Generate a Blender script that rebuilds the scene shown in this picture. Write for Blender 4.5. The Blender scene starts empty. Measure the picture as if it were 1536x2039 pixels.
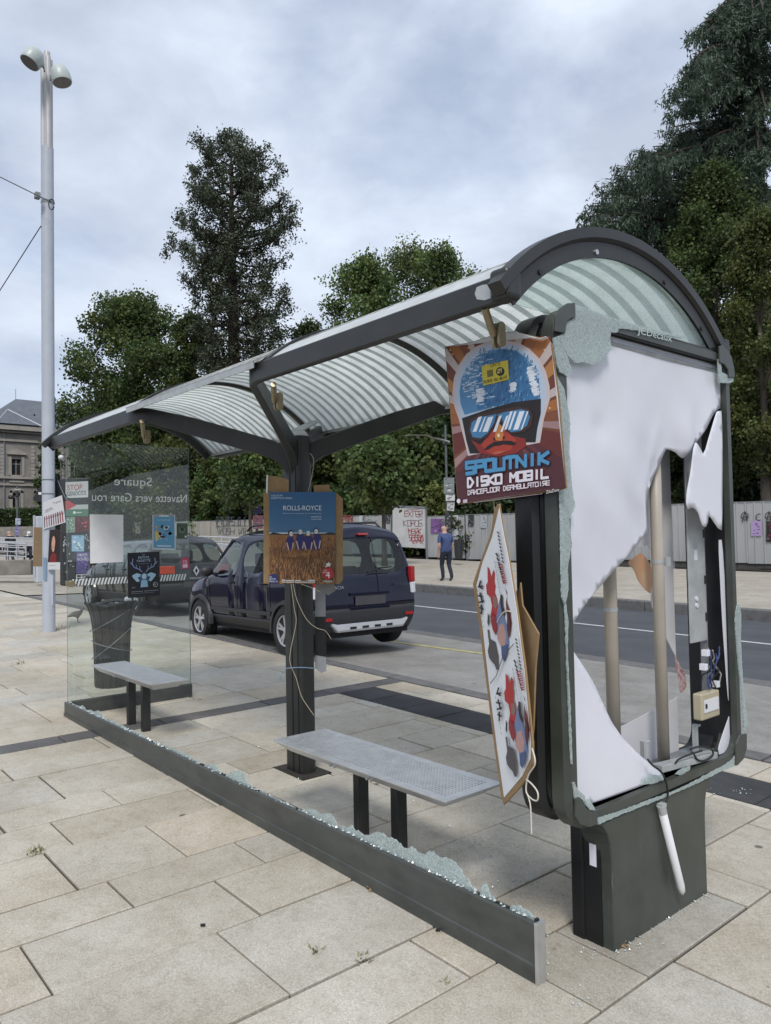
import bpy, math, random
import numpy as np
from math import sin, cos, pi, radians, sqrt, atan2
from mathutils import Vector, Matrix
from mathutils.geometry import tessellate_polygon

SC = bpy.context.scene
COL = SC.collection
R = math.radians

# ------------------------------------------------------------------ camera
FPX, YAW, PITCH, ROLL, CAMZ = 1516.0, R(40.22), R(1.95), R(1.06), 1.6
PW, PH = 1536.0, 2039.0
_fw = Vector((-cos(YAW) * cos(PITCH), sin(YAW) * cos(PITCH), sin(PITCH)))
_r0 = Vector((sin(YAW), cos(YAW), 0))
_u0 = _r0.cross(_fw)
_rt = cos(ROLL) * _r0 - sin(ROLL) * _u0
_up = sin(ROLL) * _r0 + cos(ROLL) * _u0
CPOS = Vector((0, 0, CAMZ))
cd = bpy.data.cameras.new('camera')
cam = bpy.data.objects.new('camera', cd)
COL.objects.link(cam)
m = Matrix.Identity(4)
for i in range(3):
    m[i][0] = _rt[i]; m[i][1] = _up[i]; m[i][2] = -_fw[i]; m[i][3] = CPOS[i]
cam.matrix_world = m
cd.sensor_fit = 'VERTICAL'
cd.sensor_height = 24.0
cd.sensor_width = 24.0 * PW / PH
cd.lens = 24.0 * FPX / PH
cd.clip_start = 0.05
cd.clip_end = 2000
SC.camera = cam

# ------------------------------------------------------------------ world: bright overcast sky with thin blue gaps
SUN_EL, SUN_AZ = R(50), R(132)
w = bpy.data.worlds.new('World'); SC.world = w; w.use_nodes = True
nt = w.node_tree; N = nt.nodes; L = nt.links
N.clear()
wo = N.new('ShaderNodeOutputWorld'); bg = N.new('ShaderNodeBackground')
bg.inputs['Strength'].default_value = 0.1
sky = N.new('ShaderNodeTexSky'); sky.sky_type = 'NISHITA'; sky.sun_disc = False
sky.sun_elevation = SUN_EL; sky.sun_rotation = SUN_AZ
sky.air_density = 1.0; sky.dust_density = 1.5; sky.ozone_density = 1.0
tc = N.new('ShaderNodeTexCoord')
mp = N.new('ShaderNodeMapping'); mp.inputs['Scale'].default_value = (1.0, 1.0, 1.9)
mp.inputs['Rotation'].default_value = (0.15, -0.1, 0.6)
L.new(tc.outputs['Generated'], mp.inputs['Vector'])
n1 = N.new('ShaderNodeTexNoise'); n1.inputs['Scale'].default_value = 3.3; n1.inputs['Detail'].default_value = 7
n1.inputs['Roughness'].default_value = 0.57; n1.inputs['Distortion'].default_value = 0.25
L.new(mp.outputs[0], n1.inputs['Vector'])
n2 = N.new('ShaderNodeTexNoise'); n2.inputs['Scale'].default_value = 4.2; n2.inputs['Detail'].default_value = 6
n2.inputs['Roughness'].default_value = 0.5
mp2 = N.new('ShaderNodeMapping'); mp2.inputs['Location'].default_value = (3.1, 1.7, 0.4); mp2.inputs['Scale'].default_value = (1, 1, 1.7)
L.new(tc.outputs['Generated'], mp2.inputs['Vector']); L.new(mp2.outputs[0], n2.inputs['Vector'])
r1 = N.new('ShaderNodeValToRGB')           # cloud shade: grey bellies to bright tops
r1.color_ramp.elements[0].position = 0.33; r1.color_ramp.elements[0].color = (3.45, 3.88, 4.75, 1)
r1.color_ramp.elements[1].position = 0.62; r1.color_ramp.elements[1].color = (5.05, 5.6, 6.5, 1)
L.new(n1.outputs['Fac'], r1.inputs['Fac'])
r2 = N.new('ShaderNodeValToRGB')           # how much blue sky shows through
r2.color_ramp.elements[0].position = 0.30; r2.color_ramp.elements[0].color = (0.58, 0.58, 0.58, 1)
r2.color_ramp.elements[1].position = 0.52; r2.color_ramp.elements[1].color = (1, 1, 1, 1)
L.new(n2.outputs['Fac'], r2.inputs['Fac'])
mx = N.new('ShaderNodeMixRGB')
L.new(r2.outputs['Color'], mx.inputs['Fac']); L.new(sky.outputs[0], mx.inputs['Color1']); L.new(r1.outputs['Color'], mx.inputs['Color2'])
L.new(mx.outputs[0], bg.inputs['Color']); L.new(bg.outputs[0], wo.inputs[0])

# ------------------------------------------------------------------ sun behind cloud
sd = bpy.data.lights.new('sun', 'SUN'); sd.energy = 1.5; sd.angle = R(15); sd.color = (1.0, 0.965, 0.92)
so = bpy.data.objects.new('sun', sd); COL.objects.link(so)
sdir = Vector((sin(SUN_AZ) * cos(SUN_EL), cos(SUN_AZ) * cos(SUN_EL), sin(SUN_EL)))
so.rotation_euler = (-sdir).to_track_quat('-Z', 'Y').to_euler()
so.location = (0, -20, 30)

# ------------------------------------------------------------------ exposure, sampling
SC.view_settings.view_transform = 'Standard'
SC.view_settings.look = 'None'
SC.view_settings.exposure = 0.70
SC.view_settings.gamma = 1.0
SC.view_settings.use_curve_mapping = False
SC.render.engine = 'CYCLES'
SC.cycles.use_denoising = True
SC.cycles.max_bounces = 8
SC.cycles.transparent_max_bounces = 16
SC.cycles.diffuse_bounces = 3
SC.cycles.glossy_bounces = 3
SC.cycles.transmission_bounces = 6
SC.cycles.caustics_reflective = False
SC.cycles.caustics_refractive = False

# ------------------------------------------------------------------ helpers
SL = 0.0165                                   # the square falls gently along x
def gz(x, y=0.0):
    z = SL * (-1.75 - x)
    if y > 5.55: z -= 0.021 * (min(y, 15.0) - 5.55)
    return z
def ray(px, py):
    return _fw + _rt * ((px - PW / 2) / FPX) - _up * ((py - PH / 2) / FPX)
def on_x(px, py, x): d = ray(px, py); return CPOS + d * ((x - CPOS.x) / d.x)
def on_y(px, py, y): d = ray(px, py); return CPOS + d * ((y - CPOS.y) / d.y)
def on_z(px, py, z): d = ray(px, py); return CPOS + d * ((z - CPOS.z) / d.z)
def on_d(px, py, D): return CPOS + ray(px, py) * D
def on_pl(px, py, p0, n): d = ray(px, py); return CPOS + d * ((p0 - CPOS).dot(n) / d.dot(n))
def lat(px, D, py=1070):
    p = on_d(px, py, D); return p.x, p.y

ORG = {}
def tag(o, label=None, cat=None, group=None, kind=None):
    if label: o['label'] = label
    if cat: o['category'] = cat
    if group: o['group'] = group
    if kind: o['kind'] = kind
    return o
def thing(name, loc, label, cat, group=None, rotz=0.0):
    o = bpy.data.objects.new(name, None); o.empty_display_size = 0.2
    COL.objects.link(o); o.location = loc; o.rotation_euler = (0, 0, rotz)
    ORG[o.name] = Vector((0, 0, 0)) if rotz else Vector(loc)
    return tag(o, label, cat, group)

class MB:
    """collects geometry in world coordinates (or the thing's own frame) and links it as one mesh object"""
    def __init__(s): s.V = []; s.F = []; s.M = []; s.C = None
    def face(s, pts, mi=0):
        b = len(s.V); s.V += [tuple(p) for p in pts]; s.F.append(tuple(range(b, b + len(pts)))); s.M.append(mi)
    def mesh(s, V, F, mi=0):
        b = len(s.V); s.V += [tuple(p) for p in V]
        for f in F: s.F.append(tuple(b + i for i in f)); s.M.append(mi)
        return s
    def obox(s, o, a, b, c, mi=0, ch=0.0):
        """box from corner o with edge vectors a, b, c"""
        o = Vector(o); a = Vector(a); b = Vector(b); c = Vector(c)
        V = [o, o + a, o + a + b, o + b, o + c, o + a + c, o + a + b + c, o + b + c]
        F = [(0, 3, 2, 1), (4, 5, 6, 7), (0, 1, 5, 4), (1, 2, 6, 5), (2, 3, 7, 6), (3, 0, 4, 7)]
        if a.cross(b).dot(c) < 0: F = [f[::-1] for f in F]
        return s.mesh(V, F, mi)
    def box(s, x0, x1, y0, y1, z0, z1, mi=0):
        return s.obox((x0, y0, z0), (x1 - x0, 0, 0), (0, y1 - y0, 0), (0, 0, z1 - z0), mi)
    def cbox(s, x0, x1, y0, y1, z0, z1, ch=0.01, mi=0):
        """box with chamfered vertical and top edges"""
        def ring(d, z): return [(x0 + d, y0 + d + ch, z), (x0 + d + ch, y0 + d, z), (x1 - d - ch, y0 + d, z), (x1 - d, y0 + d + ch, z), (x1 - d, y1 - d - ch, z), (x1 - d - ch, y1 - d, z), (x0 + d + ch, y1 - d, z), (x0 + d, y1 - d - ch, z)]
        rs = [ring(0, z0), ring(0, z1 - ch), ring(ch, z1)]
        return s.loft(rs, True, True, mi=mi)
    def loft(s, rings, cap0=True, cap1=True, mi=0, closed=True):
        n = len(rings[0]); b = len(s.V)
        for r in rings: s.V += [tuple(p) for p in r]
        for k in range(len(rings) - 1):
            for i in range(n if closed else n - 1):
                j = (i + 1) % n
                s.F.append((b + k * n + i, b + k * n + j, b + (k + 1) * n + j, b + (k + 1) * n + i)); s.M.append(mi)
        if cap0: s.F.append(tuple(b + i for i in range(n))[::-1]); s.M.append(mi)
        if cap1: s.F.append(tuple(b + (len(rings) - 1) * n + i for i in range(n))); s.M.append(mi)
        return s
    def prism(s, pts, ext, mi=0):
        """extrude a (possibly concave) planar outline along ext"""
        pts = [Vector(p) for p in pts]; ext = Vector(ext); n = len(pts)
        tris = tessellate_polygon([pts]); b = len(s.V)
        nrm = Vector((0, 0, 0))
        for i in range(n): nrm += pts[i].cross(pts[(i + 1) % n])
        flip = nrm.dot(ext) > 0
        s.V += [tuple(p) for p in pts] + [tuple(p + ext) for p in pts]
        for t in tris:
            a, c, d = t
            tn = (pts[c] - pts[a]).cross(pts[d] - pts[a])
            up = tn.dot(ext) > 0
            lo = (a, d, c) if up else (a, c, d)
            hi = (a, c, d) if up else (a, d, c)
            s.F.append(tuple(b + i for i in lo)); s.M.append(mi)
            s.F.append(tuple(b + n + i for i in hi)); s.M.append(mi)
        for i in range(n):
            j = (i + 1) % n
            q = (b + i, b + j, b + n + j, b + n + i)
            s.F.append(q if flip else q[::-1]); s.M.append(mi)
        return s
    def tube(s, pts, r, n=8, cap=True, mi=0):
        pts = [Vector(p) for p in pts]
        rr = r if isinstance(r, (list, tuple)) else [r] * len(pts)
        rings = []; prev = None
        for i, p in enumerate(pts):
            t = (pts[min(i + 1, len(pts) - 1)] - pts[max(i - 1, 0)]).normalized()
            if prev is None:
                a = t.orthogonal().normalized()
            else:
                a = prev - t * prev.dot(t)
                a = a.normalized() if a.length > 1e-6 else t.orthogonal().normalized()
            prev = a; bb = t.cross(a)
            rings.append([p + (a * cos(2 * pi * k / n) + bb * sin(2 * pi * k / n)) * rr[i] for k in range(n)])
        return s.loft(rings, cap, cap, mi)
    def sweep(s, pts, prof, side, closed=False, mi=0):
        """sweep a profile [(a,b)] along a path lying in the plane with normal side; a along side, b along the in-plane outward"""
        pts = [Vector(p) for p in pts]; side = Vector(side).normalized(); rings = []; n = len(pts)
        for i, p in enumerate(pts):
            if closed: t = pts[(i + 1) % n] - pts[i - 1]
            else: t = pts[min(i + 1, n - 1)] - pts[max(i - 1, 0)]
            t.normalize(); o = side.cross(t).normalized()
            rings.append([p + side * a + o * b for a, b in prof])
        if closed: rings.append(rings[0])
        return s.loft(rings, not closed, not closed, mi)
    def lathe(s, c, prof, n=16, cap0=True, cap1=True, mi=0, sx=1.0, sy=1.0):
        c = Vector(c)
        return s.loft([[c + Vector((r * cos(2 * pi * k / n) * sx, r * sin(2 * pi * k / n) * sy, z)) for k in range(n)] for r, z in prof], cap0, cap1, mi)
    def ball(s, c, rx, ry, rz, n=10, mi=0):
        pr = [(max(0.001, sin(pi * i / n)), -cos(pi * i / n)) for i in range(n + 1)]
        c = Vector(c)
        return s.loft([[c + Vector((r * cos(2 * pi * k / (2 * n)) * rx, r * sin(2 * pi * k / (2 * n)) * ry, z * rz)) for k in range(2 * n)] for r, z in pr], True, True, mi)
    def build(s, name, mats, parent=None, smooth=False, label=None, cat=None, group=None, kind=None, org=None, bevel=0.0, seg=2, weld=False, cols=None, angle=None):
        V = np.array(s.V, dtype=np.float64)
        if parent is not None: o0 = ORG.get(parent.name, Vector((0, 0, 0)))
        elif org is not None: o0 = Vector(org)
        else:
            lo = V.min(0); hi = V.max(0); o0 = Vector(((lo[0] + hi[0]) / 2, (lo[1] + hi[1]) / 2, lo[2]))
        V = V - np.array(o0)
        me = bpy.data.meshes.new(name)
        me.from_pydata([tuple(v) for v in V], [], s.F)
        if not isinstance(mats, (list, tuple)): mats = [mats]
        for mm in mats: me.materials.append(mm)
        if len(mats) > 1: me.polygons.foreach_set('material_index', s.M)
        if smooth: me.polygons.foreach_set('use_smooth', [True] * len(me.polygons))
        if cols is not None:
            at = me.color_attributes.new('Col', 'FLOAT_COLOR', 'CORNER')
            arr = np.ones((len(me.loops), 4), dtype=np.float32); k = 0
            for f, c in zip(s.F, cols):
                arr[k:k + len(f), :3] = c; k += len(f)
            at.data.foreach_set('color', arr.ravel())
        me.update()
        o = bpy.data.objects.new(name, me); COL.objects.link(o)
        ORG[o.name] = o0
        if parent is not None: o.parent = parent
        else: o.location = o0
        if weld:
            md = o.modifiers.new('weld', 'WELD'); md.merge_threshold = 0.0005
        if bevel:
            md = o.modifiers.new('bevel', 'BEVEL'); md.width = bevel; md.segments = seg; md.limit_method = 'ANGLE'; md.angle_limit = R(40)
            md.harden_normals = False
        if angle is not None:
            me.polygons.foreach_set('use_smooth', [True] * len(me.polygons))
            try: me.set_sharp_from_angle(angle=R(angle))
            except Exception: pass
        return tag(o, label, cat, group, kind)

# ------------------------------------------------------------------ materials
def mat(name, col, rough=0.6, metal=0.0, var=0.12, scale=8.0, bump=0.0, bscale=60.0, spec=0.5, coat=0.0, col2=None, attr=None, trans=0.0, streak=None, dust=0.0):
    m_ = bpy.data.materials.new(name); m_.use_nodes = True
    nt = m_.node_tree; b = nt.nodes['Principled BSDF']; N = nt.nodes; L = nt.links
    b.inputs['Roughness'].default_value = rough; b.inputs['Metallic'].default_value = metal
    b.inputs['Specular IOR Level'].default_value = spec
    if coat: b.inputs['Coat Weight'].default_value = coat; b.inputs['Coat Roughness'].default_value = 0.05
    g = N.new('ShaderNodeNewGeometry')
    src = g.outputs['Position']
    if streak:
        mp = N.new('ShaderNodeMapping'); mp.inputs['Scale'].default_value = streak; L.new(src, mp.inputs['Vector']); src = mp.outputs[0]
    n = N.new('ShaderNodeTexNoise'); n.inputs['Scale'].default_value = scale; n.inputs['Detail'].default_value = 5; n.inputs['Roughness'].default_value = 0.6
    L.new(src, n.inputs['Vector'])
    rp = N.new('ShaderNodeValToRGB')
    c = Vector(col[:3])
    if col2 is None:
        lo = c * (1 - var); hi = c * (1 + var)
    else: lo = c; hi = Vector(col2[:3])
    rp.color_ramp.elements[0].position = 0.3; rp.color_ramp.elements[0].color = (*lo, 1)
    rp.color_ramp.elements[1].position = 0.7; rp.color_ramp.elements[1].color = (*[min(1, h) for h in hi], 1)
    L.new(n.outputs['Fac'], rp.inputs['Fac'])
    out = rp.outputs['Color']
    if attr:
        a = N.new('ShaderNodeAttribute'); a.attribute_name = attr
        mm = N.new('ShaderNodeMixRGB'); mm.blend_type = 'MULTIPLY'; mm.inputs['Fac'].default_value = 1
        L.new(out, mm.inputs['Color1']); L.new(a.outputs['Color'], mm.inputs['Color2']); out = mm.outputs[0]
    if dust:
        def fleck(sc, p0, p1, col, amt, stretch=None):
            v = g.outputs['Position']
            if stretch:
                mq_ = N.new('ShaderNodeMapping'); mq_.inputs['Scale'].default_value = stretch; L.new(v, mq_.inputs['Vector']); v = mq_.outputs[0]
            nn = N.new('ShaderNodeTexNoise'); nn.inputs['Scale'].default_value = sc; nn.inputs['Detail'].default_value = 8; nn.inputs['Roughness'].default_value = 0.7; L.new(v, nn.inputs['Vector'])
            rg = N.new('ShaderNodeMapRange'); rg.inputs['From Min'].default_value = p0; rg.inputs['From Max'].default_value = p1; rg.inputs['To Max'].default_value = amt; L.new(nn.outputs['Fac'], rg.inputs['Value'])
            mz = N.new('ShaderNodeMixRGB'); L.new(rg.outputs[0], mz.inputs['Fac']); mz.inputs['Color2'].default_value = (*col, 1); return mz
        a = fleck(2.2, 0.48, 0.75, (0.16, 0.155, 0.14), dust); L.new(out, a.inputs['Color1'])
        e = fleck(40, 0.64, 0.70, (0.30, 0.30, 0.29), dust * 1.2, (1, 1, .12)); L.new(a.outputs[0], e.inputs['Color1'])
        h = fleck(160, 0.68, 0.72, (0.34, 0.34, 0.33), dust * 1.3); L.new(e.outputs[0], h.inputs['Color1']); out = h.outputs[0]
    L.new(out, b.inputs['Base Color'])
    rm = N.new('ShaderNodeMapRange'); rm.inputs['To Min'].default_value = max(0, rough - 0.08); rm.inputs['To Max'].default_value = min(1, rough + 0.08)
    L.new(n.outputs['Fac'], rm.inputs['Value']); L.new(rm.outputs[0], b.inputs['Roughness'])
    if bump:
        n2 = N.new('ShaderNodeTexNoise'); n2.inputs['Scale'].default_value = bscale; n2.inputs['Detail'].default_value = 3
        L.new(g.outputs['Position'], n2.inputs['Vector'])
        bp = N.new('ShaderNodeBump'); bp.inputs['Strength'].default_value = bump; bp.inputs['Distance'].default_value = 0.01
        L.new(n2.outputs['Fac'], bp.inputs['Height']); L.new(bp.outputs[0], b.inputs['Normal'])
    if trans:
        tr = N.new('ShaderNodeBsdfTranslucent'); ms = N.new('ShaderNodeMixShader'); ms.inputs[0].default_value = trans
        L.new(out, tr.inputs['Color']); L.new(b.outputs[0], ms.inputs[1]); L.new(tr.outputs[0], ms.inputs[2])
        L.new(ms.outputs[0], N['Material Output'].inputs[0])
    return m_

def glass_mat(name, tint=(0.9, 0.96, 0.93), refl=1.0, ior=1.5, dirt=0.0):
    m_ = bpy.data.materials.new(name); m_.use_nodes = True
    nt = m_.node_tree; N = nt.nodes; L = nt.links; N.remove(N['Principled BSDF'])
    t = N.new('ShaderNodeBsdfTransparent'); t.inputs[0].default_value = (*tint, 1)
    gl = N.new('ShaderNodeBsdfGlossy'); gl.inputs['Roughness'].default_value = 0.02
    gl.inputs['Color'].default_value = (refl, refl, refl, 1)
    lw = N.new('ShaderNodeLayerWeight'); lw.inputs['Blend'].default_value = 0.5
    pw = N.new('ShaderNodeMath'); pw.operation = 'POWER'; pw.inputs[1].default_value = 4.5; L.new(lw.outputs['Facing'], pw.inputs[0])
    f0 = ((ior - 1) / (ior + 1)) ** 2
    f = N.new('ShaderNodeMath'); f.operation = 'MULTIPLY_ADD'; f.inputs[1].default_value = 1 - f0; f.inputs[2].default_value = f0; L.new(pw.outputs[0], f.inputs[0])
    ms = N.new('ShaderNodeMixShader')
    L.new(f.outputs[0], ms.inputs[0]); L.new(t.outputs[0], ms.inputs[1]); L.new(gl.outputs[0], ms.inputs[2])
    last = ms.outputs[0]
    g = N.new('ShaderNodeNewGeometry')
    n = N.new('ShaderNodeTexNoise'); n.inputs['Scale'].default_value = 5; n.inputs['Detail'].default_value = 6; L.new(g.outputs['Position'], n.inputs['Vector'])
    df = N.new('ShaderNodeBsdfDiffuse'); df.inputs[0].default_value = (0.6, 0.62, 0.6, 1)
    mr = N.new('ShaderNodeMapRange'); mr.inputs['From Min'].default_value = 0.3; mr.inputs['From Max'].default_value = 0.8
    mr.inputs['To Min'].default_value = 0.0; mr.inputs['To Max'].default_value = dirt
    L.new(n.outputs['Fac'], mr.inputs['Value'])
    m2 = N.new('ShaderNodeMixShader'); L.new(mr.outputs[0], m2.inputs[0]); L.new(last, m2.inputs[1]); L.new(df.outputs[0], m2.inputs[2])
    L.new(m2.outputs[0], N['Material Output'].inputs[0])
    return m_

M = {}
M['frame'] = mat('dark_painted_metal', (0.019, 0.0205, 0.0195), 0.42, 0.0, 0.25, 6, 0.03, 200, dust=0.10)
M['green'] = mat('dark_green_painted_metal', (0.050, 0.058, 0.050), 0.40, 0.0, 0.22, 5, 0.03, 200, dust=0.18)
M['rail'] = mat('weathered_grey_rail', (0.052, 0.057, 0.053), 0.42, 0.0, 0.28, 5, 0.05, 180, streak=(1, 1, 3), dust=0.22)
M['black'] = mat('black_rubber', (0.008, 0.009, 0.010), 0.45, 0, 0.2)
M['alu'] = mat('brushed_aluminium', (0.55, 0.56, 0.56), 0.38, 0.85, 0.12, 12)
M['alu_dull'] = mat('dull_aluminium', (0.42, 0.44, 0.44), 0.55, 0.3, 0.15, 10)
M['steel'] = mat('satin_stainless_steel', (0.60, 0.615, 0.635), 0.36, 0.6, 0.1, 20)
M['white'] = mat('white_acrylic_sheet', (0.86, 0.87, 0.925), 0.16, 0, 0.03, 3, trans=0.25)
M['brass'] = mat('old_brass_fitting', (0.30, 0.25, 0.15), 0.4, 0.5, 0.2, 30)
M['card'] = mat('brown_cardboard', (0.27, 0.175, 0.085), 0.85, 0, 0.12, 25)
M['string'] = mat('natural_string', (0.42, 0.36, 0.26), 0.9, 0, 0.15, 80)
M['blue_string'] = mat('blue_nylon_string', (0.16, 0.25, 0.34), 0.8, 0, 0.15, 80)
M['cream'] = mat('cream_tube_plastic', (0.42, 0.375, 0.315), 0.4, 0, 0.08, 8)
M['glass'] = glass_mat('clear_glass_pane', (0.93, 0.965, 0.95), 1.0, 1.5, 0.035)
M['lamp_grey'] = mat('pale_grey_painted_steel', (0.42, 0.45, 0.50), 0.45, 0.0, 0.08, 3)
M['greymetal'] = mat('mid_grey_metal', (0.22, 0.235, 0.25), 0.5, 0.3, 0.15, 8)
M['paper'] = mat('white_paper', (0.70, 0.71, 0.73), 0.75, 0, 0.05, 6)
# ================================================================== ground, square, bay, road
def slab_material(name, c1, c2, stain=(0.20, 0.15, 0.09)):
    m_ = bpy.data.materials.new(name); m_.use_nodes = True
    nt = m_.node_tree; b = nt.nodes['Principled BSDF']; N = nt.nodes; L = nt.links
    b.inputs['Roughness'].default_value = 0.78; b.inputs['Specular IOR Level'].default_value = 0.3
    g = N.new('ShaderNodeNewGeometry')
    def noise(s, d=4, r=0.6):
        n = N.new('ShaderNodeTexNoise'); n.inputs['Scale'].default_value = s; n.inputs['Detail'].default_value = d; n.inputs['Roughness'].default_value = r
        L.new(g.outputs['Position'], n.inputs['Vector']); return n.outputs['Fac']
    def ramp(f, p0, p1, a, c):
        r = N.new('ShaderNodeValToRGB'); r.color_ramp.elements[0].position = p0; r.color_ramp.elements[0].color = (*a, 1)
        r.color_ramp.elements[1].position = p1; r.color_ramp.elements[1].color = (*c, 1); L.new(f, r.inputs['Fac']); return r.outputs['Color']
    def mul(x, y, f=1.0, t='MULTIPLY'):
        q = N.new('ShaderNodeMixRGB'); q.blend_type = t; q.inputs['Fac'].default_value = f
        L.new(x, q.inputs['Color1']); L.new(y, q.inputs['Color2']); return q.outputs[0]
    base = ramp(noise(3.2, 5), 0.3, 0.7, c1, c2)
    a = N.new('ShaderNodeAttribute'); a.attribute_name = 'Col'
    base = mul(base, a.outputs['Color'])
    base = mul(base, ramp(noise(260, 2, 0.7), 0.33, 0.66, (0.72, 0.72, 0.72), (1.2, 1.2, 1.2)))       # granite grain
    base = mul(base, ramp(noise(95, 3, 0.7), 0.35, 0.62, (0.86, 0.85, 0.83), (1.08, 1.08, 1.08)))
    base = mul(base, ramp(noise(1.1, 6, 0.65), 0.36, 0.62, (0.86, 0.845, 0.82), (1.04, 1.04, 1.04)))    # trodden dirt
    v = N.new('ShaderNodeTexVoronoi'); v.inputs['Scale'].default_value = 1.9; v.inputs['Randomness'].default_value = 1.0
    L.new(g.outputs['Position'], v.inputs['Vector'])
    base = mul(base, ramp(v.outputs['Distance'], 0.030, 0.045, (0.34, 0.33, 0.32), (1, 1, 1)))         # chewing gum and spots
    v3 = N.new('ShaderNodeTexVoronoi'); v3.inputs['Scale'].default_value = 6.5; L.new(g.outputs['Position'], v3.inputs['Vector'])
    base = mul(base, ramp(v3.outputs['Distance'], 0.035, 0.06, (0.66, 0.65, 0.63), (1, 1, 1)))
    base = mul(base, ramp(noise(14, 6, 0.75), 0.30, 0.52, (0.84, 0.82, 0.79), (1.02, 1.02, 1.02)))
    fr = N.new('ShaderNodeMath'); fr.operation = 'MULTIPLY_ADD'; fr.inputs[1].default_value = 1; fr.inputs[2].default_value = 0
    L.new(noise(0.55, 4), fr.inputs[0])
    st = N.new('ShaderNodeMixRGB'); L.new(ramp(fr.outputs[0], 0.60, 0.72, (0, 0, 0), (0.20, 0.20, 0.20)), st.inputs['Fac'])
    st.inputs['Color2'].default_value = (*stain, 1); L.new(base, st.inputs['Color1'])
    L.new(st.outputs[0], b.inputs['Base Color'])
    bp = N.new('ShaderNodeBump'); bp.inputs['Strength'].default_value = 0.25; bp.inputs['Distance'].default_value = 0.004
    L.new(noise(180, 3), bp.inputs['Height']); L.new(bp.outputs[0], b.inputs['Normal'])
    return m_

M['slab'] = slab_material('sandstone_granite_slab', (0.445, 0.405, 0.335), (0.520, 0.487, 0.422))
M['joint'] = mat('dark_sandy_joint', (0.060, 0.052, 0.044), 0.95, 0, 0.35, 30, 0.4, 120)
M['basalt'] = slab_material('dark_basalt_slab', (0.105, 0.102, 0.104), (0.150, 0.147, 0.148), (0.12, 0.11, 0.10))
M['tactile'] = slab_material('dark_tactile_strip', (0.036, 0.038, 0.041), (0.058, 0.059, 0.062), (0.05, 0.05, 0.05))
M['asphalt'] = mat('worn_asphalt', (0.075, 0.080, 0.088), 0.85, 0, 0.16, 1.4, 0.35, 140, spec=0.3)
M['bay'] = slab_material('pale_aggregate_surfacing', (0.225, 0.220, 0.210), (0.30, 0.292, 0.275), (0.17, 0.16, 0.15))
M['kerbstone'] = mat('grey_granite_kerb', (0.125, 0.122, 0.120), 0.85, 0, 0.25, 9, 0.3, 120)
M['paint'] = mat('worn_white_road_paint', (0.50, 0.50, 0.50), 0.8, 0, 0.2, 20)
M['ypaint'] = mat('worn_yellow_road_paint', (0.40, 0.35, 0.15), 0.8, 0, 0.3, 14)
M['soil'] = mat('dark_soil_and_leaf_litter', (0.030, 0.026, 0.020), 0.95, 0, 0.5, 6, 0.6, 30)
M['farpave'] = slab_material('far_pavement_stone', (0.36, 0.325, 0.27), (0.45, 0.415, 0.36))

def sheet(name, x0, x1, y0, y1, dz, m_, nx=24, kind='structure', ny=2, parent=None):
    mb = MB()
    xs = [x0 + (x1 - x0) * i / nx for i in range(nx + 1)]; ys = [y0 + (y1 - y0) * j / ny for j in range(ny + 1)]
    V = [(x, y, gz(x, y) + dz) for x in xs for y in ys]
    F = [((i) * (ny + 1) + j, (i + 1) * (ny + 1) + j, (i + 1) * (ny + 1) + j + 1, i * (ny + 1) + j + 1) for i in range(nx) for j in range(ny)]
    mb.mesh(V, F)
    return mb.build(name, m_, parent, kind=kind, org=(0, 0, 0) if parent is None else None, cols=[(1, 1, 1)] * len(F))

# terrain to the horizon (below everything)
mb = MB()
xs = [-600, -200, -120, -60, -20, 40, 300]; ys = [-300, -60, 0, 5.5, 15, 30, 80, 500]
V = [(x, y, gz(max(x, -160), y) - 0.30) for x in xs for y in ys]
F = [(i * 8 + j, (i + 1) * 8 + j, (i + 1) * 8 + j + 1, i * 8 + j + 1) for i in range(6) for j in range(7)]
mb.mesh(V, F); mb.build('ground', M['soil'], kind='structure', org=(0, 0, 0))

square = sheet('square_pavement', -48, 6, -12, 5.40, -0.014, M['joint'], 30)
sheet('parking_bay', -20.4, 6, 5.60, 8.20, 0.0, M['bay'], 30)
sheet('upper_pavement', -60, -20.5, 5.42, 14.8, 0.02, M['farpave'], 20)
sheet('road', -20.5, 10, 8.50, 14.85, 0.0, M['asphalt'], 34)
farp = sheet('far_pavement', -70, 12, 15.10, 27.2, 0.20, M['farpave'], 34)
sheet('verge', -70, 12, 27.2, 60, 0.10, M['soil'], 20)

# ---- paving slabs, rows run along y
rnd = random.Random(11)
rows = [0.95, 0.40, -0.10, -0.55, -1.02, -1.55, -1.97, -2.31, -2.86, -3.28, -3.60, -4.13, -4.53, -4.86, -5.43, -5.75, -6.13, -6.37, -6.85, -7.37, -7.78, -8.15, -8.60, -9.02, -9.55, -10.13]
wds = [0.40, 0.53, 0.32, 0.42, 0.54, 0.57, 0.33, 0.45]
while rows[-1] > -34: rows.append(rows[-1] - wds[len(rows) % 8] * (1.0 if rows[-1] > -20 else 1.5))
known = {-1.02: [2.34 - .9, 2.68, 3.55], -1.55: [1.55, 2.225, 2.52, 3.30, 3.525, 4.21], -2.31: [1.48, 2.25, 3.2], -2.86: [0.85, 1.69, 2.55, 3.5],
         -3.28: [0.62, 1.31, 1.97, 2.75], -3.60: [0.5, 1.18, 1.71, 2.5, 3.1], -4.13: [0.45, 1.33, 2.15, 3.0], -4.53: [0.35, 1.10, 1.74, 2.6], -4.86: [0.7, 1.52, 2.3], -5.43: [0.55, 1.37, 2.2]}
slabs = []
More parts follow.
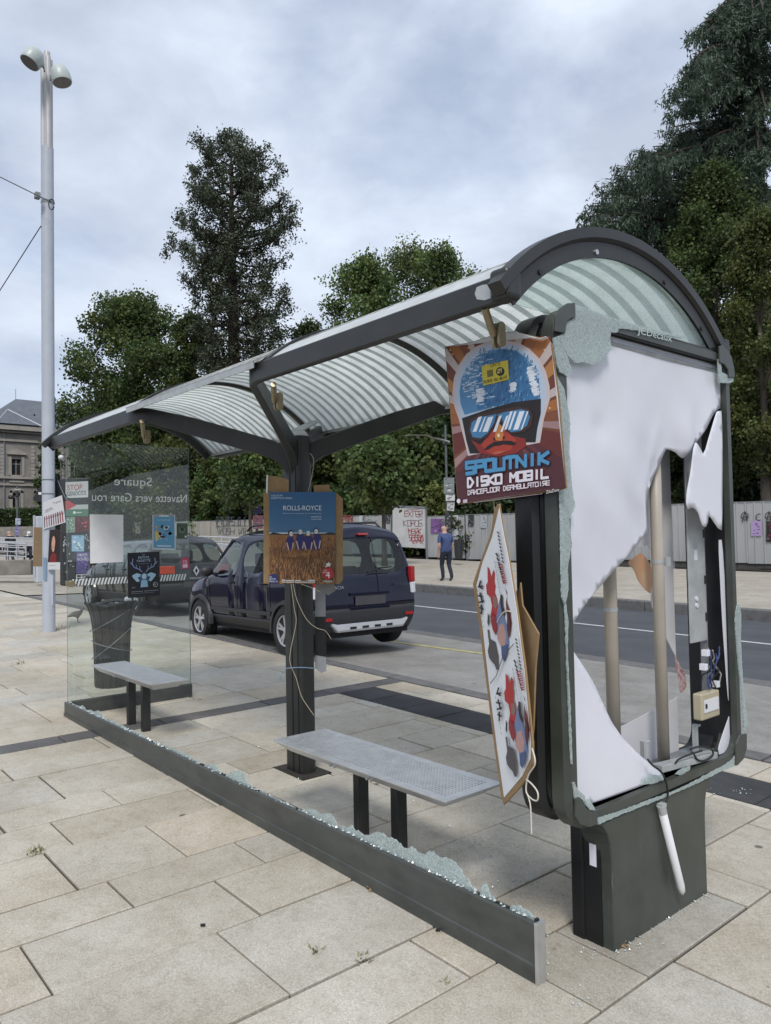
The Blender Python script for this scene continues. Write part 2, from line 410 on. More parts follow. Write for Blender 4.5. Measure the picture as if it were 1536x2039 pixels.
for a, b in zip(rows[:-1], rows[1:]):
    band = abs(a + 6.13) < 0.01
    kn = None
    for k, v in known.items():
        if abs(k - a) < 0.01: kn = v
    y = -3.2 if a > -9 else -2.5
    cuts = [y]
    if kn:
        while cuts[-1] < kn[0] - 1.1: cuts.append(cuts[-1] + rnd.uniform(0.5, 0.95))
        if kn[0] - cuts[-1] < 0.3: cuts.pop()
        cuts += kn
    while cuts[-1] < 5.38:
        st = rnd.uniform(0.7, 1.1) if band else rnd.choice([0.48, 0.62, 0.75, 0.85, 0.98]) * rnd.uniform(0.9, 1.08)
        cuts.append(cuts[-1] + st)
    cuts = [c for c in cuts if c < 5.15] + [5.385]
    for c0, c1 in zip(cuts[:-1], cuts[1:]):
        segs = [(c0, c1)]
        if -6.2 < a < 7 and a > -6.10 and a < -1.9:      # leave the dark strip free
            out = []
            for s0, s1 in segs:
                if s1 <= 4.53 or s0 >= 4.99: out.append((s0, s1)); continue
                if s0 < 4.53 - 0.02: out.append((s0, 4.53))
                if s1 > 4.99 + 0.02: out.append((4.99, s1))
            segs = out
        for s0, s1 in segs: slabs.append((b, a, s0, s1, band))
def slab_geo(mb, cols, x0, x1, y0, y1, band, cx=None):
    c = 0.004; j = lambda: rnd.uniform(0.0030, 0.0085)
    x0 += j(); x1 -= j(); y0 += j(); y1 -= j()
    dz = rnd.uniform(-0.0015, 0.002); tl = rnd.uniform(-0.0012, 0.0012)
    def z(x, y, d): return gz(x) + d + dz + tl * (x - x0) / (x1 - x0)
    e = [rnd.uniform(-.002, .002) for _ in range(4)]
    lo = [(x0 + e[0], y0), (x1 + e[1], y0), (x1 + e[2], y1), (x0 + e[3], y1)]; hi = [(x0 + c + e[0], y0 + c), (x1 - c + e[1], y0 + c), (x1 - c + e[2], y1 - c), (x0 + c + e[3], y1 - c)]
    V = [(x, y, z(x, y, -0.04)) for x, y in lo] + [(x, y, z(x, y, -c)) for x, y in lo] + [(x, y, z(x, y, 0)) for x, y in hi]
    F = [(0, 1, 5, 4), (1, 2, 6, 5), (2, 3, 7, 6), (3, 0, 4, 7), (4, 5, 9, 8), (5, 6, 10, 9), (6, 7, 11, 10), (7, 4, 8, 11), (8, 9, 10, 11)]
    mb.mesh(V, F)
    t = rnd.gauss(1.0, 0.052); wv = rnd.gauss(0, 0.018)
    if rnd.random() < 0.08: t *= 0.88
    if x0 > -1.6 and y0 > 1.9 and not band: wv += 0.05 + rnd.uniform(0, .03)
    if -5.6 < x0 < -1.9 and 2.2 < y0 < 3.9: t *= 0.93  # slabs under the shelter: its soft shade and dirt put into the tint
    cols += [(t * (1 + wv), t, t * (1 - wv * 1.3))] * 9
def seen_size(s):
    cx, cy = (s[0] + s[1]) / 2, (s[2] + s[3]) / 2
    d = Vector((cx, cy, gz(cx))) - CPOS; zc = d.dot(_fw)
    if zc < 0.6: return 0
    X = d.dot(_rt) / zc * FPX; Y = d.dot(_up) / zc * FPX
    if abs(X) > 900 or Y < -1250: return 0
    return 1 / zc
slabs = [s for s in slabs if seen_size(s) > 0 or s[0] > -12]
slabs.sort(key=lambda s: -seen_size(s))
for s in slabs[:290]:
    mb = MB(); cols = []
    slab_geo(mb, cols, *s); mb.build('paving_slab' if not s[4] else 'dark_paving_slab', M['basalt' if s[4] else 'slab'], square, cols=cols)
for nm, bd, mt in (('distant_paving_slabs', False, 'slab'), ('distant_dark_paving_slabs', True, 'basalt')):
    mb = MB(); cols = []
    for s in slabs[290:]:
        if s[4] == bd: slab_geo(mb, cols, *s)
    if mb.V: mb.build(nm, M[mt], square, cols=cols, kind='stuff')
# dark studded strip in front of the shelter
mb = MB(); cols = []
x = -6.12
k = 0
while x < -2.02:
    m2 = MB(); c2 = []
    slab_geo(m2, c2, x, min(x + 0.45, -1.975), 4.53, 4.99, False)
    c2 += [(0.9, 0.9, 0.9)] * (len(m2.F) - len(c2))
    m2.build('tactile_paving_slab', M['tactile'], square, cols=c2)
    x += 0.45

# ---- kerb line beside the bay: flush dark stones, each one a piece
kerb = tag(MB().box(-48, 6, 5.41, 5.59, -0.9, -0.89).build('kerb_bed', M['joint'], org=(0, 0, 0)), kind='structure')
x = -20.4
while x < 5:
    ln = 0.98
    mb = MB(); mb.obox((x, 5.41, gz(x) - 0.12), (ln, 0, -SL * ln), (0, 0.175, 0), (0, 0, 0.125))
    mb.build('kerb_stone', M['kerbstone'], kerb, bevel=0.008)
    x += ln + 0.02
# gutter strip of dark setts between bay and road
gut = tag(MB().box(-60, 8, 8.21, 8.49, -1.0, -0.99).build('gutter_bed', M['joint'], org=(0, 0, 0)), kind='structure')
x = -20.4
while x < 5:
    ln = 0.8
    mb = MB(); mb.obox((x, 8.21, gz(x, 8.3) - 0.1), (ln, 0, -SL * ln), (0, 0.28, 0), (0, 0, 0.106))
    mb.build('gutter_slab', M['kerbstone'], gut, bevel=0.008)
    x += ln + 0.012
# far kerb with a real step
fk = tag(MB().box(-70, 10, 14.9, 15.05, -1.2, -1.19).build('far_kerb_bed', M['joint'], org=(0, 0, 0)), kind='structure')
x = -50.0
while x < 8:
    mb = MB(); mb.obox((x, 14.86, gz(x, 14.9) - 0.1), (0.985, 0, -SL * 0.985), (0, 0.26, 0), (0, 0, 0.31))
    mb.build('far_kerb_stone', M['kerbstone'], fk, bevel=0.02)
    x += 1.0
# markings
def strip(name, pts, wd, m_, dz=0.004):
    mb = MB()
    for (x0, y0), (x1, y1) in zip(pts[:-1], pts[1:]):
        d = Vector((x1 - x0, y1 - y0, 0)); n = max(1, int(d.length / 2)); s = Vector((-d.y, d.x, 0)).normalized() * wd / 2
        for i in range(n):
            a = Vector((x0, y0, 0)) + d * (i / n); b = Vector((x0, y0, 0)) + d * ((i + 1) / n)
            q = [a - s, b - s, b + s, a + s]
            mb.face([(p.x, p.y, gz(p.x, p.y) + dz) for p in q])
    return mb.build(name, m_, kind='structure', org=(0, 0, 0))
strip('road_line', [(-20.3, 11.65), (5, 11.55)], 0.11, M['paint'])
strip('bay_marking', [(-8.9, 7.25), (-6.75, 7.52), (-4.92, 5.66)], 0.10, M['ypaint'])
# ================================================================== bus shelter
def roof_mat():
    m_ = bpy.data.materials.new('striped_translucent_roof'); m_.use_nodes = True
    nt = m_.node_tree; N = nt.nodes; L = nt.links; b = N['Principled BSDF']
    b.inputs['Roughness'].default_value = 0.25
    g = N.new('ShaderNodeNewGeometry'); sx = N.new('ShaderNodeSeparateXYZ'); L.new(g.outputs['Position'], sx.inputs[0])
    mu = N.new('ShaderNodeMath'); mu.operation = 'MULTIPLY'; mu.inputs[1].default_value = 2 * pi / 0.098; L.new(sx.outputs[0], mu.inputs[0])
    sn = N.new('ShaderNodeMath'); sn.operation = 'SINE'; L.new(mu.outputs[0], sn.inputs[0])
    mr = N.new('ShaderNodeMapRange'); mr.inputs['From Min'].default_value = 0.12; mr.inputs['From Max'].default_value = 0.4
    L.new(sn.outputs[0], mr.inputs['Value'])                       # 0 = white stripe, 1 = clear stripe
    n = N.new('ShaderNodeTexNoise'); n.inputs['Scale'].default_value = 9; n.inputs['Detail'].default_value = 6; L.new(g.outputs['Position'], n.inputs['Vector'])
    n3 = N.new('ShaderNodeTexNoise'); n3.inputs['Scale'].default_value = 120; n3.inputs['Detail'].default_value = 2; L.new(g.outputs['Position'], n3.inputs['Vector'])
    def ramp(f, p0, p1, a, c):
        r = N.new('ShaderNodeValToRGB'); r.color_ramp.elements[0].position = p0; r.color_ramp.elements[0].color = (*a, 1)
        r.color_ramp.elements[1].position = p1; r.color_ramp.elements[1].color = (*c, 1); L.new(f, r.inputs['Fac']); return r.outputs['Color']
    wcol = ramp(n.outputs['Fac'], 0.3, 0.7, (0.86, 0.88, 0.85), (0.98, 0.985, 0.98))
    dcol = ramp(n.outputs['Fac'], 0.3, 0.7, (0.47, 0.49, 0.475), (0.57, 0.59, 0.58))
    mx = N.new('ShaderNodeMixRGB'); L.new(mr.outputs[0], mx.inputs['Fac']); L.new(wcol, mx.inputs['Color1']); L.new(dcol, mx.inputs['Color2'])
    sp = N.new('ShaderNodeMixRGB'); sp.blend_type = 'MULTIPLY'; sp.inputs['Fac'].default_value = 0.35
    L.new(mx.outputs[0], sp.inputs['Color1']); L.new(ramp(n3.outputs['Fac'], 0.38, 0.5, (0.55, 0.58, 0.52), (1, 1, 1)), sp.inputs['Color2'])
    L.new(sp.outputs[0], b.inputs['Base Color'])
    tr = N.new('ShaderNodeBsdfTranslucent'); L.new(sp.outputs[0], tr.inputs['Color'])
    ms = N.new('ShaderNodeMixShader'); ms.inputs[0].default_value = 0.74; L.new(b.outputs[0], ms.inputs[1]); L.new(tr.outputs[0], ms.inputs[2])
    tp = N.new('ShaderNodeBsdfTransparent'); tp.inputs[0].default_value = (0.8, 0.88, 0.84, 1)
    fa = N.new('ShaderNodeMath'); fa.operation = 'MULTIPLY'; fa.inputs[1].default_value = 0.16; L.new(mr.outputs[0], fa.inputs[0])
    m2 = N.new('ShaderNodeMixShader'); L.new(fa.outputs[0], m2.inputs[0]); L.new(ms.outputs[0], m2.inputs[1]); L.new(tp.outputs[0], m2.inputs[2])
    L.new(m2.outputs[0], N['Material Output'].inputs[0])
    return m_
M['roof'] = roof_mat()
def shard_mat():
    m_ = bpy.data.materials.new('shattered_safety_glass'); m_.use_nodes = True
    nt = m_.node_tree; N = nt.nodes; L = nt.links; b = N['Principled BSDF']
    b.inputs['Roughness'].default_value = 0.18
    g = N.new('ShaderNodeNewGeometry')
    v = N.new('ShaderNodeTexVoronoi'); v.feature = 'DISTANCE_TO_EDGE'; v.inputs['Scale'].default_value = 170; L.new(g.outputs['Position'], v.inputs['Vector'])
    v2 = N.new('ShaderNodeTexVoronoi'); v2.inputs['Scale'].default_value = 170; L.new(g.outputs['Position'], v2.inputs['Vector'])
    r = N.new('ShaderNodeValToRGB'); r.color_ramp.elements[0].position = 0.04; r.color_ramp.elements[0].color = (0.74, 0.79, 0.785, 1)
    r.color_ramp.elements[1].position = 0.22; r.color_ramp.elements[1].color = (0.43, 0.51, 0.50, 1); L.new(v.outputs['Distance'], r.inputs['Fac'])
    n = N.new('ShaderNodeTexNoise'); n.inputs['Scale'].default_value = 7; L.new(g.outputs['Position'], n.inputs['Vector'])
    hs = N.new('ShaderNodeMixRGB'); hs.blend_type = 'MULTIPLY'; hs.inputs['Fac'].default_value = 0.5
    sc = N.new('ShaderNodeSeparateXYZ'); L.new(v2.outputs['Color'], sc.inputs[0])
    rc = N.new('ShaderNodeMapRange'); rc.inputs['To Min'].default_value = 0.55; rc.inputs['To Max'].default_value = 1.5; L.new(sc.outputs[0], rc.inputs['Value'])
    L.new(r.outputs['Color'], hs.inputs['Color1']); L.new(rc.outputs[0], hs.inputs['Color2']); L.new(hs.outputs[0], b.inputs['Base Color'])
    bp = N.new('ShaderNodeBump'); bp.inputs['Strength'].default_value = 0.5; bp.inputs['Distance'].default_value = 0.004
    L.new(sc.outputs[0], bp.inputs['Height']); L.new(bp.outputs[0], b.inputs['Normal'])
    tr = N.new('ShaderNodeBsdfTranslucent'); L.new(hs.outputs[0], tr.inputs['Color'])
    m1 = N.new('ShaderNodeMixShader'); m1.inputs[0].default_value = 0.35; L.new(b.outputs[0], m1.inputs[1]); L.new(tr.outputs[0], m1.inputs[2])
    tp = N.new('ShaderNodeBsdfTransparent'); tp.inputs[0].default_value = (0.75, 0.88, 0.86, 1)
    m2 = N.new('ShaderNodeMixShader'); m2.inputs[0].default_value = 0.26; L.new(m1.outputs[0], m2.inputs[1]); L.new(tp.outputs[0], m2.inputs[2])
    L.new(m2.outputs[0], N['Material Output'].inputs[0])
    return m_
M['shard'] = shard_mat()
M['crumb'] = mat('white_glass_crumbs', (0.46, 0.52, 0.52), 0.2, 0, 0.2, 200)

sh = thing('bus_shelter', (-4.36, 2.9, gz(-4.36)), 'dark steel bus shelter with striped barrel roof and shattered back glass', 'bus shelter')
X0, X1 = -6.98, -1.745            # far and near roof ends
YB, YS = 2.08, 3.66              # back (camera) side and street side beams
YC, ZC, RA = 2.816, 1.704, 1.10   # arc of the barrel roof
def arc(x, a, r=RA): return Vector((x, YC + r * sin(a), ZC + r * cos(a)))
AL = 0.800
# --- low rail that held the back glass
def rail(p0, p1, side, h=0.213, th=0.045, name='low_rail'):
    mb = MB(); p0 = Vector(p0); p1 = Vector(p1); d = p1 - p0; s = Vector(side).normalized() * th
    zb = lambda p: gz(p.x) - 0.03
    pr = [(0, 0.0), (0, 0.060), (0.006, 0.066), (0.006, 0.205), (0.012, 0.213), (0.016, 0.213), (0.016, 0.196), (0.030, 0.196), (0.030, 0.213), (0.038, 0.213), (0.045, 0.205), (0.045, 0.0)]
    rings = []
    for p in (p0, p1):
        r = []
        for a, z in pr:
            zz = z if z > 0.1 else (zb(p) + z if z == 0 else max(z, gz(p.x) + 0.03))
            r.append(Vector((p.x, p.y, 0)) + Vector(side).normalized() * a + Vector((0, 0, zz)))
        rings.append(r)
    mb.loft(rings); return mb.build(name, M['rail'], sh)
rail((-1.79, 2.172, 0), (-7.0, 2.172, 0), (0, 1, 0))
rail((-7.0, 2.222, 0), (-7.0, 3.37, 0), (1, 0, 0), name='end_rail')
mb = MB(); mb.box(-1.789, -1.776, 2.170, 2.219, gz(-1.78) - 0.02, 0.216); mb.build('rail_end_cap', M['alu'], sh, bevel=0.002)
mb = MB(); mb.box(-1.80, -1.79, 2.187, 2.203, 0.205, 0.222); mb.build('rail_gasket', M['black'], sh)
# --- jagged remains of the glass standing in the rail (traced outline, real thickness)
def z4(a): return 90 + a[0] / 2.518, 1200 + a[1] / 2.518
def z5(a): return 500 + a[0] / 2.194, 1350 + a[1] / 2.194
runs = [[z4(q) for q in [(160, 520), (185, 515), (200, 535), (225, 538), (240, 550), (262, 540), (285, 560), (292, 580), (320, 598), (335, 585), (352, 600), (375, 612), (392, 620), (420, 640), (448, 650), (470, 648), (490, 668), (512, 690)]],
        [z4(q) for q in [(600, 715), (640, 735), (690, 755), (740, 785), (770, 800)]],
        [z4(q) for q in [(795, 822), (815, 812), (845, 808), (868, 830), (880, 855)]],
        [z4(q) for q in [(905, 868), (930, 848), (960, 845), (992, 846), (1003, 880), (1015, 912), (1030, 915), (1045, 938)]],
        [z4(q) for q in [(1075, 945), (1100, 945), (1110, 965), (1170, 988), (1210, 1003), (1250, 1028)]],
        [z5(q) for q in [(205, 572), (240, 582), (268, 573), (290, 590), (330, 592), (355, 605), (375, 642), (410, 655), (438, 643), (455, 668), (470, 672), (500, 686), (540, 674), (575, 678), (600, 700), (630, 706), (650, 722), (668, 745), (680, 745), (700, 736), (720, 756), (745, 770), (762, 775), (775, 756), (795, 760), (815, 780), (860, 792), (890, 806), (915, 835), (930, 870), (950, 885), (968, 915), (985, 945)]],
        [z5(q) for q in [(1000, 945), (1010, 905), (1022, 900), (1032, 915), (1040, 945), (1062, 968)]],
        [z5(q) for q in [(1130, 1005), (1150, 998), (1168, 994), (1185, 1012), (1205, 1016), (1225, 1035), (1240, 1058)]]]
rr = random.Random(4)
for run in runs:
    top = [on_y(q[0], q[1], 2.195) for q in run]; pts = []
    for a, b in zip(top[:-1], top[1:]):
        pts.append(a)
        for t in (0.33, 0.66): pts.append(a.lerp(b, t) + Vector((0, 0, rr.uniform(-0.006, 0.006))))
    pts.append(top[-1])
    for p in pts: p.z = max(p.z, 0.205)
    poly = [Vector((pts[0].x, 2.195, 0.198))] + pts + [Vector((pts[-1].x, 2.195, 0.198))]
    mb = MB(); mb.prism(poly, (0, 0.007, 0)); mb.build('glass_shard', M['shard'], sh)
def crumbs(name, spots, seed, parent, size=(0.003, 0.008)):
    r_ = random.Random(seed); mb = MB()
    for c in spots:
        s = r_.uniform(*size); c = Vector(c)
        vs = []
        for k in range(6):
            v = [Vector((1, 0, 0)), Vector((0, 1, 0)), Vector((-1, 0, 0)), Vector((0, -1, 0)), Vector((0, 0, 1)), Vector((0, 0, -.6))][k]
            vs.append(c + Vector((v.x * s * r_.uniform(.6, 1.3), v.y * s * r_.uniform(.6, 1.3), v.z * s * r_.uniform(.5, 1.1) + s * .5)))
        mb.mesh(vs, [(0, 1, 4), (1, 2, 4), (2, 3, 4), (3, 0, 4), (1, 0, 5), (2, 1, 5), (3, 2, 5), (0, 3, 5)])
    return mb.build(name, M['crumb'], parent, kind='stuff', org=(0, 0, 0) if parent is None else None)
sp = []
for i in range(420):
    x = rr.uniform(-6.9, -1.9)
    if rr.random() < 0.5: x = rr.choice([-6.6, -6.1, -2.1, -2.6, -3.0, -5.3]) + rr.gauss(0, 0.25)
    if -6.95 < x < -1.82: sp.append((x, 2.172 + rr.uniform(0.014, 0.034), 0.205 + rr.uniform(0, 0.010)))
crumbs('rail_glass_crumbs', sp, 5, sh, (0.004, 0.010))

# --- column with four arms
mb = MB()
def rrect(cx, cy, hx, hy, r, z, n=4):
    pts = []
    for q, (sx_, sy_) in enumerate(((1, 1), (-1, 1), (-1, -1), (1, -1))):
        for k in range(n + 1):
            a = q * pi / 2 + k * pi / 2 / n
            pts.append((cx + sx_ * (hx - r) + r * cos(a), cy + sy_ * (hy - r) + r * sin(a), z))
    return pts
CX, CY = -4.36, 2.90
zb = gz(CX)
mb.loft([rrect(CX, CY, 0.105, 0.062, 0.035, z) for z in (zb - 0.05, 2.30)])
mb.build('column', M['frame'], sh, angle=30)
mb = MB(); mb.box(CX - 0.006, CX + 0.006, CY - 0.0655, CY - 0.06, zb, 2.1); mb.box(CX + 0.064, CX + 0.074, CY - 0.0655, CY - 0.061, zb, 2.12); mb.build('column_groove_strip', M['black'], sh)
mb = MB(); mb.lathe((CX, CY, 2.29), [(0.075, 0), (0.075, 0.02), (0.055, 0.045), (0.0, 0.052)], 20, True, False, sx=1.3); mb.build('column_cap', M['alu_dull'], sh, smooth=True)
mb = MB(); mb.box(CX - 0.19, CX + 0.19, CY - 0.115, CY + 0.115, zb - 0.012, zb + 0.0035); mb.build('column_pit', M['soil'], sh)
BZ0, BZ1 = 2.435, 2.535           # beam depth
corners = {('b', 1): (-3.57, YB), ('b', -1): (-5.12, YB), ('s', 1): (-3.60, YS), ('s', -1): (-5.12, YS)}
for (sd_, sg), (cx_, cy_) in corners.items():
    # arm: flat bar rising from the column head, then bending into the beam along x
    xe = X1 + 0.02 if sg > 0 else X0 + 0.03
    d = Vector((cx_ - CX, cy_ - CY, 0)); dn = d.normalized(); nrm = Vector((-dn.y, dn.x, 0))
    path = []
    for t, z in ((0.0, 2.06), (0.07, 2.165), (0.15, 2.222), (0.40, 2.31), (0.65, 2.395), (0.90, 2.472)):
        path.append(Vector((CX, CY, z)) + d * t)
    ctl = Vector((cx_, cy_, 2.485))
    for t in (0.2, 0.4, 0.6, 0.8):                  # rounded elbow
        a = path[5] if t < 0 else Vector((CX, CY, 2.475)) + d * 0.90
        b = Vector((cx_ + sg * 0.10, cy_, 2.485)); path.append(a * (1 - t) ** 2 + ctl * 2 * t * (1 - t) + b * t ** 2)
    path.append(Vector((cx_ + sg * 0.10, cy_, 2.485))); path.append(Vector((xe, cy_, 2.485)))
    rings = []
    for i, p in enumerate(path):
        t = (path[min(i + 1, len(path) - 1)] - path[max(i - 1, 0)]); th = Vector((t.x, t.y, 0)).normalized(); s_ = Vector((-th.y, th.x, 0))
        tt = t.normalized(); up = s_.cross(tt) * (-1)
        if up.z < 0: up = -up
        hw = 0.022 if i > 2 else 0.030; hh = 0.050 if i > 4 else 0.060
        c = 0.006
        rings.append([p + s_ * a + up * b for a, b in ((-hw + c, -hh), (hw - c, -hh), (hw, -hh + c), (hw, hh - c), (hw - c, hh), (-hw + c, hh), (-hw, hh - c), (-hw, -hh + c))])
    mb = MB(); mb.loft(rings); mb.build('roof_beam', M['frame'], sh, angle=35)
# light top flange seen on the street-side arm
mb = MB(); a = Vector((CX, CY, 2.34)); b = Vector((-5.12 + 0.18, YS - 0.19, 2.53)); s_ = Vector((0.045, 0.045, 0))
mb.obox(a - s_ * 0.6, (s_ * 1.2), b - a, (0, 0, 0.012)); mb.build('arm_cover', M['alu_dull'], sh)

# --- roof panes between the hoops
hoops = [X0, -5.20, -3.42, X1]
for k in range(3):
    xa, xb = hoops[k] + 0.02, hoops[k + 1] - 0.02; nA = 28; nX = 2; mb = MB(); V = []; F = []
    for i in range(nA + 1):
        a = -0.705 + (AL + 0.705) * i / nA
        for x in (xa, xb): V.append(arc(x, a))
    for i in range(nA): F.append((2 * i, 2 * i + 1, 2 * i + 3, 2 * i + 2))
    mb.mesh(V, F); o = mb.build('roof_pane', M['roof'], sh, smooth=True)
    md = o.modifiers.new('solid', 'SOLIDIFY'); md.thickness = 0.004; md.offset = 1
for k, x in enumerate(hoops):
    end = k in (0, 3)
    n = 36
    a0_ = -AL - 0.02 if end else -0.72
    pts = [arc(x, a0_ + (AL + 0.02 - a0_) * i / n, RA + 0.006) for i in range(n + 1)]
    pr = [(-0.028, -0.012), (0.028, -0.012), (0.028, 0.012), (0.014, 0.024), (-0.014, 0.024), (-0.028, 0.012)]
    if end: pr = [(-0.03, -0.03), (0.03, -0.03), (0.03, 0.014), (0.016, 0.022), (-0.016, 0.022), (-0.03, 0.010)]
    mb = MB(); mb.sweep(pts, pr, (-1, 0, 0)); mb.build('roof_hoop', M['frame'], sh, angle=40)
# wide flat inner band of the near end hoop, and its lunette glass
def lunette(x, name, m_, r0, th=0.006, a0=AL):
    n = 30; pts = [arc(x, -a0 + 2 * a0 * i / n, r0) for i in range(n + 1)]
    mb = MB(); mb.prism(pts, (th, 0, 0)); return mb.build(name, m_, sh)
n = 36
for x in (X1, X0):
    mb = MB(); inn = [arc(x, -AL + 2 * AL * i / n, RA - 0.078) for i in range(n + 1)]; outr = [arc(x, -AL + 2 * AL * i / n, RA - 0.002) for i in range(n + 1)]
    rings = [[p, q, q + Vector((0.012, 0, 0)), p + Vector((0.012, 0, 0))] for p, q in zip(inn, outr)]
    mb.loft(rings); mb.build('hoop_flange', M['frame'], sh)
M['lunette'] = glass_mat('lunette_glass', (0.86, 0.92, 0.89), 1.0, 1.55, 0.16)
pl = [arc(X1 - 0.012, -AL + 2 * AL * i / n, RA - 0.06) for i in range(n + 1)]
mb = MB(); mb.prism(pl, (0.006, 0, 0)); mb.build('lunette_pane', M['lunette'], sh)
for a in (-0.60, -0.22, 0.28, 0.62):
    p = arc(X1 + 0.012, a, RA - 0.058); mb = MB(); mb.tube([p, p + Vector((0.006, 0, 0))], 0.011, 8); mb.build('hoop_screw', M['alu'] if a == -0.22 else M['black'], sh)
# gutter flashing on the back edge between the two beam sections, white roof edge strips
M['gutter'] = mat('weathered_gutter_metal', (0.33, 0.34, 0.335), 0.5, 0.2, 0.2, 6, dust=0.3)
mb = MB(); prof = [(2.030, 2.536), (2.034, 2.543), (2.128, 2.584), (2.128, 2.577), (2.038, 2.536)]
mb.loft([[(x, y, z) for y, z in prof] for x in (-5.19, -3.43)]); mb.build('gutter_flashing', M['gutter'], sh)
mb = MB(); mb.box(-5.17, -3.45, 2.031, 2.037, 2.500, 2.535); mb.build('gutter_lip', M['alu_dull'], sh)
M['edgewhite'] = mat('pale_roof_edge_strip', (0.62, 0.64, 0.63), 0.4, 0, 0.1, 5, trans=0.2, dust=0.25)
for xa, xb in ((-3.40, X1 - 0.03), (X0 + 0.03, -5.22)):
    mb = MB(); q = [arc(0, -0.715 + 0.15 * i / 4, RA + 0.0065) for i in range(5)]
    mb.loft([[Vector((x, p.y, p.z)) for p in q] + [Vector((x, p.y, p.z - 0.003)) for p in q[::-1]] for x in (xa, xb)]); mb.build('roof_edge_strip', M['edgewhite'], sh)
# street side edge trim
mb = MB(); p = arc(0, AL, RA); mb.obox((X0, p.y - 0.004, p.z - 0.014), (X1 - X0, 0, 0), (0, 0.012, 0), (0, 0, 0.022)); mb.build('edge_trim', M['alu_dull'], sh)
# scraped paint mark at the beam end
mb = MB(); q = [(950, 572), (962, 567), (975, 566), (984, 571), (985, 585), (980, 593), (965, 598), (950, 596), (946, 585)]
mb.prism([on_y(x, y, YB - 0.0225) for x, y in q], (0, -0.001, 0)); mb.build('scraped_sticker_residue', M['alu_dull'], sh)
mb = MB(); mb.box(X1 - 0.06, X1 + 0.028, YB - 0.055, YB + 0.03, 2.432, 2.545); mb.build('beam_end_block', M['frame'], sh, bevel=0.018, seg=3)
# brass glass clamps under the back beam
for px, py, px2, py2 in ((965, 612, 990, 668), (545, 765, 553, 800), (283, 838, 292, 870)):
    a = on_y(px, py, YB); b = on_y(px2, py2, YB + 0.11)
    c = MB(); c.tube([a, Vector((b.x, b.y - 0.02, b.z))], 0.015, 10); o = c.build('glass_clamp', M['brass'], sh, angle=40)
    for dx in (-0.012, 0.016):
        d = MB(); q = [b + Vector((dx, cos(i * pi / 8) * 0.020, (0.028 if sin(i * pi / 8) > 0 else -0.028) + sin(i * pi / 8) * 0.020)) for i in range(16)]
        d.prism(q, (0.012, 0, 0)); d.build('clamp_plate', M['brass'], o, bevel=0.003)
# --- standing glass pane at the far end
GX = -6.985
mb = MB(); mb.box(GX, GX + 0.008, 2.20, 3.365, 0.20, 2.52); gp = mb.build('end_glass_pane', M['glass'], sh)
M['gedge'] = mat('green_glass_edge', (0.16, 0.25, 0.22), 0.2, 0, 0.1)
for y in (2.199, 3.365): mb = MB(); mb.box(GX, GX + 0.008, y, y + 0.0015, 0.20, 2.52); mb.build('pane_edge', M['gedge'], gp)
mb = MB(); mb.tube([(GX - 0.02, 2.235, 1.245), (GX + 0.03, 2.235, 1.245)], 0.03, 12); mb.box(GX - 0.015, GX + 0.025, 2.19, 2.25, 1.23, 1.27); mb.build('pane_clamp', M['brass'], sh, bevel=0.004)
# ================================================================== printed matter: flat coloured shapes laid on a sheet
M['print'] = mat('printed_ink', (1, 1, 1), 0.55, 0, 0.04, 12, attr='Col')
def lin(c):
    """sRGB 0-255 triple to linear"""
    g = (c[0] + c[1] + c[2]) / 3; c = [(v * .86 + g * .14) * .94 for v in c]
    return tuple(((v / 255) / 12.92 if v / 255 <= 0.04045 else ((v / 255 + 0.055) / 1.055) ** 2.4) for v in c)
_txt_cache = {}
def text_geo(s):
    if s in _txt_cache: return _txt_cache[s]
    cu = bpy.data.curves.new('tmp', 'FONT'); cu.body = s; cu.size = 1.0; cu.resolution_u = 3; cu.fill_mode = 'FRONT'
    ob = bpy.data.objects.new('tmp', cu); COL.objects.link(ob)
    dg = bpy.context.evaluated_depsgraph_get(); dg.update()
    me = ob.evaluated_get(dg).to_mesh()
    V = [(v.co.x, v.co.y) for v in me.vertices]; F = [tuple(p.vertices) for p in me.polygons]
    ob.evaluated_get(dg).to_mesh_clear(); bpy.data.objects.remove(ob); bpy.data.curves.remove(cu)
    if V:
        x0 = min(v[0] for v in V); x1 = max(v[0] for v in V); y0 = min(v[1] for v in V); y1 = max(v[1] for v in V)
    else: x0 = x1 = y0 = y1 = 0
    _txt_cache[s] = (V, F, x0, x1, y0, y1); return _txt_cache[s]
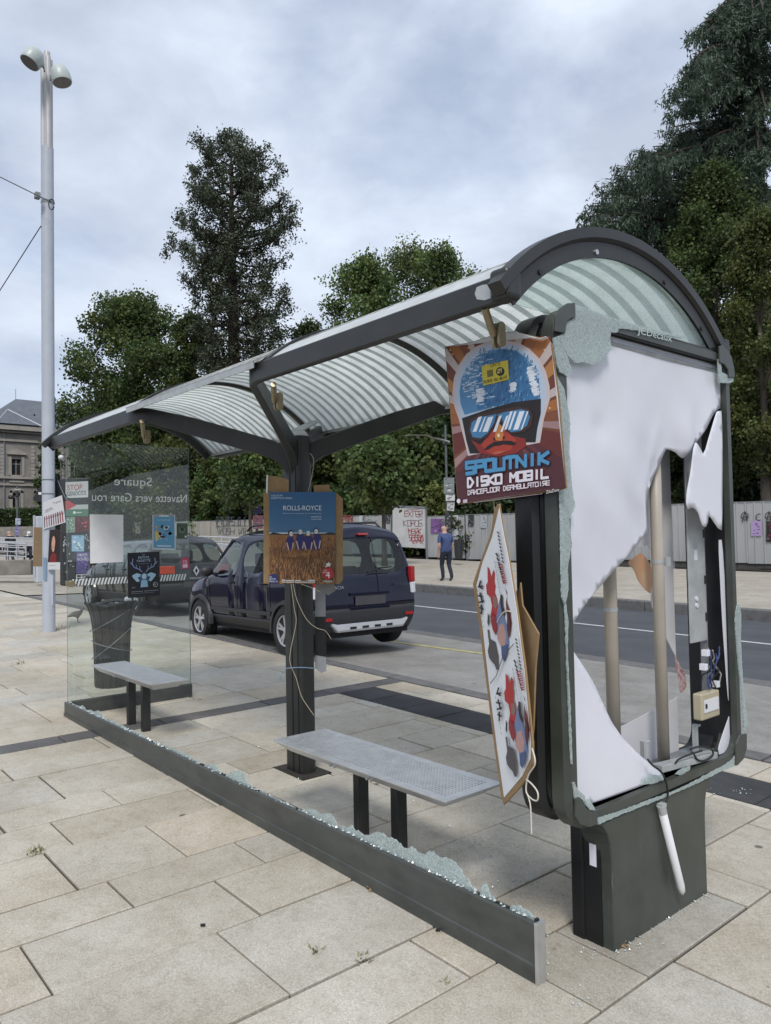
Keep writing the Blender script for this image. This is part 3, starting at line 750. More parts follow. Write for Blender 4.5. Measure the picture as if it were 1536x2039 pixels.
BLOCK = {'S': 'TL-TR,TL-ML,ML-MR,MR-BR,BL-BR', 'P': 'TL-TR,TL-BL,TR-MR,ML-MR', 'O': 'TL-TR,TL-BL,TR-BR,BL-BR', 'U': 'TL-BL,TR-BR,BL-BR', 'T': 'TL-TR,TC-BC',
         'N': 'TL-BL,TR-BR,BL-TR', 'I': 'TC-BC', 'K': 'TL-BL,ML-TR,ML-BR', 'D': 'TL-BL,TL-TC,TC-MR,MR-BC,BL-BC', 'M': 'TL-BL,TR-BR,TL-MC,MC-TR', 'B': 'TL-TR,TL-BL,TR-MR,MR-BR,ML-MR,BL-BR',
         'L': 'TL-BL,BL-BR', 'A': 'TL-TR,TL-BL,TR-BR,ML-MR', 'C': 'TL-TR,TL-BL,BL-BR', 'E': 'TL-TR,TL-BL,BL-BR,ML-MR', 'F': 'TL-TR,TL-BL,ML-MR', 'R': 'TL-TR,TR-MR,ML-MR,TL-BL,ML-BR',
         'Z': 'TL-TR,TR-BL,BL-BR', 'G': 'TL-TR,TL-BL,BL-BR,MR-BR,MC-MR', '1': 'TC-BC,TL-TC', '2': 'TL-TR,TR-MR,ML-MR,ML-BL,BL-BR', '5': 'TL-TR,TL-ML,ML-MR,MR-BR,BL-BR', 'H': 'TL-BL,TR-BR,ML-MR', '4': 'TL-ML,ML-MR,TR-BR', 'Q': 'TL-TR,TL-BL,TR-BR,BL-BR,MC-BR', 'V': 'TL-BC,TR-BC', 'Y': 'TL-MC,TR-MC,MC-BC', 'X': 'TL-BR,TR-BL', 'J': 'TR-BR,BL-BR'}
class Art:
    """shapes in sheet coordinates u right 0..1, v down 0..1; quad = corners TL, TR, BR, BL"""
    def __init__(s, quad, nrm, step=0.0003):
        s.q = [Vector(p) for p in quad]; s.n = Vector(nrm).normalized(); s.step = step; s.k = 1; s.mb = MB(); s.cols = []
        s.w = ((s.q[1] - s.q[0]).length + (s.q[2] - s.q[3]).length) / 2; s.h = ((s.q[3] - s.q[0]).length + (s.q[2] - s.q[1]).length) / 2
    def P(s, u, v, k=None):
        a = s.q[0].lerp(s.q[1], u); b = s.q[3].lerp(s.q[2], u)
        return a.lerp(b, v) + s.n * (s.step * (s.k if k is None else k))
    def nxt(s): s.k += 1
    def poly(s, pts, c, new=True):
        if new: s.nxt()
        v2 = [Vector((p[0], p[1], 0)) for p in pts]
        P3 = [s.P(*p) for p in pts]
        for t in tessellate_polygon([v2]):
            a, b, d = [P3[i] for i in t]
            if (b - a).cross(d - a).dot(s.n) < 0: b, d = d, b
            s.mb.face((a, b, d)); s.cols.append(lin(c))
    def rect(s, u0, v0, u1, v1, c, new=True): s.poly([(u0, v0), (u1, v0), (u1, v1), (u0, v1)], c, new)
    def ell(s, u, v, ru, rv, c, n=24, new=True, a0=0, a1=2 * pi):
        s.poly([(u + ru * cos(a0 + (a1 - a0) * i / n), v + rv * sin(a0 + (a1 - a0) * i / n)) for i in range(n if a1 - a0 > 6.2 else n + 1)], c, new)
    def line(s, pts, wd, c, new=True):
        """stroke; wd as a share of the sheet width"""
        if new: s.nxt()
        asp = s.w / s.h; k0 = s.k
        for (a, b), (d, e) in zip(pts[:-1], pts[1:]):
            s.cnt = (getattr(s, 'cnt', 0) + 1) % 23; s.k = k0 + s.cnt * 0.035
            dx, dy = (d - a), (e - b) / asp; ln = sqrt(dx * dx + dy * dy) or 1e-6; nx, ny = -dy / ln * wd / 2, dx / ln * wd / 2
            ex, ey = dx / ln * wd * 0.3, dy / ln * wd * 0.3
            s.poly([(a - ex + nx, b + (-ey + ny) * asp), (d + ex + nx, e + (ey + ny) * asp), (d + ex - nx, e + (ey - ny) * asp), (a - ex - nx, b + (-ey - ny) * asp)], c, False)
        s.k = k0
    def nudge(s): s.k += 0.06
    def text(s, t, u, v, h, c, wd=None, align='l', new=True):
        """cap height h as share of the sheet height; (u, v) baseline start; wd forces the width"""
        if new: s.nxt()
        V, F, x0, x1, y0, y1 = text_geo(t)
        if not V: return
        sc = h / 0.69 * (s.h / s.w); sx = sc if wd is None else wd / (x1 - x0)
        off = {'l': 0, 'c': -(x1 - x0) / 2, 'r': -(x1 - x0)}[align]
        P3 = [s.P(u + (p[0] - x0 + off) * sx, v - p[1] * h / 0.69) for p in V]
        for f in F:
            pts = [P3[i] for i in f]
            nn = (pts[1] - pts[0]).cross(pts[2] - pts[0])
            if nn.dot(s.n) < 0: pts = pts[::-1]
            s.mb.face(pts); s.cols.append(lin(c))
    def block(s, t, u0, u1, v0, v1, th, c, slope=0.0, mirror='', new=True):
        """square stroke lettering between v0 (top) and v1 (baseline)"""
        if new: s.nxt()
        n = len(t); cw = (u1 - u0) / (n - 0.22 * 1); gap = 0.22
        for i, ch in enumerate(t):
            if ch not in BLOCK: continue
            a = u0 + cw * i; b = a + cw * (1 - gap)
            wI = th * 0.5
            X = {'L': a + wI, 'C': (a + b) / 2, 'R': b - wI}; asp = s.w / s.h; hv = wI * asp
            Y = {'T': v0 + hv, 'M': (v0 + v1) / 2, 'B': v1 - hv}
            for sg in BLOCK[ch].split(','):
                p, q = sg.split('-')
                pu, qu = X[p[1]], X[q[1]]
                if i in mirror if isinstance(mirror, (list, tuple)) else False: pu, qu = a + b - pu, a + b - qu
                pts = [(pu, Y[p[0]] + slope * (pu - u0)), (qu, Y[q[0]] + slope * (qu - u0))]
                s.line(pts, th, c, False)
    def build(s, name, parent, label=None):
        return s.mb.build(name, M['print'], parent, cols=s.cols, label=label)
def sheet_thing(name, quad, nrm, label, cat, th=0.0015, m_=None, group=None, back=None, sub='paper_sheet'):
    """a flat printed sheet: returns (thing, Art); quad TL TR BR BL in world space"""
    q = [Vector(p) for p in quad]; n = Vector(nrm).normalized()
    base = (q[2] + q[3]) / 2
    t = thing(name, base, label, cat, group)
    mb = MB(); mb.prism(q, -n * th); mb.build(sub, m_ or M['paper'], t)
    return t, Art(q, n)

# ---- lettering and hazard band on the standing pane (read mirrored from this side)
aq = [Vector((GX + 0.0085, 2.20, 2.52)), Vector((GX + 0.0085, 3.365, 2.52)), Vector((GX + 0.0085, 3.365, 0.20)), Vector((GX + 0.0085, 2.20, 0.20))]
class MirrorArt(Art):
    def P(s, u, v, k=None): return Art.P(s, 1 - u, v, k)
W8 = (250, 252, 251)
def gv(z): return (2.52 - z) / 2.32
def gu(y): return 1 - (y - 2.20) / 1.165
A = MirrorArt(aq, (1, 0, 0)); A.text('Square', gu(2.985), gv(2.135), 0.034, W8, wd=0.31); A.build('pane_lettering', gp, 'reversed white word on the glass')
A = MirrorArt(aq, (1, 0, 0)); A.text('Navette vers Gare rou', gu(3.34), gv(1.985), 0.034, W8, wd=0.79); A.build('pane_lettering', gp, 'reversed white shuttle line on the glass')['kind'] = 'stuff'
A = MirrorArt(aq, (1, 0, 0))
k = 0; u = 0.03
while u < 0.965:
    A.poly([(u, gv(1.285)), (u + 0.014, gv(1.285)), (u + 0.030, gv(1.225)), (u + 0.016, gv(1.225))], (222, 226, 224), k == 0); u += 0.0255; k += 1
A.build('hazard_band', gp)['kind'] = 'stuff'
# ================================================================== perforated steel benches
def bench_parts():
    """bench mesh data in local frame: x along, y across, z up from the floor; seat top at 0.46"""
    Lh, Wd, zt = 0.62, 0.15, 0.0
    mb = MB()
    # top plate with real round holes
    nx, ny = 62, 13; mx_ = 0.045; my_ = 0.035
    px_ = (2 * Lh - 2 * mx_) / nx; py_ = (2 * Wd - 2 * my_) / ny; r = 0.0052
    V = []; F = []
    idx = {}
    def vid(p):
        key = (round(p[0], 5), round(p[1], 5))
        if key not in idx: idx[key] = len(V); V.append((p[0], p[1], zt))
        return idx[key]
    for i in range(nx):
        for j in range(ny):
            cx = -Lh + mx_ + (i + .5) * px_; cy = -Wd + my_ + (j + .5) * py_
            c4 = [(cx - px_ / 2, cy - py_ / 2), (cx + px_ / 2, cy - py_ / 2), (cx + px_ / 2, cy + py_ / 2), (cx - px_ / 2, cy + py_ / 2)]
            ring = [(cx + r * cos(-3 * pi / 4 + k * pi / 4), cy + r * sin(-3 * pi / 4 + k * pi / 4)) for k in range(8)]
            ro = [vid(p) for p in ring]; co = [vid(p) for p in c4]
            for q in range(4):
                F.append((co[q], co[(q + 1) % 4], ro[(2 * q + 2) % 8], ro[(2 * q + 1) % 8], ro[2 * q]))
    mb.mesh(V, F)
    x0, x1, y0, y1 = -Lh + mx_, Lh - mx_, -Wd + my_, Wd - my_
    for q in ([(-Lh, -Wd), (Lh, -Wd), (x1, y0), (x0, y0)], [(Lh, -Wd), (Lh, Wd), (x1, y1), (x1, y0)], [(Lh, Wd), (-Lh, Wd), (x0, y1), (x1, y1)], [(-Lh, Wd), (-Lh, -Wd), (x0, y0), (x0, y1)]):
        mb.face([(a, b, zt) for a, b in q])
    top = mb
    # slanted skirt, seen from outside as a shallow inverted tray
    sk = MB(); d = 0.055; ins = 0.075
    o = [(-Lh, -Wd, zt), (Lh, -Wd, zt), (Lh, Wd, zt), (-Lh, Wd, zt)]; n_ = [(-Lh + ins, -Wd + ins * .7, zt - d), (Lh - ins, -Wd + ins * .7, zt - d), (Lh - ins, Wd - ins * .7, zt - d), (-Lh + ins, Wd - ins * .7, zt - d)]
    lip = [(a * 1.0, b, zt - 0.004) for a, b, c in o]
    sk.loft([o, lip, n_], False, False)
    return top, sk
T_, S_ = bench_parts()
def bench(cx, cy, lx, label, zt, wy=1.0, ldx=0.0):
    g = gz(cx)
    b = thing('bench', (cx, cy, g), label, 'bench', 'steel benches in the shelter')
    def tr(mb_, nm, m_, par=None):
        q = MB(); q.V = [(v[0] * lx + cx, v[1] * wy + cy, v[2] + zt) for v in mb_.V]; q.F = mb_.F; q.M = mb_.M
        o = q.build(nm, m_, par or b); return o
    o = tr(T_, 'seat', M['steel']); md = o.modifiers.new('s', 'SOLIDIFY'); md.thickness = 0.003; md.offset = -1
    o = tr(S_, 'seat_skirt', M['steel']); md = o.modifiers.new('s', 'SOLIDIFY'); md.thickness = 0.003; md.offset = -1
    for dx in (ldx - 0.15, ldx + 0.15):
        mb = MB(); mb.box(cx + dx - 0.026, cx + dx + 0.026, cy - 0.03, cy + 0.035, gz(cx + dx) - 0.02, zt - 0.075)
        lg = mb.build('leg', M['frame'], b, bevel=0.004)
        mb = MB(); mb.prism([(cx + dx - 0.036, cy - 0.055, zt - 0.075), (cx + dx - 0.075, cy - 0.055, zt - 0.045), (cx + dx + 0.045, cy - 0.055, zt - 0.045), (cx + dx + 0.036, cy - 0.055, zt - 0.075)], (0, 0.1, 0)); mb.build('bracket', M['frame'], lg)
        for s in (-0.055, -0.02):
            mb = MB(); p = Vector((cx + dx + s, cy - 0.120 * wy, zt - 0.035)); mb.tube([p, p + Vector((0, -0.012, -0.008))], 0.007, 8); mb.build('bolt', M['steel'], lg)
    return b
bench(-3.04, 2.475, 1.115, 'brushed steel bench with pierced seat, nearest the broken display case', 0.475, 1.20, 0.02)
bench(-6.20, 2.51, 1.04, 'brushed steel bench beside the standing glass pane and litter bin', 0.53, 1.0, 0.02)

# ================================================================== broken advertising display case
dc = thing('advertising_display_case', (-1.82, 3.0, gz(-1.82)), 'dark green advertising case with smashed glass and torn white sheet', 'display case')
Y0, Y1, Z0, Z1, XF, XM, XB = 2.30, 3.675, 0.50, 2.47, -1.72, -1.825, -1.955
def rr_path(x, y0, y1, z0, z1, r, n=6):
    pts = []
    for (cy, cz, a0) in ((y1 - r, z1 - r, 0), (y0 + r, z1 - r, pi / 2), (y0 + r, z0 + r, pi), (y1 - r, z0 + r, 3 * pi / 2)):
        for k in range(n + 1):
            a = a0 + pi / 2 * k / n; pts.append(Vector((x, cy + r * cos(a), cz + r * sin(a))))
    return pts
def ring_frame(name, xf, xb, d, wd, m_, r=0.13, bulge=0.02):
    mb = MB(); o = rr_path(0, Y0 - d, Y1 + d, Z0 - d, Z1 + d, r); i_ = rr_path(0, Y0 + wd, Y1 - wd, Z0 + wd, Z1 - wd, max(0.01, r - wd * 0.9))
    o2 = rr_path(0, Y0 - d + bulge, Y1 + d - bulge, Z0 - d + bulge, Z1 + d - bulge, r - bulge * .5)
    rings = []
    for p, q, b in zip(o, i_, o2):
        V = lambda v, x: Vector((x, v.y, v.z))
        mid = (xf + xb) / 2
        rings.append([V(q, xf), V(b, xf), V(p, xf - 0.02), V(p, mid), V(p, xb + 0.02), V(b, xb), V(q, xb)])
    rings.append(rings[0]); mb.loft(rings, False, False); return mb.build(name, m_, dc, angle=38)
ring_frame('front_frame', XF, XM + 0.012, 0.0, 0.055, M['green'])
ring_frame('rear_frame', XM - 0.012, XB, 0.0, 0.05, M['black'])
ring_frame('frame_gasket', XM + 0.012, XM - 0.012, -0.022, 0.04, M['black'], bulge=0.002)
# inner lining: left wall dark, right wall with aluminium channel
mb = MB(); mb.box(XB + 0.01, XF - 0.02, Y0 + 0.05, Y0 + 0.056, Z0 + 0.05, Z1 - 0.05); mb.box(XB + 0.01, XF - 0.03, Y0 + 0.06, Y1 - 0.05, Z1 - 0.062, Z1 - 0.055); mb.build('inner_lining', M['black'], dc)
mb = MB(); mb.box(XB + 0.01, XF - 0.03, Y1 - 0.056, Y1 - 0.05, Z0 + 0.05, Z1 - 0.05); mb.build('side_lining', M['black'], dc)
mb = MB(); mb.tube([(XF - 0.035, Y0 + 0.26, Z1 - 0.095), (XF - 0.035, Y1 - 0.05, Z1 - 0.095)], 0.012, 8); mb.tube([(XF - 0.035, Y0 + 0.26, Z1 - 0.068), (XF - 0.035, Y1 - 0.05, Z1 - 0.068)], 0.008, 8); mb.build('roller_bar', M['alu'], dc)
mb = MB(); mb.box(XF - 0.05, XF - 0.006, Y0 + 0.24, Y1 - 0.06, Z1 - 0.058, Z1 - 0.010); mb.build('top_channel', M['frame'], dc)
def inside(pt, poly):
    c = False
    for i in range(len(poly)):
        (x0, y0), (x1, y1) = poly[i], poly[i - 1]
        if (y0 > pt[1]) != (y1 > pt[1]) and pt[0] < (x1 - x0) * (pt[1] - y0) / (y1 - y0) + x0: c = not c
    return c
def fill_poly(outer, hole, st):
    from mathutils.geometry import delaunay_2d_cdt
    outer = [(p[0], p[1]) for p in outer]; no, nh = len(outer), len(hole)
    edges = [(i, (i + 1) % no) for i in range(no)] + [(no + i, no + (i + 1) % nh) for i in range(nh)]
    pts = [Vector(p) for p in outer] + [Vector(p) for p in hole]
    xs = [p[0] for p in outer]; ys = [p[1] for p in outer]; y = min(ys) + 0.011
    while y < max(ys):
        x = min(xs) + 0.013
        while x < max(xs):
            if min(abs(x - q[0]) + abs(y - q[1]) for q in outer) > st * 0.45 and inside((x, y), outer) and not (hole and inside((x, y), hole)): pts.append(Vector((x, y)))
            x += st
        y += st
    vs, es, fs, _, _, _ = delaunay_2d_cdt(pts, edges, [], 0, 1e-6)
    F = []
    for f in fs:
        c = sum((vs[i] for i in f), Vector((0, 0))) / len(f)
        if inside(c, outer) and not (hole and inside(c, hole)): F.append(tuple(f))
    return [tuple(v) for v in vs], F
def px_poly(z, s, ox, oy, pts): return [(ox + a / s, oy + b / s) for a, b in pts]
def Z6(p): return [(1100 + a / 3.4, 600 + b / 3.4) for a, b in p]
def Z7(p): return [(1100 + a / 2.399, 1100 + b / 2.399) for a, b in p]
def smooth_poly(pts, keep=0.25):
    """light corner cutting so that a traced tear reads as a curve"""
    out = []
    n = len(pts)
    for i in range(n):
        a, b = Vector(pts[i]), Vector(pts[(i + 1) % n]); out += [tuple(a.lerp(b, keep * .6)), tuple(a.lerp(b, 1 - keep * .6))]
    return out
def bent_sheet(name, pts, x, m_, th=0.0025, amp=0.0, parent=None, fn=None, n=1):
    P = [on_x(a, b, x) for a, b in smooth_poly(pts)]
    mb = MB()
    if fn is None:
        mb.prism(P, (-th, 0, 0)); return mb.build(name, m_, parent or dc)
    V2, fs = fill_poly([(p.y, p.z) for p in P], [], 0.03); vs = [Vector(v) for v in V2]
    V = [(x + fn(v.x, v.y), v.x, v.y) for v in vs]
    fs2 = []
    for f in fs:
        a, b, c = [Vector(V[i]) for i in f[:3]]
        fs2.append(tuple(f) if (b - a).cross(c - a).x > 0 else tuple(f)[::-1])
    mb.mesh(V, fs2); o = mb.build(name, m_, parent or dc, smooth=True)
    md = o.modifiers.new('s', 'SOLIDIFY'); md.thickness = 0.003; md.offset = -1; return o
XS = XF - 0.028
def dent(y, z):
    d = 0.012 * sin(3.1 * y + 2.0 * z) + 0.008 * sin(7.3 * z - 2 * y) + 0.004 * sin(17 * y + 9 * z) * sin(11 * z)
    d += 0.010 * max(0, 1 - abs(y - 3.02 - (z - 1.95) * .45) / .05) * max(0, 1 - abs(z - 1.95) / .25)
    d *= max(0.0, min(1.0, (2.30 - z) / .25))
    r2 = ((y - 3.13) / 0.24) ** 2 + ((z - 1.86) / 0.30) ** 2
    d -= 0.055 * math.exp(-r2)
    r3 = ((y - 3.40) / 0.05) ** 2 + ((z - 2.0) / 0.14) ** 2
    d -= 0.018 * math.exp(-r3)
    r4 = ((y - 2.62) / 0.05) ** 2 + ((z - 2.02) / 0.05) ** 2
    return d - 0.012 * math.exp(-r4)
main = Z6([(60, 300), (395, 240), (700, 330), (1110, 432), (1138, 450), (1140, 722), (1112, 735), (1085, 765), (1065, 800), (1040, 860), (1012, 920), (985, 965), (960, 1010), (910, 1062), (890, 1045), (870, 1020), (840, 1003), (810, 995), (780, 1080), (740, 1190), (690, 1300), (672, 1380), (680, 1500), (685, 1560), (630, 1620), (580, 1680), (490, 1775), (440, 1830), (360, 1925), (265, 2039)]) + Z7([(190, 240), (140, 300), (98, 362), (75, 330), (45, 100), (25, 0)]) + Z6([(60, 1300), (45, 700)])
bent_sheet('torn_white_sheet', main, XS, M['white'], fn=dent)
low = Z7([(90, 455), (102, 467), (150, 540), (200, 625), (240, 720), (280, 810), (330, 885), (400, 958), (450, 1002), (490, 1035), (527, 1066), (420, 1112), (200, 1197), (115, 1215), (95, 900)])
bent_sheet('torn_white_sheet', low, XS, M['white'], fn=lambda y, z: 0.008 * sin(5 * y) + 0.012 * max(0, (y - 2.7)))
flap = Z6([(1152, 740), (1117, 744), (1100, 795), (1085, 845), (1060, 930), (1042, 1000), (1025, 1035), (1005, 995), (985, 962), (973, 955), (960, 1005), (945, 1150), (918, 1300), (915, 1370), (927, 1408), (950, 1393), (975, 1405), (995, 1435), (1010, 1490), (1022, 1520), (1040, 1530), (1055, 1500), (1060, 1452), (1078, 1465), (1100, 1500), (1125, 1537), (1152, 1552)])
bent_sheet('torn_sheet_flap', flap, XS + 0.018, M['white'], fn=lambda y, z: 0.02 * sin(6 * z) * (3.5 - y))
bent_sheet('torn_sheet_strip', Z7([(795, -60), (812, -60), (835, 300), (852, 680), (850, 760), (838, 670), (812, 300)]), XS - 0.01, M['white'])
bent_sheet('torn_sheet_corner', Z7([(857, 752), (825, 840), (793, 935), (800, 980), (850, 955), (872, 905)]), XS - 0.01, M['white'])
# rear sheet with its big hole: outer outline cut by the hole, as a ring of two halves
XR = XB + 0.025
hole = [(1297, 1085), (1262, 1092), (1225, 1122), (1180, 1165), (1120, 1230), (1105, 1320), (1110, 1400), (1180, 1465), (1241, 1446), (1308, 1410), (1350, 1388), (1372, 1371), (1367, 1346), (1333, 1283), (1308, 1225), (1298, 1208), (1296, 1150)]
hp = [on_x(a, b, XR) for a, b in smooth_poly(hole)]
def ring_sheet(name, x, outer, holep, m_, th=0.003):
    V2, F = fill_poly(outer, [(p.y, p.z) for p in holep], 0.3); vs = [Vector(v) for v in V2]
    mb = MB(); mb.mesh([(x, v.x, v.y) for v in vs], F); o = mb.build(name, m_, dc)
    md = o.modifiers.new('s', 'SOLIDIFY'); md.thickness = th; return o
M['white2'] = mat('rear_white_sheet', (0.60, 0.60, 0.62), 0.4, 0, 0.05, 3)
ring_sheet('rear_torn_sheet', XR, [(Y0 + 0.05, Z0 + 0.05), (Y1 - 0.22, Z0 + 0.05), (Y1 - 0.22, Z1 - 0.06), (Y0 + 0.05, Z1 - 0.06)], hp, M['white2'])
# dangling scraps of the old poster on the far side
sc_ = Z6([(510, 1770), (560, 1730), (600, 1700), (640, 1740), (668, 1790), (683, 1870), (668, 1982), (630, 1950), (585, 1895), (555, 1815)])
bent_sheet('poster_scrap', sc_, XR + 0.012, mat('orange_poster_scrap', (0.55, 0.26, 0.12), 0.6, 0, 0.25, 9, col2=(0.50, 0.36, 0.24)))
bent_sheet('poster_scrap', Z7([(585, 480), (600, 520), (625, 560), (640, 600), (640, 650), (612, 675), (605, 600), (595, 560)]), XR + 0.010, mat('red_white_scrap', (0.30, 0.06, 0.05), 0.6, 0, 0.2, 60, col2=(0.6, 0.55, 0.55)))
# lamp tubes
for px, x, top in ((1318, -1.83, 2.36), (1221, -1.89, 2.36)):
    p = on_x(px, 1380, x)
    mb = MB(); mb.tube([(x, p.y, Z0 + 0.07), (x, p.y, top)], 0.027 if px > 1300 else 0.029, 14); t = mb.build('lamp_tube', M['cream'], dc, smooth=True)
    q = on_x(px, 1118 if px > 1300 else 1213, x); mb = MB(); mb.tube([(x, p.y, q.z - 0.008), (x, p.y, q.z + 0.008)], 0.0285 if px > 1300 else 0.0305, 14)
    if px > 1300: mb.box(x, x + 0.035, p.y + 0.012, p.y + 0.05, q.z - 0.02, q.z + 0.02)
    mb.build('tube_clip', M['alu_dull'], t)
# right-hand service channel: pierced aluminium plate, breaker box, wiring
xa = XF - 0.045
c0 = on_x(1393, 1130, xa); c1 = on_x(1424, 1130, xa)
mb = MB(); mb.box(xa - 0.06, xa - 0.052, c0.y, c1.y + 0.01, on_x(1400, 1283, xa).z, Z1 - 0.07); ch = mb.build('channel_plate', M['alu_dull'], dc, bevel=0.002)
mb = MB(); mb.box(xa - 0.09, xa - 0.061, c1.y + 0.01, c1.y + 0.030, Z0 + 0.3, Z1 - 0.07); mb.build('slotted_rail', M['greymetal'], dc)
for py in (1062, 1155, 1230):
    q = on_x(1424, py, xa); mb = MB(); mb.tube([(xa - 0.0505, c1.y - 0.002, q.z - 0.02), (xa - 0.0505, c1.y - 0.002, q.z + 0.02)], 0.005, 8); mb.build('slot', M['black'], ch)
q = on_x(1408, 1200, xa); mb = MB(); mb.tube([(xa - 0.052, q.y, q.z + 0.016), (xa - 0.046, q.y, q.z + 0.016)], 0.011, 12); mb.tube([(xa - 0.052, q.y, q.z - 0.016), (xa - 0.046, q.y, q.z - 0.016)], 0.011, 12); mb.build('grommet', M['white'], ch)
q = on_x(1406, 1105, xa); mb = MB(); mb.box(xa - 0.0515, xa - 0.0505, q.y - 0.012, q.y + 0.018, q.z - 0.025, q.z + 0.025); mb.build('data_plate', M['white'], ch)
b0 = on_x(1401, 1437, xa); b1 = on_x(1435, 1373, xa)
mb = MB(); mb.box(xa - 0.05, xa - 0.005, b0.y, b1.y, b0.z, b1.z); bx_ = mb.build('breaker_box', mat('cream_plastic_box', (0.42, 0.37, 0.26), 0.45, 0, 0.06), dc, bevel=0.008, seg=3)
mb = MB(); mb.box(xa - 0.006, xa - 0.001, b0.y + 0.02, b1.y - 0.018, b0.z + 0.035, b1.z - 0.03); mb.build('breaker_window', M['white'], bx_)
mb = MB(); mb.box(xa - 0.002, xa + 0.003, b0.y + 0.026, b0.y + 0.038, b0.z + 0.055, b0.z + 0.075); mb.build('breaker_switch', M['black'], bx_)
rw = random.Random(3)
wires = [((0.01, 0.01, 0.012), 'black'), ((0.03, 0.05, 0.16), 'blue'), ((0.35, 0.35, 0.36), 'grey')]
wm = [mat(n + '_wire_sheath', c, 0.5, 0, 0.1) for c, n in wires]
for k in range(9):
    a = on_x(1403 + rw.uniform(0, 28), 1292 + rw.uniform(-6, 12), xa - 0.03); b = on_x(1400 + rw.uniform(0, 30), 1365 + rw.uniform(-8, 8), xa - 0.03)
    pts = [a.lerp(b, t) + Vector((rw.uniform(-.02, .03), rw.uniform(-.015, .015), rw.uniform(-.01, .01))) for t in (0, .25, .5, .75, 1)]
    mb = MB(); mb.tube(pts, 0.0035, 6); mb.build('wire', wm[k % 3], dc)
for px, py in ((1408, 1300), (1404, 1328), (1428, 1362)):
    q = on_x(px, py, xa - 0.02); mb = MB(); mb.box(q.x - 0.02, q.x + 0.01, q.y - 0.016, q.y + 0.012, q.z - 0.015, q.z + 0.015); mb.build('wire_connector', M['white'], dc, bevel=0.002)
# loose black cables at the foot of the case
cab = [[(1398, 1495), (1372, 1503), (1352, 1512), (1345, 1520)], [(1375, 1492), (1392, 1487), (1415, 1490), (1420, 1503), (1405, 1514), (1390, 1513), (1380, 1498)], [(1438, 1512), (1450, 1508), (1456, 1497)], [(1290, 1512), (1300, 1524), (1318, 1538), (1328, 1562), (1330, 1588), (1324, 1603)]]
for c in cab:
    mb = MB(); P = [on_x(a, b, XF - 0.015 if c is not cab[3] else XF + 0.016) for a, b in c]
    fine = []
    for i in range(len(P) - 1):
        p0, p1, p2, p3 = P[max(i - 1, 0)], P[i], P[i + 1], P[min(i + 2, len(P) - 1)]
        for t in (0, .25, .5, .75): fine.append(0.5 * ((2 * p1) + (p2 - p0) * t + (2 * p0 - 5 * p1 + 4 * p2 - p3) * t * t + (3 * p1 - p0 - 3 * p2 + p3) * t ** 3))
    fine.append(P[-1]); mb.tube(fine, 0.0042, 7); mb.build('loose_cable', M['black'], dc, smooth=True)
# posts and tray at the bottom of the case
for px, py0, py1 in ((1281, 1475, 1520), (1384, 1442, 1505)):
    p = on_x(px, py0, -1.83); mb = MB(); mb.box(-1.84, -1.82, p.y - 0.01, p.y + 0.01, Z0 + 0.05, p.z); mb.tube([(-1.83, p.y, p.z - 0.012), (-1.83, p.y + 0.045, p.z - 0.012)], 0.006, 8); mb.build('tube_socket', M['alu_dull'], dc)
mb = MB(); a = on_x(1320, 1530, XF - 0.02); b = on_x(1430, 1502, XF - 0.02); mb.obox(a + Vector((-0.05, 0, -0.02)), b - a, (0.05, 0, 0), (0, 0, 0.03)); mb.build('ballast_tray', M['alu_dull'], dc, bevel=0.003)
mb = MB(); mb.box(XB + 0.03, XF - 0.03, Y0 + 0.06, Y1 - 0.06, Z0 + 0.045, Z0 + 0.055); mb.build('case_floor', M['greymetal'], dc)
# corner plates that clamped the pane
def plate(pts, name='corner_plate', x=XF + 0.004, th=0.010, m_=None):
    mb = MB(); mb.prism([on_x(a, b, x) for a, b in pts], (th, 0, 0)); return mb.build(name, m_ or M['green'], dc, bevel=0.003)
plate([(1102, 655), (1103, 632), (1112, 615), (1126, 605), (1142, 604), (1143, 633), (1133, 635), (1126, 642), (1123, 652), (1122, 664), (1102, 660)])
plate([(1143, 1590), (1150, 1586), (1158, 1592), (1163, 1606), (1172, 1616), (1186, 1620), (1187, 1640), (1170, 1646), (1152, 1641), (1143, 1625)])
plate([(1429, 690), (1436, 688), (1446, 698), (1454, 712), (1459, 735), (1460, 752), (1448, 752), (1447, 738), (1440, 727), (1430, 722)])
plate([(1463, 1480), (1470, 1462), (1484, 1460), (1484, 1490), (1478, 1510), (1467, 1522), (1462, 1524)])
# what is left of the pane: frosted crazed patches
def crazed(pts, x=XF + 0.001):
    P = [on_x(a, b, x) for a, b in pts]; out = []
    rq = random.Random(len(pts))
    n = len(P)
    for i in range(n):
        a, b = P[i], P[(i + 1) % n]; k = max(1, int((b - a).length / 0.012))
        for j in range(k):
            p = a.lerp(b, j / k)
            if 0 < j: p = p + Vector((0, rq.uniform(-.002, .002), rq.uniform(-.002, .002)))
            out.append(p)
    mb = MB(); mb.prism(out, (0.006, 0, 0)); return mb.build('crazed_glass', M['shard'], dc)
crazed(Z6([(145, 25), (200, 40), (390, 110), (430, 150), (447, 182), (435, 210), (390, 212), (383, 255), (397, 330), (352, 368), (330, 402), (260, 432), (205, 412), (150, 415), (105, 375), (60, 300), (20, 240), (82, 218), (85, 150), (147, 108)]))
crazed(Z6([(2, 248), (18, 243), (60, 302), (95, 372), (127, 470), (103, 512), (45, 482), (22, 420), (8, 320)]))
crazed(Z6([(392, 112), (600, 172), (750, 208), (912, 243), (865, 252), (800, 237), (720, 225), (620, 208), (560, 198), (449, 186), (432, 150)]))
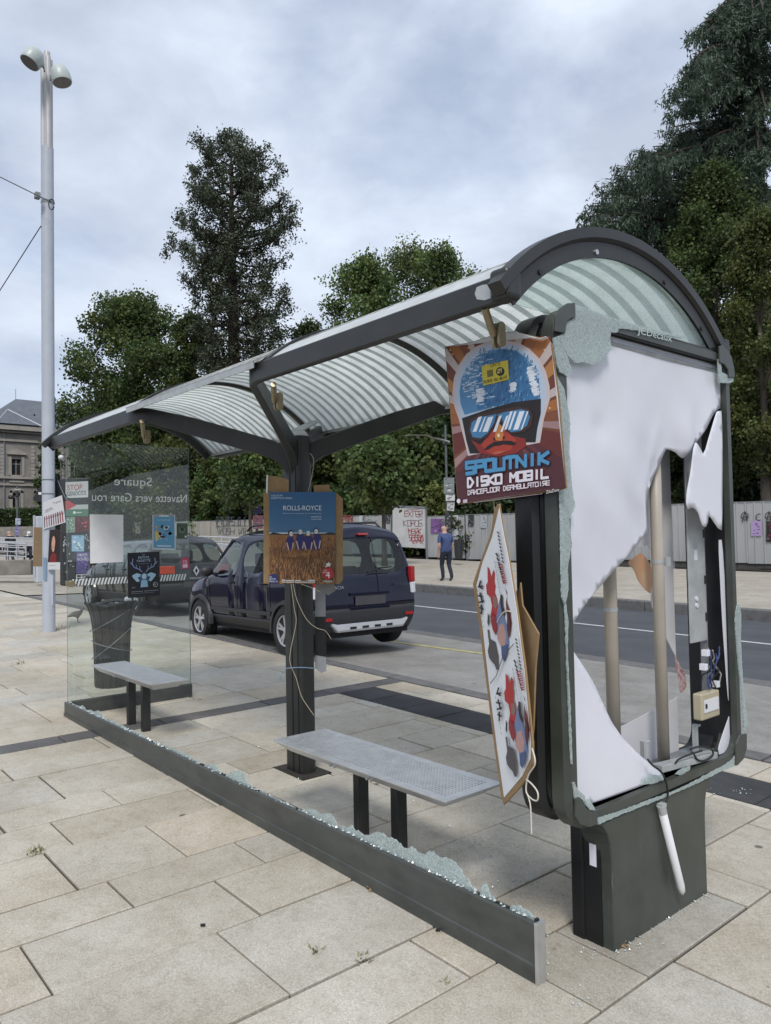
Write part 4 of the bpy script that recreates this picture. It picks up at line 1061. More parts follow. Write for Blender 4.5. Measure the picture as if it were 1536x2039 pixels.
crazed(Z6([(18, 500), (42, 540), (75, 600), (95, 700), (115, 830), (108, 1000), (125, 1250), (148, 1390), (106, 1475), (125, 1650), (98, 1800), (102, 1950), (84, 2039)]) + Z7([(72, 330), (68, 460), (76, 620), (84, 800), (92, 1010), (86, 1010), (76, 780), (64, 480), (55, 250)]) + Z6([(58, 2000), (45, 1300), (30, 800)]))
crazed(Z6([(1116, 395), (1130, 380), (1140, 480), (1180, 500), (1222, 505), (1218, 548), (1180, 556), (1130, 550), (1120, 500)]))
crazed(Z7([(878, 255), (890, 248), (898, 300), (896, 420), (903, 560), (910, 680), (920, 740), (928, 820), (912, 835), (905, 740), (898, 640), (888, 560), (876, 420), (870, 320)]))
crazed(Z7([(92, 1098), (100, 1095), (115, 1130), (150, 1160), (150, 1185), (105, 1180), (100, 1140)]))
crazed(Z7([(150, 1180), (175, 1180), (195, 1215), (200, 1230), (175, 1228), (155, 1205)]))
crazed(Z7([(207, 1270), (235, 1262), (320, 1235), (440, 1188), (560, 1145), (640, 1110), (740, 1058), (820, 1015), (860, 985), (900, 905), (915, 830), (922, 870), (890, 960), (865, 1020), (800, 1045), (700, 1095), (600, 1140), (480, 1190), (330, 1248), (215, 1298)]))
crazed(Z7([(425, 1108), (432, 1080), (470, 1062), (527, 1064), (525, 1085), (470, 1105)]), XF - 0.012)
crazed(Z7([(585, 1058), (620, 1030), (655, 1020), (650, 1040), (610, 1062)]), XF - 0.012)
# name lettering surviving on the strip under the lunette
la = Art([on_x(1268, 648, XF + 0.0085), on_x(1340, 666, XF + 0.0085), on_x(1340, 682, XF + 0.0085), on_x(1268, 664, XF + 0.0085)], (1, 0, 0))
la.text('JCDecaux', 0.02, 0.95, 0.85, (200, 215, 215), wd=0.95); la.build('maker_lettering', dc)
# foot
mb = MB()
fx0, fx1, fy0, fy1 = -1.905, -1.722, 2.565, 3.29
g0 = gz(-1.8) - 0.01
prof = [(0.0, g0), (0.0, 0.33), (0.008, 0.40), (0.025, 0.45), (0.055, 0.485), (0.075, 0.50)]
mb.loft([[(fx0, fy0 - e * .4, z), (fx1 + e * 0.0, fy0 - e, z), (fx1 + e * 0.0, fy1 + e, z), (fx0, fy1 + e * .4, z)] for e, z in prof])
ft = mb.build('foot', M['green'], dc, bevel=0.006, seg=3)
mb = MB(); mb.box(fx0 + 0.055, fx1 - 0.05, fy0 - 0.0045, fy0 + 0.01, g0, 0.44); mb.build('foot_recess', M['black'], ft)
mb = MB(); mb.box(fx0 - 0.004, fx0 + 0.055, fy0 - 0.012, fy0 + 0.2, g0, 0.47); mb.build('foot_side_post', M['black'], ft, bevel=0.008)
mb = MB(); mb.box(fx0 + 0.085, fx0 + 0.115, fy0 - 0.0075, fy0 - 0.0050, 0.30, 0.385); mb.build('sticker', M['white'], ft)
crumb_sp = []
for i in range(46):
    t = rw.random(); crumb_sp.append((fx1 + abs(rw.gauss(0.008, 0.012)), fy0 + t * 0.74, gz(-1.72) + 0.002))
crumbs('foot_glass_crumbs', crumb_sp, 8, dc, (0.002, 0.0055))
# broken lamp tube hanging from its cable
a = on_x(1317, 1606, XF + 0.02); b = on_x(1360, 1782, XF + 0.035)
hl = thing('broken_lamp_tube', b, 'broken white lamp tube dangling by a black cable against the green foot', 'lamp tube')
mb = MB(); mb.tube([a.lerp(b, 0.03), a.lerp(b, 0.90), a.lerp(b, 0.955), b], [0.017, 0.017, 0.014, 0.002], 12); mb.build('glass_tube', mat('white_glass_tube', (0.66, 0.67, 0.68), 0.3, 0, 0.04), hl, smooth=True)
mb = MB(); mb.tube([a.lerp(b, -0.015), a.lerp(b, 0.07)], 0.0185, 12); mb.box(a.x - 0.012, a.x + 0.012, a.y - 0.012, a.y + 0.022, a.z - 0.004, a.z + 0.012); mb.build('end_cap', M['alu_dull'], hl)
# ================================================================== posters tied to the shelter
# ---- large dance poster on its board, tied to the display case
YP = 2.262
cor = [(887, 691), (1096, 669), (1127, 971), (913, 1003)]
pq = [on_y(a, b, YP) for a, b in cor]
tp = thing('poster_board', (pq[2] + pq[3]) / 2, 'tall orange poster of a helmeted man with mirror goggles, tied to the case', 'poster')
bo = [on_y(a, b, YP + 0.004) for a, b in [(886, 690), (940, 681), (1000, 661), (1030, 660), (1068, 670), (1090, 674), (1099, 685), (1113, 790), (1128, 971), (1120, 975), (1000, 993), (912, 1005)]]
mb = MB(); mb.prism(bo, (0, 0.006, 0)); mb.build('backing_board', M['card'], tp)
mb = MB(); mb.prism([on_y(a, b, YP + 0.001) for a, b in [(887, 691), (940, 682), (1000, 662), (1028, 661), (1066, 671), (1088, 675), (1097, 686), (1111, 790), (1126, 970), (1000, 991), (913, 1003)]], (0, 0.001, 0)); mb.build('poster_paper', M['paper'], tp)
# curled top edge
mb = MB(); c0 = [on_y(a, b, YP - 0.004) for a, b in [(1028, 661), (1040, 668), (1062, 675), (1082, 678), (1092, 674)]]; c1 = [p + Vector((0.003, -0.018, 0.004)) for p in c0]
for i in range(4): mb.face((c0[i], c0[i + 1], c1[i + 1], c1[i]))
o = mb.build('curled_edge', M['paper'], tp); md = o.modifiers.new('s', 'SOLIDIFY'); md.thickness = 0.0015
A = Art(pq, (0, -1, 0), 0.00018)
def zq(a, b):          # enlargement coordinates of the poster -> sheet u, v (inverse bilinear by iteration)
    px, py = 860 + a / 4.077, 560 + b / 4.078
    u, v = 0.5, 0.5
    for _ in range(12):
        x = (cor[0][0] * (1 - u) + cor[1][0] * u) * (1 - v) + (cor[3][0] * (1 - u) + cor[2][0] * u) * v
        y = (cor[0][1] * (1 - u) + cor[1][1] * u) * (1 - v) + (cor[3][1] * (1 - u) + cor[2][1] * u) * v
        u += (px - x) / 215; v += (py - y) / 310
    return u, v
def Zp(l): return [zq(*p) for p in l]
A.rect(0.0, 0.0, 1.0, 1.0, (128, 66, 38))
# sunburst rays
ctr = (0.47, 0.52); rc = random.Random(2)
def clipray(a0, a1, c):
    pts = [ctr]; A.nudge()
    for a in (a0, (a0 + a1) / 2, a1):
        dx, dy = cos(a), sin(a); t = 9
        if dx > 1e-6: t = min(t, (1 - ctr[0]) / dx)
        if dx < -1e-6: t = min(t, -ctr[0] / dx)
        if dy > 1e-6: t = min(t, (1 - ctr[1]) / dy)
        if dy < -1e-6: t = min(t, -ctr[1] / dy)
        pts.append((ctr[0] + dx * t, ctr[1] + dy * t))
    A.poly(pts, c, False)
A.nxt()
pal = [(178, 106, 48), (140, 76, 46), (192, 128, 62), (122, 58, 42), (166, 96, 54)]
for k in range(30):
    a0 = -pi * 1.16 + k * (1.32 * pi / 30)
    low = a0 > -0.05 or a0 < -pi - 0.05
    c = pal[k % 5] if k % 3 else (205, 186, 180)
    if low: c = (112, 44, 40) if k % 3 else (168, 128, 128)
    clipray(a0, a0 + 1.32 * pi / 30 * (0.98 if k % 3 else 0.72), c)
A.nxt()
for k in range(26):
    a0 = 0.16 * pi + k * 0.68 * pi / 26; clipray(a0, a0 + 0.68 * pi / 26, [(92, 40, 46), (106, 48, 52), (80, 34, 42), (118, 62, 66)][k % 4])
A.rect(0, 0.80, 1, 1, (88, 40, 48), True)
A.nxt()
for k in range(30): A.ell(rc.uniform(0.02, 0.98), rc.uniform(0.01, 0.5), 0.008, 0.006, (244, 208, 138), 8, False)
# helmet
hel = Zp([(255, 1120), (220, 1030), (200, 920), (215, 800), (255, 700), (320, 610), (400, 550), (500, 510), (620, 500), (720, 520), (800, 570), (870, 650), (915, 750), (940, 860), (945, 960), (905, 1120), (880, 1300), (330, 1400), (300, 1280)])
hc = (0.5, 0.40)
A.poly([(hc[0] + (u - hc[0]) * 1.07, hc[1] + (v - hc[1]) * 1.05) for u, v in hel], (212, 196, 196))
A.poly(hel, (186, 204, 226))
A.poly(Zp([(285, 1090), (250, 1000), (240, 900), (260, 790), (310, 690), (390, 610), (500, 560), (620, 545), (720, 565), (790, 620), (850, 710), (890, 820), (900, 960), (700, 985), (480, 1040)]), (74, 138, 188))
A.poly(Zp([(400, 1050), (380, 900), (400, 760), (450, 640), (520, 570), (640, 555), (740, 590), (800, 660), (850, 760), (880, 900), (885, 962), (640, 995)]), (50, 116, 172))
A.nxt()
for k in range(520):                      # scratchy brush texture of the helmet
    a = rc.uniform(0, 2 * pi); r = sqrt(rc.random())
    x = 570 + cos(a) * r * 320; y = 800 + sin(a) * r * 255
    ln = rc.uniform(8, 46); wdt = rc.uniform(0.003, 0.010)
    left = x < 430 + rc.gauss(0, 50)
    c = rc.choice([(205, 218, 236), (186, 204, 226), (164, 188, 216)]) if left else rc.choice([(36, 92, 146), (44, 104, 158), (96, 156, 202), (28, 80, 132)])
    p0, p1 = zq(x, y), zq(x + ln * (0.9 if left else 0.25), y - ln * (0.15 if left else 0.9))
    A.line([p0, p1], wdt, c, False)
A.nxt()
for (x0, y0, n_, wd_) in ((785, 700, 24, 62), (380, 880, 11, 80), (655, 830, 8, 62)):
    for k in range(n_):
        y = y0 + k * 10; jit = rc.uniform(0, 18)
        A.poly(Zp([(x0 + jit + k * (2.4 if x0 > 700 else 0.5), y), (x0 + wd_ + rc.uniform(-18, 14) + k * 2.4 * (x0 > 700), y - 12), (x0 + wd_ - 6 + rc.uniform(-18, 14) + k * 2.4 * (x0 > 700), y + 1), (x0 + jit + k * (2.4 if x0 > 700 else .5), y + 9)]), (226, 234, 244), False)
# face opening
A.poly(Zp([(262, 1118), (480, 1045), (700, 985), (905, 960), (905, 1080), (880, 1200), (868, 1310), (790, 1310), (640, 1390), (420, 1400), (330, 1402), (300, 1300)]), (34, 24, 26))
A.poly(Zp([(340, 1290), (420, 1330), (540, 1250), (640, 1250), (790, 1280), (800, 1340), (720, 1400), (560, 1425), (420, 1400)]), (150, 38, 30))
A.poly(Zp([(430, 1330), (540, 1200), (620, 1200), (720, 1290), (680, 1370), (560, 1410), (480, 1390)]), (186, 56, 36))
A.poly(Zp([(545, 1290), (560, 1180), (585, 1160), (605, 1180), (622, 1270), (600, 1300)]), (216, 128, 50))
A.ell(*zq(578, 1255), 0.012, 0.012, (240, 226, 200), 12)
A.poly(Zp([(530, 1270), (548, 1275), (555, 1295), (540, 1300)]), (60, 18, 18)); A.poly(Zp([(612, 1262), (628, 1258), (630, 1280), (614, 1290)]), (60, 18, 18))
A.poly(Zp([(455, 1372), (480, 1345), (540, 1308), (600, 1298), (680, 1298), (722, 1318), (700, 1335), (620, 1325), (590, 1335), (540, 1340), (490, 1370)]), (28, 18, 22))
A.poly(Zp([(520, 1400), (570, 1380), (640, 1378), (600, 1400), (550, 1410)]), (200, 90, 60))
# goggles
A.poly(Zp([(320, 1220), (340, 1130), (420, 1085), (560, 1050), (740, 1020), (820, 1035), (850, 1090), (840, 1180), (790, 1225), (700, 1240), (640, 1225), (600, 1150), (570, 1130), (545, 1180), (490, 1270), (400, 1300), (340, 1280)]), (66, 40, 34))
lensL = Zp([(338, 1215), (352, 1150), (425, 1108), (560, 1082), (545, 1150), (490, 1235), (430, 1278), (360, 1270)])
lensR = Zp([(560, 1090), (620, 1068), (760, 1042), (812, 1060), (826, 1110), (805, 1175), (750, 1218), (680, 1228), (625, 1165), (600, 1105)])
A.poly(lensL, (64, 132, 186)); A.poly(lensR, (64, 132, 186), False)
A.nxt()
for x0, w_ in ((345, 34), (400, 14), (430, 46), (520, 26), (580, 20)): A.poly(Zp([(x0 + 62, 1110 + (0 if x0 < 500 else -10)), (x0 + 62 + w_, 1100 - (0 if x0 < 500 else 10)), (x0 + 14 + w_, 1225), (x0 + 14, 1228)]), (228, 236, 246), False)
for x0, w_ in ((640, 20), (672, 18), (712, 40), (770, 12)): A.poly(Zp([(x0 + 34, 1062), (x0 + 34 + w_, 1058), (x0 + w_ - 14, 1205), (x0 - 14, 1212)]), (228, 236, 246), False)
# yellow sticker (its square code is left blank)
A.poly(Zp([(438, 690), (655, 640), (664, 800), (452, 852)]), (222, 200, 44))
def tline(t, p0, p1, hh, c, wide=1.0):
    """text along a slanted line between two enlargement points"""
    A.nxt()
    V, F, x0, x1, y0, y1 = text_geo(t)
    a = Vector(zq(*p0)); b = Vector(zq(*p1)); dv = Vector(zq(p0[0], p0[1] + hh)) - a
    P3 = []
    for vx, vy in V:
        q = a + (b - a) * ((vx - x0) / (x1 - x0)) - dv * (vy / 0.69); P3.append(A.P(q.x, q.y))
    for f in F:
        pts = [P3[i] for i in f]
        if (pts[1] - pts[0]).cross(pts[2] - pts[0]).dot(A.n) < 0: pts = pts[::-1]
        A.mb.face(pts); A.cols.append(lin(c))
def bline(t, p0, p1, hh, th, c, mir=()):
    A.nxt(); n_ = len(t)
    for i, ch in enumerate(t):
        if ch not in BLOCK: continue
        fx0 = i / n_; fx1 = fx0 + 0.80 / n_
        if ch == 'I': fx0 += 0.2 / n_; fx1 -= 0.2 / n_
        cx = lambda f: (p0[0] + (p1[0] - p0[0]) * f); bl = lambda f: (p0[1] + (p1[1] - p0[1]) * f)
        for sg in BLOCK[ch].split(','):
            p, q = sg.split('-'); pts = []
            for r_ in (p, q):
                fx = {'L': fx0, 'C': (fx0 + fx1) / 2, 'R': fx1}[r_[1]]
                if i in mir: fx = fx0 + fx1 - fx
                fy = {'T': 1, 'M': 0.5, 'B': 0}[r_[0]]
                pts.append(zq(cx(fx), bl(fx) - hh * fy))
            A.line(pts, th, c, False)
bline('12H15', (506, 702), (596, 682), 26, 0.0035, (30, 26, 20))
A.poly(Zp([(484, 728), (534, 716), (538, 772), (488, 784)]), (120, 108, 36))
A.ell(*zq(594, 735), 0.040, 0.029, (34, 28, 22)); bline('21', (574, 748), (616, 738), 28, 0.0065, (232, 214, 90))
bline('PLACE DU BUIS', (458, 834), (650, 788), 20, 0.0032, (30, 26, 20))
bline('SPOUTNIK', (300, 1572), (985, 1482), 92, 0.038, (24, 30, 60), mir=(5,))
bline('SPOUTNIK', (302, 1566), (985, 1477), 88, 0.027, (72, 152, 204), mir=(5,))
bline('DISKO MOBIL', (316, 1672), (980, 1592), 68, 0.0195, (232, 226, 236))
bline('DANCEFLOOR DEAMBULATOIRE', (316, 1735), (985, 1652), 34, 0.0078, (226, 214, 222), mir=(22,))
tline('ZikaDont', (955, 1722), (1050, 1704), 26, (236, 230, 236))
A.ell(*zq(230, 1785), 0.020, 0.014, (236, 230, 236)); A.poly(Zp([(272, 1775), (310, 1768), (310, 1795), (272, 1800)]), (206, 196, 206))
A.line(Zp([(370, 1795), (930, 1722)]), 0.003, (190, 170, 180))
A.build('poster_print', tp)
# string that ties the board
mb = MB(); mb.tube([on_y(*q, YP + 0.02) for q in [(975, 652), (982, 700), (984, 1000), (987, 1040)]], 0.002, 6); mb.build('tie_string', M['string'], tp)
mb = MB(); mb.tube([on_y(*q, YP + 0.03) for q in [(990, 1000), (992, 1020), (1004, 1110)]], 0.002, 6); mb.build('tie_string', M['string'], tp)

# ---- wheat field poster on the column
nf = Vector((-cos(YAW), sin(YAW), 0)); p0 = on_d(600, 1070, 4.93)
def pf(px, py, off=0.0): return on_pl(px, py, p0 - nf * off, nf)
cor2 = [(536.5, 980), (668.5, 979.5), (668, 1163.5), (537, 1162.5)]
q2 = [pf(*c, 0.006) for c in cor2]
t2 = thing('poster_board', (q2[2] + q2[3]) / 2, 'blue sky and wheat field poster on cardboard, tied to the shelter column', 'poster')
mb = MB(); mb.prism([pf(*c) for c in [(525, 982), (670, 982), (683, 992), (683, 1155), (676, 1163), (525, 1162)]], nf * 0.006); mb.build('backing_board', M['card'], t2)
mb = MB(); mb.prism([pf(*c, 0.0055) for c in cor2], nf * 0.002); mb.build('poster_paper', M['paper'], t2)
A = Art(q2, -nf, 0.0003)
def zr(a, b): return ((500 + a / 7.68 - 536.7) / 131.6, (950 + b / 7.68 - 980) / 183.2)
n_ = 18
for k in range(n_):
    t_ = k / (n_ - 1); A.rect(0, 0.44 * k / n_, 1, 0.44 * (k + 1) / n_ + 0.002, (int(34 + 30 * t_), int(92 + 22 * t_), int(146 + 8 * t_)), k == 0)
A.rect(0, 0.462, 1, 1, (112, 72, 38))
A.poly([(0, 0.455), (0.06, 0.44), (0.2, 0.456), (0.45, 0.45), (0.62, 0.456), (0.84, 0.45), (0.92, 0.438), (1, 0.445), (1, 0.47), (0, 0.467)], (26, 34, 40))
A.rect(0, 0.465, 1, 0.60, (146, 92, 46))
A.nxt()
for k in range(1500):
    v = 0.48 + 0.5 * rc.random() ** 0.9; u = rc.random(); s_ = 0.2 + (v - 0.46) * 1.5
    c = rc.choice([(168, 112, 56), (140, 88, 42), (190, 134, 74), (98, 60, 32), (74, 46, 28), (120, 76, 38)])
    ln = 0.03 + 0.06 * s_ * rc.random(); A.line([(u, v), (min(0.995, max(0.005, u + rc.uniform(-.02, .02))), min(0.995, v + ln))], 0.004 + 0.006 * s_, c, False)
blue = (34, 34, 108)
for bx0, bx1, hx, top, hair, turn in ((0.255, 0.375, 0.325, 0.435, (38, 34, 40), 0), (0.40, 0.535, 0.465, 0.415, (60, 120, 150), 1), (0.515, 0.66, 0.585, 0.43, (50, 132, 150), 0), (0.665, 0.785, 0.705, 0.41, (36, 70, 120), 0)):
    A.poly([(bx0 + .02, top + 0.05), (bx1 - .02, top + 0.05), (bx1, top + 0.09), (bx1 - 0.01, top + 0.22), (bx0 + 0.01, top + 0.22), (bx0, top + 0.09)], blue)
    A.ell(hx, top + 0.012, 0.042, 0.035, hair, 14); A.ell(hx + 0.006, top + 0.02, 0.030, 0.026, (216, 212, 208), 14)
    A.line([(bx0 + 0.012, top + 0.12), (bx0 + 0.045, top + 0.21)], 0.018, (206, 170, 152)); A.line([(bx1 - 0.012, top + 0.12), (bx1 - 0.03, top + 0.20)], 0.018, (206, 170, 152))
    A.line([(hx - 0.016, top + 0.02), (hx - 0.004, top + 0.02)], 0.006, (30, 26, 30)); A.line([(hx + 0.012, top + 0.02), (hx + 0.024, top + 0.02)], 0.006, (30, 26, 30))
A.nxt()
for k in range(240):
    u = rc.uniform(0.2, 0.84); v = 0.625 + rc.uniform(-0.01, 0.05); A.line([(u, v), (u + rc.uniform(-.02, .02), v + rc.uniform(.03, .06))], 0.008, rc.choice([(168, 112, 56), (140, 88, 42), (120, 76, 38)]), False)
WHT = (222, 232, 240)
A.text('COLLECTIF', 0.032, 0.047, 0.017, WHT); A.text('SUZETTE ET NORA', 0.032, 0.075, 0.017, WHT, wd=0.315)
A.text('ROLLS-ROYCE', 0.215, 0.200, 0.052, WHT, wd=0.575)
A.text('Semaine de sauvetage de ma trajectoire', 0.215, 0.238, 0.012, (190, 208, 222), wd=0.575)
A.text('MAQUETTE', 0.635, 0.278, 0.015, WHT, wd=0.155); A.text('Creation 2026', 0.635, 0.302, 0.013, WHT, wd=0.155)
A.ell(*zr(1180, 1470), 0.092, 0.066, (190, 36, 40)); A.text('4', zr(1150, 1540)[0], zr(1150, 1540)[1], 0.066, (240, 238, 236)); A.text('Cap', *zr(1118, 1435), 0.016, (240, 236, 236)); A.text('Monde', *zr(1104, 1468), 0.016, (240, 236, 236))
A.text('10H30', *zr(1112, 1608), 0.024, (236, 236, 232), wd=0.135)
A.poly([zr(1140, 1380), zr(1160, 1330), zr(1150, 1320), zr(1180, 1318), zr(1195, 1290), zr(1205, 1320), zr(1235, 1325), zr(1210, 1350), zr(1222, 1375), zr(1190, 1360)], (226, 220, 214))
A.poly([zr(278, 1500), zr(350, 1480), zr(420, 1500), zr(425, 1625), zr(278, 1630)], (34, 42, 108)); A.text('LA', *zr(285, 1540), 0.017, WHT); A.text('PETITE', *zr(285, 1575), 0.017, WHT); A.text('PROD 31', *zr(285, 1610), 0.017, WHT)
for a0, a1, b0 in ((480, 530, 1568), (540, 668, 1576), (680, 765, 1574), (775, 872, 1588), (882, 985, 1568)):
    A.poly([zr(a0, b0), zr(a1, b0), zr(a1, 1618), zr(a0, 1618)], (206, 200, 192)); A.line([zr(a0 + 8, 1600), zr(a1 - 8, 1600)], 0.012, (120, 100, 80))
A.build('poster_print', t2)
# boards on the street side of the column, behind the poster
def flat_board(name, pts, off, label, m_=None, th=0.006, cat='board', edge=None):
    P = [pf(*c, off) for c in pts]; t = thing(name, sum(P, Vector()) / len(P), label, cat)
    mb = MB(); mb.prism(P, nf * th); mb.build('board', m_ or M['card'], t); return t
b_ = flat_board('cardboard_sheet', [(532, 946), (560, 950), (575, 955), (575, 990), (532, 990)], -0.02, 'brown cardboard sheet sticking up behind the wheat field poster, on its left')
mb = MB(); mb.prism([pf(*c, -0.012) for c in [(531, 946), (534, 946), (533, 982), (530, 982)]], nf * 0.006); mb.build('white_edge', M['paper'], b_)
flat_board('cardboard_sheet', [(625, 966), (657, 965), (658, 990), (625, 990)], -0.02, 'small brown cardboard edge showing above the wheat field poster, right of the column')
pb = flat_board('poster_board', [(628, 1160), (648, 1176), (650, 1336), (640, 1341), (628, 1330)], -0.30, 'white and black hanging board half hidden behind the shelter column', mat('pale_grey_card', (0.40, 0.41, 0.43), 0.7, 0, 0.1), cat='poster')
mb = MB(); mb.prism([pf(*c, -0.296) for c in [(628, 1228), (649, 1228), (650, 1308), (628, 1304)]], nf * 0.002); mb.build('black_print', M['black'], pb)
flat_board('cardboard_sheet', [(628, 1163), (665, 1163), (670, 1175), (655, 1185), (628, 1178)], -0.12, 'grey card flap below the wheat field poster beside the tail lamp', mat('grey_card_flap', (0.25, 0.25, 0.25), 0.8, 0, 0.1))
# strings round the column
def string(name, pts, D, r, m_, label, cat='string'):
    P = [on_pl(x, y, p0 - nf * (D[i] if isinstance(D, list) else D), nf) for i, (x, y) in enumerate(pts)]
    fine = []
    for i in range(len(P) - 1):
        a, b, c, d = P[max(i - 1, 0)], P[i], P[i + 1], P[min(i + 2, len(P) - 1)]
        for k in range(4):
            t = k / 4; fine.append(0.5 * ((2 * b) + (c - a) * t + (2 * a - 5 * b + 4 * c - d) * t * t + (3 * b - a - 3 * c + d) * t ** 3))
    fine.append(P[-1]); mb = MB(); mb.tube(fine, r, 6); return mb.build(name, m_, None, label=label, cat=cat, smooth=True)
string('twine', [(580, 1163), (586, 1210), (590, 1240), (580, 1290), (578, 1320), (590, 1350), (600, 1385), (612, 1405), (626, 1425)], 0.03, 0.0022, M['string'], 'loose twine trailing down the whole shelter column')
string('twine', [(584, 1163), (592, 1195), (610, 1232), (630, 1250), (648, 1256), (660, 1273)], 0.03, 0.0022, M['string'], 'pale twine looping from the column out towards the dark board')
string('twine', [(600, 1163), (622, 1171), (640, 1180)], 0.02, 0.002, M['string'], 'short twine just under the wheat field poster')
string('twine', [(568, 1331), (598, 1329), (628, 1331)], 0.05, 0.003, M['blue_string'], 'blue string knotted round the foot of the shelter column')
string('twine', [(571, 1331), (562, 1342), (559, 1352), (566, 1357)], 0.05, 0.002, M['blue_string'], 'loose tail of the blue string left of the column')
string('twine', [(617, 902), (625, 915), (622, 945), (614, 978)], 0.03, 0.002, M['string'], 'thin twine hanging from the column head above the poster')
# ---- long board hanging beside the display case
e1 = on_d(1030, 1070, 2.72); e0 = on_d(966, 1070, 3.02)
nb = Vector((e1.y - e0.y, -(e1.x - e0.x), 0)).normalized()
if nb.dot(CPOS - e0) < 0: nb = -nb
def pb_(px, py, off=0.0): return on_pl(px, py, e0 + nb * off, nb)
outl = [(985, 1012), (993, 1003), (1000, 1050), (1012, 1110), (1028, 1205), (1045, 1330), (1060, 1480), (1060, 1520), (1050, 1545), (1035, 1568), (1003, 1602), (998, 1585), (985, 1490), (970, 1370), (955, 1250), (942, 1162), (958, 1115), (978, 1060)]
hb = thing('poster_board', pb_(1003, 1602), 'long white double poster board hanging askew beside the case, red figures on it', 'poster')
mb = MB(); mb.prism([pb_(*c) for c in outl], -nb * 0.008); mb.build('backing_board', M['card'], hb)
paper = [(994, 1012), (1002, 1058), (1013, 1115), (1028, 1210), (1044, 1335), (1057, 1480), (1056, 1512), (1040, 1545), (1004, 1588), (990, 1490), (975, 1370), (962, 1255), (949, 1166), (961, 1120), (980, 1070)]
mb = MB(); mb.prism([pb_(*c, 0.002) for c in paper], -nb * 0.0015); mb.build('poster_paper', M['paper'], hb)
class PxArt(Art):
    def P(s, u, v, k=None): return pb_(u, v, 0.0025 + 0.0004 * (s.k if k is None else k))
A = PxArt([(0, 0, 0), (100, 0, 0), (100, 100, 0), (0, 100, 0)], nb); A.w = A.h = 1.0
def z5p(l): return [(920 + a / 2.913, 980 + b / 2.913) for a, b in l]
def hang(dx, dy):
    T = lambda l: z5p([(a + dx, b + dy) for a, b in l])
    A.poly(T([(148, 432), (160, 445), (172, 490), (182, 450), (192, 470), (190, 520), (196, 545), (192, 580), (205, 620), (215, 690), (200, 745), (185, 765), (165, 720), (175, 660), (165, 610), (145, 590), (140, 540), (150, 520)]), (196, 40, 40))
    A.poly(T([(180, 600), (200, 610), (206, 650), (196, 680), (182, 660)]), (150, 110, 100))
    A.poly(T([(250, 555), (262, 580), (262, 640), (280, 690), (290, 760), (285, 805), (270, 760), (258, 690), (255, 640), (262, 600)]), (120, 48, 56))
    A.poly(T([(205, 690), (215, 640), (225, 600), (230, 660), (245, 720), (262, 780), (274, 880), (270, 915), (240, 960), (228, 900), (205, 830), (195, 760)]), (112, 132, 176))
    A.poly(T([(215, 770), (240, 760), (258, 830), (252, 890), (225, 890), (205, 850)]), (196, 148, 140))
    A.poly(T([(148, 800), (158, 798), (164, 850), (195, 870), (212, 950), (214, 1030), (200, 1030), (190, 1000), (175, 985), (158, 960), (150, 920), (158, 880)]), (84, 78, 80))
    A.poly(T([(222, 590), (236, 600), (240, 660), (252, 700), (246, 720), (230, 690), (222, 640)]), (40, 38, 44)); A.poly(T([(172, 700), (196, 720), (206, 790), (196, 830), (180, 800), (168, 750)]), (160, 34, 38)); A.poly(T([(262, 690), (275, 720), (284, 800), (276, 850), (262, 800)]), (90, 30, 40))
    A.poly(T([(228, 900), (262, 880), (268, 930), (246, 985), (232, 960)]), (70, 90, 140)); A.poly(T([(150, 700), (160, 720), (158, 780), (148, 760)]), (60, 56, 60))
    A.nxt()
    for p in ([(108, 515), (100, 545), (118, 560)], [(95, 550), (120, 545)], [(105, 585), (120, 640)], [(95, 600), (118, 605)], [(100, 640), (125, 630)], [(112, 655), (112, 705)], [(104, 670), (124, 680)]):
        A.line(T(p), 3.2, (20, 20, 22), False)
    A.nxt()
    for i in range(9): A.line(T([(206 + i * 3.6, 230 + i * 21), (213 + i * 3.6, 240 + i * 21)]), 2.4, (28, 26, 28), False)
    for i in range(7): A.line(T([(198 + i * 6.5, 355 + i * 26), (208 + i * 6.5, 372 + i * 26)]), 3.0, (28, 26, 28), False)
    for i in range(9): A.line(T([(212 + i * 3.5, 425 + i * 13), (236 + i * 2.6, 420 + i * 13)]), 2.2, (190, 36, 44), False)
    for i in range(9): A.line(T([(190 + i * 4, 400 + i * 24), (193 + i * 4, 418 + i * 24)]), 1.0, (140, 140, 144), False)
    for i in range(8): A.line(T([(88 + i * 5, 560 + i * 30), (91 + i * 5, 578 + i * 30)]), 0.8, (140, 140, 144), False)
hang(0, 0); hang(105, 620)
A.line(z5p([(165, 1110), (200, 1065), (235, 960), (300, 880)]), 1.6, (90, 80, 70))
A.build('poster_print', hb)
mb = MB()
fl = [(1031, 1190), (1036, 1160), (1040, 1205), (1072, 1262), (1066, 1330), (1062, 1450), (1056, 1500), (1048, 1360)]
P = [pb_(*c, -0.035) for c in fl]; cb = thing('cardboard_sheet', P[6], 'folded brown cardboard behind the hanging double poster board', 'board')
mb.prism(P, -nb * 0.006); mb.build('board', M['card'], cb)
def cstring(pts, off, r, m_, label):
    P = [pb_(x, y, off) for x, y in pts]; fine = []
    for i in range(len(P) - 1):
        a, b, c, d = P[max(i - 1, 0)], P[i], P[i + 1], P[min(i + 2, len(P) - 1)]
        for k in range(5):
            t = k / 5; fine.append(0.5 * ((2 * b) + (c - a) * t + (2 * a - 5 * b + 4 * c - d) * t * t + (3 * b - a - 3 * c + d) * t ** 3))
    fine.append(P[-1]); mb = MB(); mb.tube(fine, r, 6); mb.build('twine', m_, None, label=label, cat='string', smooth=True)
M['wstring'] = mat('white_cotton_string', (0.62, 0.58, 0.50), 0.9, 0, 0.1, 80)
